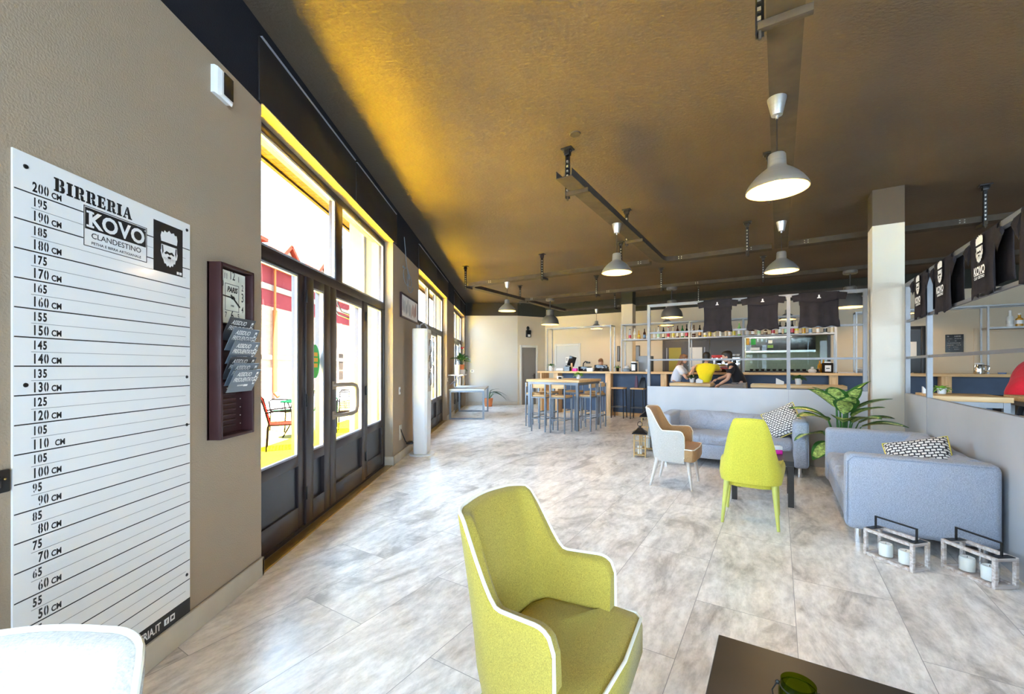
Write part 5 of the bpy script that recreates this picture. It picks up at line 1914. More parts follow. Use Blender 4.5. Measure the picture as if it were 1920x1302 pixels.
t = on_bar('saucer_stack', 1175, 'stack of white saucers on a dark tray on the bar', 'saucers', 11.66)
MB().lathe([(0, 0), (.10, 0), (.11, .03), (.10, .07), (0, .07)], 24).build('tray', M['greybox'], t)
MB().lathe([(0, .0705), (.06, .0705), (.095, .095), (.095, .11), (.05, .11), (.06, .16), (0, .16)], 24).build('saucer', M['potwhite'], t)
t = on_bar('menu_holder', 1189, 'black napkin dispenser with white front, window side on the bar', 'dispenser', 11.66)
MB().box(-.075, .075, -.07, .07, 0, .24, .01).build('case', M['blackgloss'], t)
MB().box(-.05, .05, -.075, -.071, .03, .2).build('front', M['paper'], t, smooth=0)
MB().box(-.06, .06, -.05, .05, .2402, .28, .01).build('napkin', M['paper'], t)
t = on_bar('speaker_box', 1204, 'grey box loudspeaker with dark side on the bar', 'speaker', 11.95)
t.location = W(-3.13, 12.0, CZ + .0005)
MB().box(-.16, .18, -.14, .14, 0, .43, .006).build('cabinet', M['greybox'], t)
MB().box(.1802, .186, -.13, .13, .01, .42).build('side', M['blackmetal'], t, smooth=0)
t = on_bar('sugar_pot', 1213.5, 'small white sugar pot beside the grey loudspeaker', 'pot', 11.7)
MB().lathe([(0, 0), (.04, 0), (.05, .03), (.045, .06), (.02, .075), (0, .08)], 20).build('bowl', M['potwhite'], t)
t = on_bar('water_glass', 1289.5, 'tall clear glass in front of the girl', 'glass', 11.62)
MB().surf([(.0, .003), (.032, .003), (.038, .21), (.040, .21), (.034, 0), (0, 0)], 20).build('tumbler', M['clearglass'], t)
t = on_bar('card_reader', 1302, 'low white and black box on the bar between girl and yellow shirt', 'box', 11.85)
MB().box(-.08, .09, -.05, .05, .06, .13, .008).build('top', M['white'], t)
MB().box(-.09, .10, -.06, .06, 0, .059, .008).build('base', M['blackgloss'], t)
t = on_bar('espresso_machine', 1366, 'red and chrome espresso machine with cups on top behind the two men', 'coffee machine', 12.0)
t.location = W(-1.10, 12.0, CZ + .0005)
t.scale = (.80, 1, 1)
MB().box(-.40, .36, -.2, .24, .0, .08, .01).build('base', M['shutterdark'], t)
MB().box(-.40, .36, .02, .24, .08, .34, .02).build('rear_body', M['chrome'], t)
MB().box(-.42, .38, -.2, .25, .30, .40, .02).build('head', M['chrome'], t)
MB().box(-.42, -.10, -.206, -.2, .36, .43, .002).box(-.42, -.10, -.2, .2, .401, .43, .004).build('red_trim', M['red'], t)
for x in (-.26, -.02, .22):
    MB().cyl((x, -.10, .22), (x, -.10, .30), .045, n=16).tube([(x, -.12, .235), (x, -.26, .225)], .012, 8).build('brew_group', M['blackmetal'], t)
MB().box(-.36, .32, -.195, .0, .081, .10).build('drip_grid', M['red'], t, smooth=0)
for i, (x, y) in enumerate([(-.04, -.08), (.08, -.1), (.20, -.08), (.32, -.1), (.03, .06), (.15, .05), (.27, .05)]):
    a = W(-1.10 + x * .8, 12.0 + y, CZ + .4305 if x < -.05 else CZ + .4015)
    o = MB().lathe([(0, 0), (.022, 0), (.04, .05), (.037, .05), (.02, .006), (0, .006)], 16).tube([(.038, 0, .042), (.056, 0, .036), (.05, 0, .018), (.032, 0, .018)], .004, 6).build('coffee_cup', M['potwhite'], None, a, (0, 0, i * .7))
    tag(o, 'white cup on top of the espresso machine, %s of the %s row' % (ordinal(i if i < 4 else i - 4), 'front' if i < 4 else 'rear'), 'cup', 'cups on the espresso machine')
t = on_bar('cup_row', 1440, 'long black tray with dark cup rims on the bar', 'tray', 12.05)
t.location = W(.10, 11.95, CZ + .0005)
MB().box(-.72, .70, -.06, .06, 0, .03, .004).build('tray', M['blackmetal'], t)
for k in range(12):
    a = W(.10 - .66 + .118 * k, 11.95, CZ + .031)
    o = MB().lathe([(0, 0), (.03, 0), (.04, .05), (.036, .05), (.027, .004), (0, .004)], 12).build('dark_cup', M['shutterdark'], None, a)
    tag(o, 'dark cup on the long black tray, %s from the window side' % ordinal(k), 'cup', 'dark cups on the long tray')
t = on_bar('candle_bowl', 1523, 'small white lidded bowl on the bar', 'bowl', 11.75)
MB().lathe([(0, 0), (.06, 0), (.085, .04), (.07, .075), (.025, .09), (.03, .12), (.02, .135), (0, .135)], 24).build('bowl', M['potwhite'], t)
for px, h_, lb in ((1537, .30, 'shorter amber bottle standing at the hatch end of the bar'), (1544, .34, 'taller amber bottle standing at the hatch end of the bar')):
    t = on_bar('bottle', px, lb, 'bottle', 12.15, 0, 'amber bottles at the hatch')
    MB().lathe(bottle_mesh(.045, h_, 0, 'tall'), 16).build('glass_body', BM['amber'], t, smooth=50)
    MB().cyl((0, 0, h_ * .93), (0, 0, h_ + .006), .018, n=10).build('cap', BM['black'], t)
t = on_bar('napkin_dispenser', 1559, 'dark napkin dispenser with white print at the rack end', 'dispenser', 11.88)
t.location = W(.93, 11.88, CZ + .0005)
MB().box(-.10, .10, -.07, .07, 0, .22, .01).build('case', M['shutterdark'], t)
MB().box(-.05, .06, -.075, -.071, .03, .17).build('front', M['paper'], t, smooth=0)
MB().box(-.03, .035, -.0765, -.0755, .09, .11).build('front_print', M['ink'], t, smooth=0)
MB().box(-.06, .06, -.04, .04, .2205, .25, .008).build('napkin', M['paper'], t)
t = on_bar('coaster_stack', 1580, 'flat stack of beige menus on the bar', 'menus', 11.7)
t.location = W(1.235, 11.72, CZ + .0005)
MB().box(-.14, .14, -.1, .08, 0, .02).build('sheet', M['creamleg'], t, smooth=0)
t = on_bar('cup_tray', 1618, 'dark round tray with an upturned white bowl beside the column', 'tray', 11.89)
MB().lathe([(0, 0), (.11, 0), (.12, .05), (0, .05)], 24).build('tray', M['greybox'], t)
MB().lathe([(0, .051), (.06, .051), (.10, .09), (.09, .11), (.05, .13), (0, .13)], 24).build('cup', M['potwhite'], t)
t = on_bar('thermos_jug', 1847, 'steel thermos jug with white lid on the far bar end', 'jug', 11.7)
t.location = W(3.26, 11.67, CZ + .0005)
MB().lathe([(0, 0), (.075, 0), (.08, .02), (.066, .16), (.06, .18), (0, .18)], 24).build('body', M['chrome'], t)
MB().lathe([(0, .181), (.066, .181), (.066, .21), (.05, .215), (0, .215)], 24).build('lid', M['potwhite'], t)
MB().tube([(.06, -.02, .165), (.12, -.04, .15), (.12, -.04, .06), (.072, -.02, .04)], .009, 8).build('handle', M['chrome'], t)
t = on_bar('ashtray', 1879, 'small blue dish on the far bar end', 'dish', 11.66)
MB().lathe([(0, 0), (.05, 0), (.06, .03), (.05, .03), (.04, .01), (0, .01)], 20).build('dish', M['denim'], t)
# ================================================================== HIGH TABLES AND STOOLS
ht = thing('high_table', 'square high bar table with thick wooden top and pale edge', 'table', W(-4.26, 9.145), RZ)
MB().box(-.65, .65, -.675, .675, 1.045, 1.10, .004).build('table_top', M['pine'], ht)
q = MB().box(-.62, .62, -.645, -.605, .985, 1.044).box(-.62, .62, .605, .645, .985, 1.044).box(-.62, -.58, -.604, .604, .985, 1.044).box(.58, .62, -.604, .604, .985, 1.044)
q.build('apron', M['stoolmetal'], ht, smooth=0)
for x in (-.59, .59):
    for y in (-.615, .615):
        MB().box(x - .03, x + .03, y - .03, y + .03, 0, .984).build('leg', M['stoolmetal'], ht, smooth=0)
t = thing('napkin_holder', 'small white napkin holder with dark sugar packets on the square high table', 'holder', W(-4.3, 9.0, 1.1005), RZ)
MB().box(-.07, .06, -.04, .04, 0, .07, .006).build('tray', M['potwhite'], t)
MB().box(-.03, .05, -.043, -.0405, .005, .05).build('packet', M['shutterdark'], t, smooth=0)
small_plant('potted_plant', 'bright lime plant in a white pot on the square high table', W(-3.93, 9.2, 1.1005), .06, .10, 'potwhite', 22, .09, .035, ['leaflime', 'leaf'], 41, el0=.1, el1=1.4, stem=.02)


def high_stool(label, u, v, rz):
    """local +y is the way the sitter faces; the low back is at -y"""
    t = thing('high_stool', label, 'bar stool', W(u, v), RZ + rz, 'high stools around the square table')
    for s_ in (-1, 1):
        MB().box(s_ * .165 - .0125, s_ * .165 + .0125, -.1925, -.1675, 0, 1.02).build('leg', M['stoolmetal'], t, smooth=0)
        MB().box(s_ * .165 - .0125, s_ * .165 + .0125, .1675, .1925, 0, .745).build('leg', M['stoolmetal'], t, smooth=0)
    q = MB().box(-.1525, .1525, -.19, -.17, .72, .745).box(-.1525, .1525, .17, .19, .72, .745).box(-.175, -.155, -.1675, .1675, .72, .745).box(.155, .175, -.1675, .1675, .72, .745)
    q.build('seat_frame', M['stoolmetal'], t, smooth=0)
    q = MB().box(-.1525, .1525, -.19, -.17, .27, .29).box(-.1525, .1525, .17, .19, .27, .29).box(-.175, -.155, -.1675, .1675, .27, .29).box(.155, .175, -.1675, .1675, .27, .29)
    q.build('foot_rail', M['stoolmetal'], t, smooth=0)
    MB().box(-.18, .18, -.165, .195, .746, .785, .004).build('seat', M['oak'], t)
    MB().box(-.182, .182, -.166, -.145, .93, 1.015, .003).build('backrest', M['pine'], t)
    return t


hs0 = high_stool('high stool on the near side of the square table, closer to the window', -4.35, 8.20, 0)
for u, v, rz, lb in [(-3.90, 8.20, 0, 'high stool on the near side of the square table, at its outer corner'),
                     (-3.58, 8.77, R(90), 'high stool with low back on the partition side of the square table, nearer of two'),
                     (-3.58, 9.37, R(90), 'high stool with low back on the partition side of the square table, farther of two'),
                     (-4.82, 8.78, R(-90), 'high stool with low back on the window side of the square table, nearer of two'),
                     (-4.82, 9.40, R(-90), 'high stool with low back on the window side of the square table, farther of two'),
                     (-4.42, 10.05, R(180), 'high stool with low back on the bar side of the square table, near the window'),
                     (-3.88, 10.05, R(180), 'high stool on the bar side of the square table, away from the window')]:
    dup(hs0, W(u, v), RZ + rz, lb)


def bar_stool(label, u, v, rz=0):
    t = thing('bar_stool', label, 'bar stool', W(u, v), RZ + rz, 'backless stools at the bar')
    for x in (-.15, .15):
        for y in (-.13, .13):
            MB().bar((x * 1.12, y * 1.15, 0), (x, y, .785), .02).build('leg', M['blackmetal'], t, smooth=0)
    q = MB()
    for y in (-.14, .14):
        q.tube([(-.158, y * 1.03, .30), (0, y * 1.03, .30), (.158, y * 1.03, .30)], .009, 8)
    for x in (-.158, .158):
        q.tube([(x, -.145, .30), (x, .145, .30)], .009, 8)
    q.build('foot_ring', M['stoolmetal'], t)
    MB().box(-.175, .175, -.16, .16, .786, .825, .012).build('seat', M['pine'], t)
    return t


bs0 = bar_stool('backless wood-topped bar stool at the bar, nearer the window', -3.68, 11.38)
for u, v, lb in [(-3.16, 11.38, 'backless wood-topped bar stool carrying a dark handbag'), (-2.14, 11.05, 'backless bar stool under the girl in white'), (-1.47, 11.00, 'backless bar stool under the man in yellow'),
                 (-.72, 10.72, 'backless bar stool under the man in black')]:
    dup(bs0, W(u, v), RZ, lb)
hb = thing('handbag', 'dark plum handbag with strap standing on the bar stool', 'bag', W(-3.12, 11.40, .8255), RZ)
q = MB()
q.loft([[(-.02, -.06, 0), (.15, -.06, 0), (.15, .06, 0), (-.02, .06, 0)], [(-.01, -.05, .14), (.15, -.05, .14), (.15, .05, .14), (-.01, .05, .14)], [(.03, -.02, .27), (.14, -.02, .28), (.14, .02, .28), (.03, .02, .27)]])
q.build('bag_body', M['blackgloss'], hb, smooth=60)
MB().loft([[(-.14, -.05, 0), (-.05, -.05, 0), (-.05, .05, 0), (-.14, .05, 0)], [(-.12, -.03, .2), (-.06, -.03, .2), (-.06, .03, .2), (-.12, .03, .2)], [(-.11, -.02, .32), (-.08, -.02, .32), (-.08, .02, .32), (-.11, .02, .32)]]).build('front_pocket', M['purple'], hb, smooth=60)
MB().tube([(0, -.055, .08), (.03, -.06, .2), (.07, -.03, .33), (.1, -.02, .28)], .008, 6).build('strap', M['blackmetal'], hb)


def long_table(label, u0, u1, v0, v1, h=1.08, group='tables behind the partitions'):
    t = thing('high_table', label, 'table', W((u0 + u1) / 2, (v0 + v1) / 2), RZ, group)
    a, b = (u1 - u0) / 2, (v1 - v0) / 2
    MB().box(-a, a, -b, b, h - .055, h, .003).build('table_top', M['pine'], t)
    for s_ in (-1, 1):
        q = MB().bar((s_ * (a - .04), -b + .05, 0), (s_ * (a - .04), -b + .05, h - .056), .05).bar((s_ * (a - .04), b - .05, 0), (s_ * (a - .04), b - .05, h - .056), .05).bar((s_ * (a - .04), -b + .075, h - .081), (s_ * (a - .04), b - .075, h - .081), .045)
        q.build('leg', M['greymetal'], t, smooth=0)
    MB().box(-a + .065, a - .065, -b + .03, -b + .07, h - .115, h - .056).box(-a + .065, a - .065, b - .07, b - .03, h - .115, h - .056).build('apron', M['greymetal'], t, smooth=0)
    return t


long_table('small high wooden table in front of the girl and the man in yellow', -1.78, -1.06, 8.55, 9.15)
long_table('long high wooden table beside the man in black, behind the grey partition', -.42, .93, 8.60, 9.20)
long_table('high wooden table with steel frame beyond the column', 1.42, 2.02, 6.35, 7.05)
long_table('high wooden table in front of the person in red', 2.16, 3.1, 6.42, 7.05)
t = thing('napkin_holder', 'white napkin holder on the long high table', 'holder', W(.02, 8.85, 1.0805), RZ)
MB().prism([(-.06, 0), (.06, 0), (.06, .05), (-.02, .09), (-.06, .11)], -.03, .03, 0, Matrix.Rotation(R(90), 4, 'X')).build('holder', M['potwhite'], t)
small_plant('potted_plant', 'leafy little plant in a tapered white pot on the long high table', W(.29, 8.80, 1.0805), .055, .105, 'potwhite', 20, .10, .03, ['leaf', 'leafdark'], 51, el0=.3, el1=1.4, stem=.03)
small_plant('potted_plant', 'small dark plant in a white pot on the table before the man in yellow', W(-1.43, 8.9, 1.0805), .05, .09, 'potwhite', 20, .09, .03, ['leafdark', 'leaf'], 52, el0=.3, el1=1.4, stem=.03)
t = thing('napkin_holder', 'white napkin holder on the table before the man in yellow', 'holder', W(-1.28, 8.80, 1.0805), RZ)
MB().prism([(-.06, 0), (.06, 0), (.06, .05), (-.02, .09), (-.06, .06)], -.03, .03, 0, Matrix.Rotation(R(90), 4, 'X')).build('holder', M['potwhite'], t)
small_plant('potted_succulent', 'lime succulent in a white bowl on the table beyond the column', W(1.60, 6.82, 1.0805), .045, .06, 'potwhite', 18, .075, .022, ['leaflime', 'leaf'], 53, el0=.2, el1=1.4, stem=.0)
t = thing('napkin_holder', 'white napkin holder beside the lime succulent', 'holder', W(1.485, 6.86, 1.0805), RZ)
MB().prism([(-.04, 0), (.04, 0), (.04, .03), (-.02, .05), (-.04, .08)], -.03, .03, 0, Matrix.Rotation(R(90), 4, 'X')).build('holder', M['potwhite'], t)

# benches and a steel backed chair seen over the nearer partition
bn = thing('wooden_bench', 'high wooden bench with steel hoop legs beyond the nearer partition', 'bench', W(1.72, 5.75), RZ)
MB().box(-.28, .30, -.28, .28, .80, .85, .003).build('seat', M['pine'], bn)
for x in (-.22, .24):
    MB().bar((x, -.22, 0), (x, -.22, .799), .04).bar((x, .22, 0), (x, .22, .799), .04).bar((x, -.22, .3), (x, .22, .3), .03).build('leg', M['greymetal'], bn, smooth=0)
sc2 = thing('steel_chair', 'high steel-framed chair with low back rail at the picture border', 'chair', W(2.34, 6.12), RZ)
for s_ in (-1, 1):
    MB().box(s_ * .21 - .015, s_ * .21 + .015, -.215, -.185, 0, 1.10).build('leg', M['greymetal'], sc2, smooth=0)
    MB().box(s_ * .21 - .015, s_ * .21 + .015, .185, .215, 0, .769).build('leg', M['greymetal'], sc2, smooth=0)
MB().box(-.225, .225, -.215, -.185, 1.1005, 1.13).build('back_rail', M['greymetal'], sc2, smooth=0)
MB().box(-.225, .225, -.18, .225, .77, .81, .004).build('seat', M['pine'], sc2)

# ================================================================== SOFAS
def sofa(label, loc, rz, group='grey-blue sofas'):
    t = thing('sofa', label, 'sofa', loc, rz, group)
    Lh, D, H = .90, .43, .71
    MB().box(-Lh + .17, Lh - .17, -D + .19, D - .02, .12, .33, .025, 3).build('base', M['sofa'], t, smooth=50)
    MB().box(-Lh + .165, Lh - .165, -D + .16, D, .31, .455, .05, 4).build('seat_cushion', M['sofaw'], t, smooth=60)
    # back with a rounded, leaning top
    rings = []
    for x in [(-Lh + .17) + (2 * Lh - .34) * k / 24 for k in range(25)]:
        dz = .012 * math.sin(x * 5) + .006 * math.sin(x * 17)
        rings.append([(x, -D + .02, .12), (x, -D, .40), (x, -D + .005, H - .06 + dz), (x, -D + .04, H - .015 + dz), (x, -D + .10, H + dz), (x, -D + .17, H - .02 + dz), (x, -D + .215, H - .08 + dz), (x, -D + .25 + .01 * math.sin(x * 23), .56),
                      (x, -D + .25, .44), (x, -D + .20, .40), (x, -D + .2, .12)])
    MB().loft(rings).build('back', M['sofaw'], t, smooth=80)
    for s_ in (-1, 1):
        x0, x1 = (s_ * Lh, s_ * (Lh - .17))
        q = MB().box(min(x0, x1), max(x0, x1), -D, D, .12, H, .045, 4)
        q.build('arm', M['sofa'], t, smooth=60)
        q = MB().tube([(s_ * (Lh - .004), -D + .04, .70), (s_ * (Lh - .004), D - .05, .695), (s_ * (Lh - .006), D - .01, .65), (s_ * (Lh - .006), D - .004, .16)], .004, 6)
        q.build('seam', M['sofa'], bpy.data.objects[t.children[-1].name])
        for y in (-D + .08, D - .09):
            MB().cyl((s_ * (Lh - .09), y, 0), (s_ * (Lh - .09), y, .119), .028, n=20).build('leg', M['chrome'], t)
    return t


sofa('blue-grey fabric sofa along the far grey partition, behind the black coffee table', W(-.58, 6.82), R(148))
sofa('blue-grey fabric sofa with its arm end towards the wooden lanterns', W(.88, 5.16), R(58))


def cushion(label, loc, rot, s=.42):
    t = thing('cushion', label, 'cushion', loc, rot, 'dashed cushions')
    n = 22
    vs, fs = [], []
    for side in (1, -1):
        for j in range(n + 1):
            for i in range(n + 1):
                a, b = i / n * 2 - 1, j / n * 2 - 1
                k = max(0, (1 - a ** 4)) ** .5 * max(0, (1 - b ** 4)) ** .5
                pinch = 1 - .07 * (1 - abs(a)) * abs(b) ** 3 - .0
                pinch2 = 1 - .07 * (1 - abs(b)) * abs(a) ** 3
                vs.append((a * s / 2 * pinch2, b * s / 2 * pinch, side * .075 * k))
    m_ = (n + 1) ** 2
    for j in range(n):
        for i in range(n):
            q = j * (n + 1) + i
            fs.append((q, q + 1, q + n + 2, q + n + 1))
            fs.append((m_ + q, m_ + q + n + 1, m_ + q + n + 2, m_ + q + 1))
    MB().add(vs, fs).build('cover', M['cushion'], t, smooth=80)
    pts = []
    for k in range(4):
        for i in range(n):
            a, b = [(i / n * 2 - 1, -1), (1, i / n * 2 - 1), (1 - i / n * 2, 1), (-1, 1 - i / n * 2)][k]
            pts.append((a * s / 2 * (1 - .07 * (1 - abs(b)) * abs(a) ** 3), b * s / 2 * (1 - .07 * (1 - abs(a)) * abs(b) ** 3), 0))
    MB().tube(pts, .006, 6, True).build('piping', M['yellowpipe'], t)
    return t


# ================================================================== ARMCHAIRS
def armchair(name, label, loc, rz, outer, inner, legm, w=.27, zb=.90, za=.655, zs=.475, yf=.13, yb=-.25, lean=.085, taper=.03, armless=False, flare=.45, group='upholstered chairs'):
    t = thing(name, label, 'chair', loc, rz, group)
    th_ = .055
    r = .13
    # plan of the outer face: from the front of one arm round the back to the other
    pts = []
    n1 = 14
    for k in range(n1):
        pts.append((-w, yf + (yb + r - yf) * k / n1))
    for k in range(11):
        a = PI + (PI / 2) * k / 10
        pts.append((-w + r + r * math.cos(a), yb + r + r * math.sin(a)))
    for k in range(1, 13):
        pts.append((-w + r + (2 * w - 2 * r) * k / 13, yb - .012 * math.sin(PI * k / 13)))
    for k in range(11):
        a = 1.5 * PI + (PI / 2) * k / 10
        pts.append((w - r + r * math.cos(a), yb + r + r * math.sin(a)))
    for k in range(1, n1 + 1):
        pts.append((w, yb + r + (yf - yb - r) * k / n1))
    P = [Vector((a, b, 0)) for a, b in pts]
    acc = [0]
    for i in range(1, len(P)):
        acc.append(acc[-1] + (P[i] - P[i - 1]).length)
    tot = acc[-1]
    half = tot / 2

    def sm(a, b, x):
        x = min(1, max(0, (x - a) / (b - a)))
        return x * x * (3 - 2 * x)
    bw = w * (1.0 if not armless else .80)

    def top(s):
        dist = abs(s - half)
        if True:
            k = sm(bw * .98, bw * .98 + .12, dist) if not armless else sm(bw * .72, bw * .72 + .20, dist)
            z = (zb + .012 * math.cos(min(1, dist / bw) * PI / 2)) * (1 - k) + za * k + .006 * sm(bw + .1, half, dist)
        e = half - dist                               # distance from the front end
        rr = .060 if not armless else .05
        if e < rr:
            z -= (rr - math.sqrt(max(0, rr * rr - (rr - e) ** 2))) * (1.0 if not armless else .6)
        return z

    def warp(p, z):
        back = sm(yf - .05, yb + .05, p.y) if yf > yb else 1
        back = min(1, max(0, (yf - .02 - p.y) / (yf - yb - .10)))
        back = back * back * (3 - 2 * back)
        up = min(1.2, max(0, (z - .40) / (zb - .40)))
        low = max(0, (.42 - z) / .12)
        wing = .07 * math.exp(-((z - .47) / .07) ** 2) if armless else 0
        x = p.x * (1 - taper * (up ** (1.4 if not armless else .8)) * back) * (1 - .05 * low) * (1 + wing)
        y = p.y - lean * up ** 1.3 * back + .02 * low * (1 if p.y < 0 else 0)
        return Vector((x * (1 + flare * (p.y + .03)), y, z))
    z0 = .30 if not armless else .37
    outR, inR, pip = [], [], []
    for i, p in enumerate(P):
        a, b = P[max(0, i - 1)], P[min(len(P) - 1, i + 1)]
        tg = (b - a).normalized()
        nrm = Vector((tg.y, -tg.x, 0))
        if nrm.dot(Vector((p.x, p.y - .05, 0))) < 0:
            nrm = -nrm
        zt = top(acc[i])
        o_, i_ = [], []
        for k in range(11):
            z = z0 + (zt - .012 - z0) * k / 10
            o_.append(warp(p, z)[:])
        o_.append(warp(p - nrm * .008, zt - .003)[:])
        o_.append(warp(p - nrm * .020, zt)[:])
        i_.append(warp(p - nrm * .020, zt)[:])
        i_.append(warp(p - nrm * (th_ - .012), zt - .004)[:])
        for k in range(10, -1, -1):
            z = z0 + .02 + (zt - .016 - z0 - .02) * k / 10
            bulge = .010 * math.sin(PI * k / 10)
            i_.append(warp(p - nrm * (th_ + bulge), z)[:])
        outR.append(o_)
        inR.append(i_)
        pip.append(warp(p - nrm * .010, zt + .001))
    sh = MB()
    sh.loft(outR, closed_ring=False, cap=False)
    # front ends of the arms
    for e in (0, -1):
        ring = outR[e] + inR[e][1:]
        sh.add(ring, [tuple(range(len(ring))) if e == 0 else tuple(range(len(ring) - 1, -1, -1))])
    so = sh.build('shell', outer, t, smooth=60)
    ln_ = MB().loft(inR, closed_ring=False, cap=False)
    ln_.build('inner_upholstery', inner, t, smooth=60)
    first = [Vector((pip[0].x, pip[0].y + .002, z)) for z in (.36, .45, .52)] if not armless else []
    last = [Vector((pip[-1].x, pip[-1].y + .002, z)) for z in (.52, .45, .36)] if not armless else []
    first = [f for f in first if f.z < pip[0].z - .02]
    last = [f for f in last if f.z < pip[-1].z - .02]
    MB().tube(first + pip + last, .0065, 8).build('piping', M['piping'] if not armless else outer, so)
    # seat
    wi = w - .058
    yfr = yf + .115
    plan = [(-wi, yb + .09), (-wi, yf - .005), (-w + .004, yf + .004), (-w + .006, yfr - .03), (-w + .03, yfr - .006), (0, yfr + .010), (w - .03, yfr - .006), (w - .006, yfr - .03), (w - .004, yf + .004), (wi, yf - .005), (wi, yb + .09), (wi - .08, yb + .05), (-wi + .08, yb + .05)]
    plan = [(a * (1 + flare * (b + .03)), b) for a, b in plan]
    c_ = Vector((0, (yb + yf) / 2, 0))
    rings = []
    for z, k in ((.325, .96), (.335, 1.0), (zs - .03, 1.0), (zs - .008, .985), (zs, .955), (zs + .006, .80), (zs + .012, .5), (zs + .014, .2)):
        rings.append([(c_.x + (a - c_.x) * k, c_.y + (b - c_.y) * k, z - (.012 * max(0, (b - yf)) / .12 if z > .4 else 0)) for a, b in plan])
    MB().loft(rings).build('seat', inner, t, smooth=50)
    MB().tube([(a * .985, c_.y + (b - c_.y) * .985, zs - .012) for a, b in plan[2:9]], .006, 8).build('seat_piping', M['piping'], bpy.data.objects[t.children[-1].name])
    for s_ in (-1, 1):
        MB().cyl((s_ * (w - .03), yf + .075, 0), (s_ * (w - .055), yf + .03, .330 if not armless else .42), .012, .026, 16).build('leg', legm, t)
        MB().cyl((s_ * (w - .03), yb + .00, 0), (s_ * (w - .065), yb + .075, .330 if not armless else .42), .012, .026, 16).build('leg', legm, t)
    return t


fA = -31.0
fc = armchair('armchair', 'yellow-green fabric armchair with cream piping, empty, nearest the camera on the open floor', (.170, 1.468, 0), R(fA - 90), M['yellow'], M['yellow'], M['yleg'], yf=.10, yb=-.24)
armchair('armchair', 'cream armchair with tan inside facing the black coffee table', W(-1.03, 5.36), RZ + R(-90), M['creamcloth'], M['tan'], M['creamleg'])
armchair('armchair', 'cream armchair cut by the picture edge in front of the height chart', (-.845, .47, 0), R(-172), M['creamcloth'], M['creamcloth'], M['creamleg'], zb=.89)
armchair('side_chair', 'lemon yellow armless chair turned with its back to the camera', W(-.215, 4.50), RZ + R(0), M['yellowlight'], M['yellowlight'], M['yleg'], w=.245, zb=.94, za=.53, lean=.12, taper=.24, yf=.16, armless=True, flare=.15)

# ================================================================== COFFEE TABLES AND THINGS ON THEM
def coffee_table(label, u0, u1, v0, v1, h=.455):
    t = thing('coffee_table', label, 'table', W((u0 + u1) / 2, (v0 + v1) / 2), RZ, 'black square coffee tables')
    a, b = (u1 - u0) / 2, (v1 - v0) / 2
    MB().box(-a, a, -b, b, h - .05, h, .002, 1).build('table_top', M['blackwood'], t)
    for x in (-a + .0255, a - .0255):
        for y in (-b + .0255, b - .0255):
            MB().box(x - .025, x + .025, y - .025, y + .025, 0, h - .0505).build('leg', M['blackwood'], t, smooth=0)
    return t


coffee_table('small black coffee table between the lemon chair and the sofas', -.42, .13, 5.04, 5.63)
coffee_table('black coffee table cut by the bottom picture edge, with a green jar on it', -.18, .37, 1.12, 1.67, .45)
t = thing('tissue_pack', 'small white and pink carton on the black table before the sofa', 'carton', W(-.02, 5.42, .4555), RZ + .3)
MB().box(-.05, .05, -.035, .035, 0, .045, .004).build('lower_half', M['magenta'], t)
MB().box(-.05, .05, -.035, .035, .0455, .085, .006).build('upper_half', M['paper'], t)
jr = thing('glass_jar', 'small green glass candle jar with wire on the black table', 'jar', W(.045, 1.375, .4505), RZ)
MB().lathe([(0, 0), (.040, 0), (.046, .008), (.046, .075), (.040, .088), (.041, .102), (.037, .102), (.036, .088), (.042, .074), (.042, .010), (0, .008)], 36).build('glass', M['greenglass'], jr)
MB().tube([(.0425 * math.cos(a * PI / 12), .0425 * math.sin(a * PI / 12), .086) for a in range(24)], .002, 6, True).ball((.047, .0, .086), .006, 8, 6).ball((-.047, .0, .086), .006, 8, 6).tube([(.048, 0, .086), (.06, 0, .06), (.055, 0, .03)], .0018, 6).tube([(-.048, 0, .086), (-.06, 0, .06), (-.055, 0, .03)], .0018, 6).build('wire', M['blackmetal'], jr)
MB().lathe([(0, .0085), (.038, .0085), (.038, .030), (0, .032)], 24).build('wax', M['candle'], jr)

def lean_rot(rz, tilt, roll):
    return (Matrix.Rotation(rz, 3, 'Z') @ Matrix.Rotation(tilt, 3, 'X') @ Matrix.Rotation(roll, 3, 'Z')).to_euler()


cushion('black and cream dashed cushion with yellow piping on the far sofa', W(.05, 6.78, .660), lean_rot(R(308), R(62), R(32)), .42)
cushion('black and cream dashed cushion with yellow piping on the nearer sofa', W(.99, 4.78, .610), lean_rot(R(302), R(52), R(20)), .42)

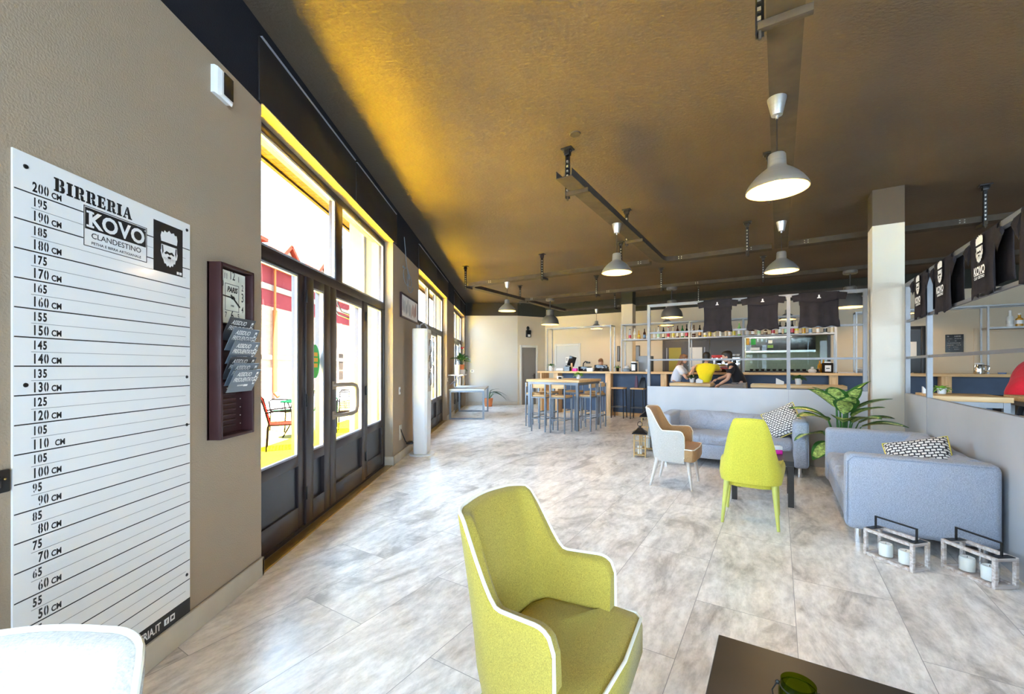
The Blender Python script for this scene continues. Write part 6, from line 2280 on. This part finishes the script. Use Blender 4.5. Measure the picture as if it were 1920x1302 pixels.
# ================================================================== LANTERNS
def box_lantern(label, loc, rz):
    t = thing('candle_lantern', label, 'lantern', loc, rz, 'whitewashed floor lanterns')
    a, b, h, k = .16, .082, .195, .022
    q = MB()
    for x in (-a + k / 2, a - k / 2):
        for y in (-b + k / 2, b - k / 2):
            q.box(x - k / 2, x + k / 2, y - k / 2, y + k / 2, 0, h, .002, 1)
    for z in (0, h - k):
        for y in (-b + k / 2, b - k / 2):
            q.box(-a + k + .0005, a - k - .0005, y - k / 2, y + k / 2, z + .0003, z + k, .002, 1)
        for x in (-a + k / 2, a - k / 2):
            q.box(x - k / 2, x + k / 2, -b + k + .0005, b - k - .0005, z + .0003, z + k, .002, 1)
    q.build('frame', M['whitewood'], t)
    MB().box(-a + k, a - k, -b + k, b - k, .003, .012).build('floor_board', M['whitewood'], t, smooth=0)
    MB().bar((-a + .03, 0, h), (-a + .03, 0, h + .085), .010).bar((a - .03, 0, h), (a - .03, 0, h + .085), .010).bar((-a + .025, 0, h + .085), (a - .025, 0, h + .085), .010).box(-a + .002, -a + .045, -.06, .06, h, h + .003).box(a - .045, a - .002, -.06, .06, h, h + .003).build('handle', M['blackmetal'], t, smooth=0)
    for i, x in enumerate((-.062, .066)):
        loc2 = t.matrix_basis @ Vector((x, 0, .0125))
        g = thing('candle_glass', ('candle in a glass, %s end of the ' % ('sofa' if i == 0 else 'camera')) + label.split(',')[0].replace('whitewashed wooden ', ''), 'candle', loc2, rz, 'candles in the floor lanterns')
        MB().surf([(.0, .002), (.045, .002), (.0465, .012), (.0465, .115), (.044, .115), (.044, .006)], 32).build('glass', M['clearglass'], g)
        MB().lathe([(0, .0065), (.040, .0065), (.041, .085), (.036, .095), (.02, .090), (0, .088)], 28).build('wax', M['candle'], g)
        MB().cyl((0, 0, .088), (.001, 0, .10), .0015, n=6).build('wick', M['ink'], g)
    return t


bpy.context.view_layer.update()


def rot_lan(deg):
    return R(deg)


L1 = box_lantern('whitewashed wooden lantern nearer the sofa leg, with black handle and two candles', (2.745, 3.055, 0), R(-75))
L2 = box_lantern('whitewashed wooden lantern nearer the grey partition, with black handle and two candles', (3.09, 2.83, 0), R(-86))


def tall_lantern(label, loc, rz, w, h, hr):
    t = thing('candle_lantern', label, 'lantern', loc, rz, 'roofed lanterns by the bar')
    k = .016
    q = MB()
    for x in (-w / 2, w / 2):
        for y in (-w / 2, w / 2):
            q.box(x - k / 2, x + k / 2, y - k / 2, y + k / 2, 0, h)
    for z in (.03, h - k):
        q.box(-w / 2, w / 2, -w / 2 - k / 2, -w / 2 + k / 2, z, z + k).box(-w / 2, w / 2, w / 2 - k / 2, w / 2 + k / 2, z, z + k).box(-w / 2 - k / 2, -w / 2 + k / 2, -w / 2, w / 2, z, z + k).box(w / 2 - k / 2, w / 2 + k / 2, -w / 2, w / 2, z, z + k)
    for x, y in ((0, -w / 2), (0, w / 2), (-w / 2, 0), (w / 2, 0)):
        q.box(x - .005, x + .005, y - .005, y + .005, .03, h)
    for z in (h * .38, h * .70):
        q.box(-w / 2, w / 2, -w / 2 - .004, -w / 2 + .004, z, z + .009).box(-w / 2 - .004, -w / 2 + .004, -w / 2, w / 2, z, z + .009).box(w / 2 - .004, w / 2 + .004, -w / 2, w / 2, z, z + .009)
    q.box(-w / 2, w / 2, -w / 2, w / 2, .03, .042)
    q.build('frame', M['lanternwood'], t, smooth=0)
    q = MB()
    for s_ in (-1, 1):
        q.box(-w / 2 + k / 2, w / 2 - k / 2, s_ * (w / 2 - .0065) - .001, s_ * (w / 2 - .0065) + .001, .046, h - k)
        q.box(s_ * (w / 2 - .0065) - .001, s_ * (w / 2 - .0065) + .001, -w / 2 + k / 2, w / 2 - k / 2, .046, h - k)
    q.build('glass', M['clearglass'], t, smooth=0)
    e = w / 2 + .03
    MB().loft([[(-e, -e, h), (e, -e, h), (e, e, h), (-e, e, h)], [(-e, -e, h + .012), (e, -e, h + .012), (e, e, h + .012), (-e, e, h + .012)], [(-e * .55, -e * .55, h + hr * .6), (e * .55, -e * .55, h + hr * .6), (e * .55, e * .55, h + hr * .6), (-e * .55, e * .55, h + hr * .6)],
               [(-e * .25, -e * .25, h + hr), (e * .25, -e * .25, h + hr), (e * .25, e * .25, h + hr), (-e * .25, e * .25, h + hr)]]).cyl((0, 0, h + hr), (0, 0, h + hr + .03), .02, n=12).build('roof', M['blackmetal'], t, smooth=0)
    MB().tube([(.035 * math.cos(a * PI / 10), 0, h + hr + .055 + .04 * math.sin(a * PI / 10)) for a in range(20)], .005, 6, True).build('ring', M['blackmetal'], t)
    MB().cyl((0, 0, .0425), (0, 0, .0425 + h * .35), .035, n=20).build('candle', M['candle'], t)
    return t


tall_lantern('smaller wooden lantern with black roof in front of the taller one', (1.985, 6.62, 0), R(-20), .165, .355, .09)
tall_lantern('taller wooden lantern with black roof behind the smaller one', (2.27, 7.12, 0), R(-20), .20, .56, .10)

# ================================================================== BIG LEAFY PLANT
dp = thing('potted_dieffenbachia', 'big variegated green plant in a dark pot between the two sofas', 'plant', W(.66, 6.58), 0)
MB().lathe([(0, 0), (.13, 0), (.165, .30), (.17, .31), (.155, .31), (.15, .27), (0, .27)], 28).build('pot', M['shutterdark'], dp)
MB().lathe([(0, 0), (.15, 0), (0, .005)], 20, (0, 0, .265)).build('soil', M['soil'], dp)
random.seed(77)
mb, stt = MB(), MB()
LV = [(-2.6, 1.05, .62, .40, .12), (-2.9, .45, .50, .44, .12), (2.9, .62, .46, .44, .12), (3.0, .95, .60, .42, .12), (.0, 1.15, .70, .36, .11), (-.6, .80, .56, .40, .12), (-1.0, .42, .42, .42, .12), (-1.6, .55, .46, .40, .12),
      (-2.1, .80, .54, .40, .12), (-2.4, .20, .36, .40, .12), (-1.3, .10, .32, .38, .11), (-3.1, .10, .36, .40, .11), (-1.8, .95, .56, .34, .11), (1.2, 1.25, .62, .30, .10), (-2.7, -.20, .26, .38, .11), (-1.1, -.25, .22, .34, .10), (-.3, 1.3, .66, .34, .10), (-2.0, -.3, .2, .34, .1), (-1.5, 1.2, .62, .34, .11), (-2.2, .5, .48, .38, .12), (-.2, .5, .44, .36, .11), (2.6, 1.15, .62, .34, .11), (-1.2, .75, .5, .36, .12)]
for az, el, s_, L_, w_ in LV:
    b = Vector((.03 * math.cos(az), .03 * math.sin(az), .27))
    e2 = min(1.45, el + .55)
    tip = Vector((0, 0, .40)) + Vector((math.cos(az) * math.cos(e2), math.sin(az) * math.cos(e2), math.sin(e2))) * s_ * .8
    stt.tube([b, (b + tip) / 2 + Vector((0, 0, .05)), tip], [.012, .010, .006], 8)
    add_leaf(mb, tip, az, el * .95 + .08, L_ * .95, w_ * 1.12, .40, True, random.uniform(-.35, .35), 9)
stt.build('stem', M['leaf'], dp)
mb.build('foliage', [M['leaf'], M['leafpale']], dp, smooth=60)
# ================================================================== PEOPLE
def skin_mesh(nodes, edges, root, sub=2):
    """smooth tapered surface grown round a skeleton; nodes: name -> (position, radius)"""
    names = list(nodes)
    ix = {n: i for i, n in enumerate(names)}
    me = bpy.data.meshes.new('skeleton')
    me.from_pydata([nodes[n][0] for n in names], [(ix[a], ix[b]) for a, b in edges], [])
    o = bpy.data.objects.new('skeleton', me)
    COL.objects.link(o)
    sk = o.modifiers.new('skin', 'SKIN')
    sk.use_smooth_shade = True
    if not me.skin_vertices:
        me.skin_vertices.new()
    for n in names:
        v = me.skin_vertices[0].data[ix[n]]
        r_ = nodes[n][1]
        v.radius = r_ if isinstance(r_, tuple) else (r_, r_)
        v.use_root = n == root
    ss = o.modifiers.new('smooth', 'SUBSURF')
    ss.levels = ss.render_levels = sub
    bpy.context.view_layer.update()
    dg = bpy.context.evaluated_depsgraph_get()
    ev = o.evaluated_get(dg)
    res = ev.to_mesh()
    vs = [v.co[:] for v in res.vertices]
    fs = [tuple(p.vertices) for p in res.polygons]
    ev.to_mesh_clear()
    bpy.data.objects.remove(o)
    bpy.data.meshes.remove(me)
    return vs, fs


def lerp(a, b, t):
    return tuple(x + (y - x) * t for x, y in zip(a, b))


def person(label, loc, rz, J, shirt, trousers, hair, k=1.0, long_hair=False, head_turn=0.0, head_tilt=0.0):
    t = thing('person', label, 'person', loc, rz, 'people at the bar')
    P = {n: tuple(c for c in p) for n, p in J.items()}
    rad = {'pelvis': .125, 'spine': .112, 'chest': .125, 'neck_base': .060, 'neck_top': .050, 'shoulder': .052, 'elbow': .038, 'wrist': .027, 'hip': .085, 'knee': .056, 'ankle': .038, 'toe': .030}
    nodes = {}
    for n, p in P.items():
        key = n[:-2] if n[-2:] in ('_l', '_r') else n
        nodes[n] = (p, rad[key] * k)
    E = [('pelvis', 'spine'), ('spine', 'chest'), ('chest', 'neck_base'), ('neck_base', 'neck_top')]
    for s_ in ('_l', '_r'):
        E += [('chest', 'shoulder' + s_), ('shoulder' + s_, 'elbow' + s_), ('elbow' + s_, 'wrist' + s_), ('pelvis', 'hip' + s_), ('hip' + s_, 'knee' + s_), ('knee' + s_, 'ankle' + s_), ('ankle' + s_, 'toe' + s_)]
    body = MB()
    vs, fs = skin_mesh(nodes, E, 'pelvis')
    body.add(vs, fs)
    # head with face, set on the neck
    nt_ = Vector(P['neck_top'])
    H = Matrix.Translation(nt_ + Vector((0, .025, .105))) @ Matrix.Rotation(head_turn, 4, 'Z') @ Matrix.Rotation(head_tilt, 4, 'X') @ Matrix.Scale(k, 4)
    hd = MB()
    rings = []
    for z, rx, ry, yo in ((-.115, .020, .025, .030), (-.105, .040, .048, .025), (-.085, .055, .068, .016), (-.05, .066, .084, .008), (0, .074, .094, 0), (.045, .076, .097, -.004), (.08, .068, .088, -.006), (.105, .047, .062, -.008), (.117, .018, .025, -.008)):
        rings.append([(rx * math.cos(a * PI / 10), yo + ry * math.sin(a * PI / 10), z) for a in range(20)])
    hd.loft(rings)
    hd.loft([[(-.010, .090, .018), (.010, .090, .018), (.008, .070, .018), (-.008, .070, .018)], [(-.016, .098, -.018), (.016, .098, -.018), (.014, .075, -.018), (-.014, .075, -.018)], [(-.012, .112, -.026), (.012, .112, -.026), (.012, .08, -.032), (-.012, .08, -.032)]])
    for s_ in (-1, 1):
        hd.ball((s_ * .076, -.004, -.01), (.010, .020, .030), 10, 8)
    hd.ball((0, .084, -.060), (.024, .010, .009), 10, 6)
    body.add(hd.v, hd.f, 0, H)
    # hands: palm, four unequal fingers and a thumb
    for s_, sg in (('_l', -1), ('_r', 1)):
        w_, e_ = Vector(P['wrist' + s_]), Vector(P['elbow' + s_])
        f = (w_ - e_).normalized()
        side = f.cross(Vector((0, 0, 1)))
        side = side.normalized() if side.length > .1 else Vector((1, 0, 0))
        dn = f.cross(side).normalized()
        if dn.z > 0:
            dn = -dn
        body.loft([[(w_ + side * a * .026 * k + dn * b * .014 * k)[:] for a, b in ((-1, -1), (1, -1), (1, 1), (-1, 1))],
                   [(w_ + f * .045 * k + side * a * .040 * k + dn * b * .014 * k)[:] for a, b in ((-1, -1), (1, -1), (1, 1), (-1, 1))],
                   [(w_ + f * .085 * k + side * a * .040 * k + dn * (b * .011 + .006) * k)[:] for a, b in ((-1, -1), (1, -1), (1, 1), (-1, 1))]])
        for q, (x, L_) in enumerate(((-.031, .066), (-.010, .078), (.011, .072), (.031, .056))):
            b0 = w_ + f * .078 * k + side * x * k + dn * .006 * k
            body.tube([b0, b0 + f * L_ * .42 * k + dn * .010 * k, b0 + f * L_ * .72 * k + dn * .026 * k, b0 + f * L_ * .9 * k + dn * .045 * k], [.0092 * k, .0088 * k, .0080 * k, .0065 * k], 8)
        b0 = w_ + f * .030 * k - side * sg * .030 * k
        body.tube([b0, b0 + f * .025 * k - side * sg * .020 * k + dn * .008 * k, b0 + f * .052 * k - side * sg * .022 * k + dn * .022 * k], [.0115 * k, .010 * k, .0075 * k], 8)
    body.build('body', M['skin'], t, smooth=180)
    eyes = MB()
    for s_ in (-1, 1):
        eyes.ball((s_ * .030, .086, .006), (.012, .006, .007), 8, 6)
    eyes.v = [(H @ Vector(p))[:] for p in eyes.v]
    eyes.build('eyes', M['ink'], t)
    # clothes follow the body
    g = .030 * k
    sn_ = {n: (P[n], rad[n] * k + g) for n in ('pelvis', 'spine', 'chest')}
    sn_['pelvis'] = (lerp(P['pelvis'], P['spine'], .05), .155 * k)
    sn_['collar'] = (lerp(P['chest'], P['neck_base'], .98), .078 * k)
    se = [('pelvis', 'spine'), ('spine', 'chest'), ('chest', 'collar')]
    for s_ in ('_l', '_r'):
        sn_['sh' + s_] = (P['shoulder' + s_], .052 * k + g)
        sn_['sl' + s_] = (lerp(P['shoulder' + s_], P['elbow' + s_], .62), .046 * k + g)
        se += [('chest', 'sh' + s_), ('sh' + s_, 'sl' + s_)]
    vs, fs = skin_mesh(sn_, se, 'pelvis')
    MB().add(vs, fs).build('t_shirt', M[shirt], t, smooth=180)
    tn = {'pelvis': (P['pelvis'], .140 * k)}
    te = []
    for s_ in ('_l', '_r'):
        tn['hip' + s_] = (P['hip' + s_], .100 * k)
        tn['knee' + s_] = (P['knee' + s_], .072 * k)
        tn['hem' + s_] = (lerp(P['knee' + s_], P['ankle' + s_], .88), .055 * k)
        te += [('pelvis', 'hip' + s_), ('hip' + s_, 'knee' + s_), ('knee' + s_, 'hem' + s_)]
    vs, fs = skin_mesh(tn, te, 'pelvis')
    MB().add(vs, fs).build('trousers', M[trousers], t, smooth=180)
    for s_ in ('_l', '_r'):
        a, b = Vector(P['ankle' + s_]), Vector(P['toe' + s_])
        MB().tube([a + Vector((0, -.03, -.02)), a + Vector((0, .01, -.03)), (a + b) / 2 + Vector((0, 0, -.015)), b + Vector((0, 0, 0)), b + (b - a).normalized() * .03], [.035 * k, .048 * k, .046 * k, .042 * k, .02 * k], 12).build('shoe', M['shoe'], t, smooth=180)
    hr_ = MB()
    rings = []
    for z, rx, ry, yo in ((-.075, .060, .050, -.052), (-.04, .074, .074, -.034), (.01, .083, .090, -.018), (.05, .085, .104, -.008), (.085, .078, .100, -.004), (.112, .056, .075, -.006), (.128, .02, .03, -.008)):
        ring = []
        for a in range(20):
            q = a * PI / 10
            y = yo + ry * math.sin(q)
            if z < .05 and y > .035:
                y = .035
            ring.append((rx * math.cos(q), y, z + .004 * math.sin(a * 3.1)))
        rings.append(ring)
    hr_.loft(rings)
    hr_.v = [(H @ Vector(p))[:] for p in hr_.v]
    if long_hair:
        random.seed(9)
        for q in range(16):
            a = -PI * q / 15
            st_ = H @ Vector((.078 * math.cos(a), -.03 + .06 * math.sin(a), .03))
            hr_.tube([st_, st_ + Vector((.01 * math.cos(a), -.02, -.10)), st_ + Vector((.02 * math.cos(a), -.07 - .02 * random.random(), -.22)), st_ + Vector((.01, -.11 - .03 * random.random(), -.36))], [.024, .026, .022, .006], 8)
    hr_.build('hair', M[hair], t, smooth=180)
    return t


def pose(lean=0.0, elbows=None, wrists=None, stand=False, hz=.950, scale=1.0, knees=None):
    def L_(y, z):
        return (y + lean * max(0, (z - hz)) / .6, z - .03 * lean * max(0, (z - hz)) / .6)
    J = {}
    for n, y, z in (('pelvis', 0, 0), ('spine', -.02, .17), ('chest', 0, .35), ('neck_base', .015, .50), ('neck_top', .035, .565)):
        yy, zz = L_(y, hz + z * scale)
        J[n] = (0, yy, zz)
    for s_, sg in (('_l', -1), ('_r', 1)):
        yy, zz = L_(.0, hz + .445 * scale)
        J['shoulder' + s_] = (sg * .175 * scale, yy, zz)
        J['elbow' + s_] = (elbows or {}).get(s_, (sg * .25, yy + .10, hz + .20))
        J['wrist' + s_] = (wrists or {}).get(s_, (sg * .17, yy + .33, hz + .22))
        J['hip' + s_] = (sg * .09, .02, hz - .03)
        if stand:
            J['knee' + s_] = (sg * .10, .03, .48)
            J['ankle' + s_] = (sg * .10, 0, .085)
            J['toe' + s_] = (sg * .11, .13, .04)
        else:
            J['knee' + s_] = (sg * .14, .40, hz - .02)
            J['ankle' + s_] = (sg * .12, .30, .41)
            J['toe' + s_] = (sg * .13, .42, .355)
    return J


# man in yellow, back to the camera, forearms on the counter
person('person in a bright yellow t-shirt seated with the back turned, forearms on the bar', W(-1.47, 10.96), RZ,
       pose(.16, {'_l': (-.29, .44, 1.305), '_r': (.29, .44, 1.305)}, {'_l': (-.10, .62, 1.295), '_r': (.10, .62, 1.295)}), 'shirtyellow', 'denim', 'hairblack', 1.0)
# girl in white, seen from the side, hands raised to a drink
person('person with long brown hair in a white t-shirt seated sideways, hands raised to the mouth', W(-2.16, 11.02), RZ - R(90),
       pose(.16, {'_l': (-.20, .34, 1.10), '_r': (.22, .32, 1.09)}, {'_l': (-.07, .42, 1.33), '_r': (.08, .42, 1.33)}, scale=.93), 'shirtwhite', 'denim', 'hairbrown', .90, True, 0, -.15)
# man in black leaning with one hand on the knee
person('person in a black t-shirt and grey trousers seated sideways, arm stretched to the knee', W(-.70, 10.70), RZ + R(90),
       pose(.24, {'_l': (-.27, .24, 1.12), '_r': (.25, .30, 1.18)}, {'_l': (-.18, .42, .995), '_r': (.16, .50, 1.10)}), 'shirtblack', 'trousergrey', 'hairblack', 1.04, False, 0, -.1)
# bartender behind the till monitor
person('person with reddish-brown hair standing behind the wide black monitor', W(-4.72, 12.95), RZ + R(180),
       pose(.10, None, None, True, .90, .92), 'shirtblack', 'trouserdark', 'hairbrown', .93, False, 0, -.35)
# person in red at the picture border
person('person in a red t-shirt leaning over beyond the high table, cut by the picture border', W(2.40, 7.50), RZ - R(70),
       pose(.34, {'_l': (-.27, .50, 1.20), '_r': (.27, .45, 1.20)}, {'_l': (-.14, .72, 1.10), '_r': (.16, .70, 1.10)}), 'shirtred', 'trouserdark', 'hairblack', 1.04)
dup(bs0, W(2.40, 7.50), RZ, 'backless bar stool under the person in red')
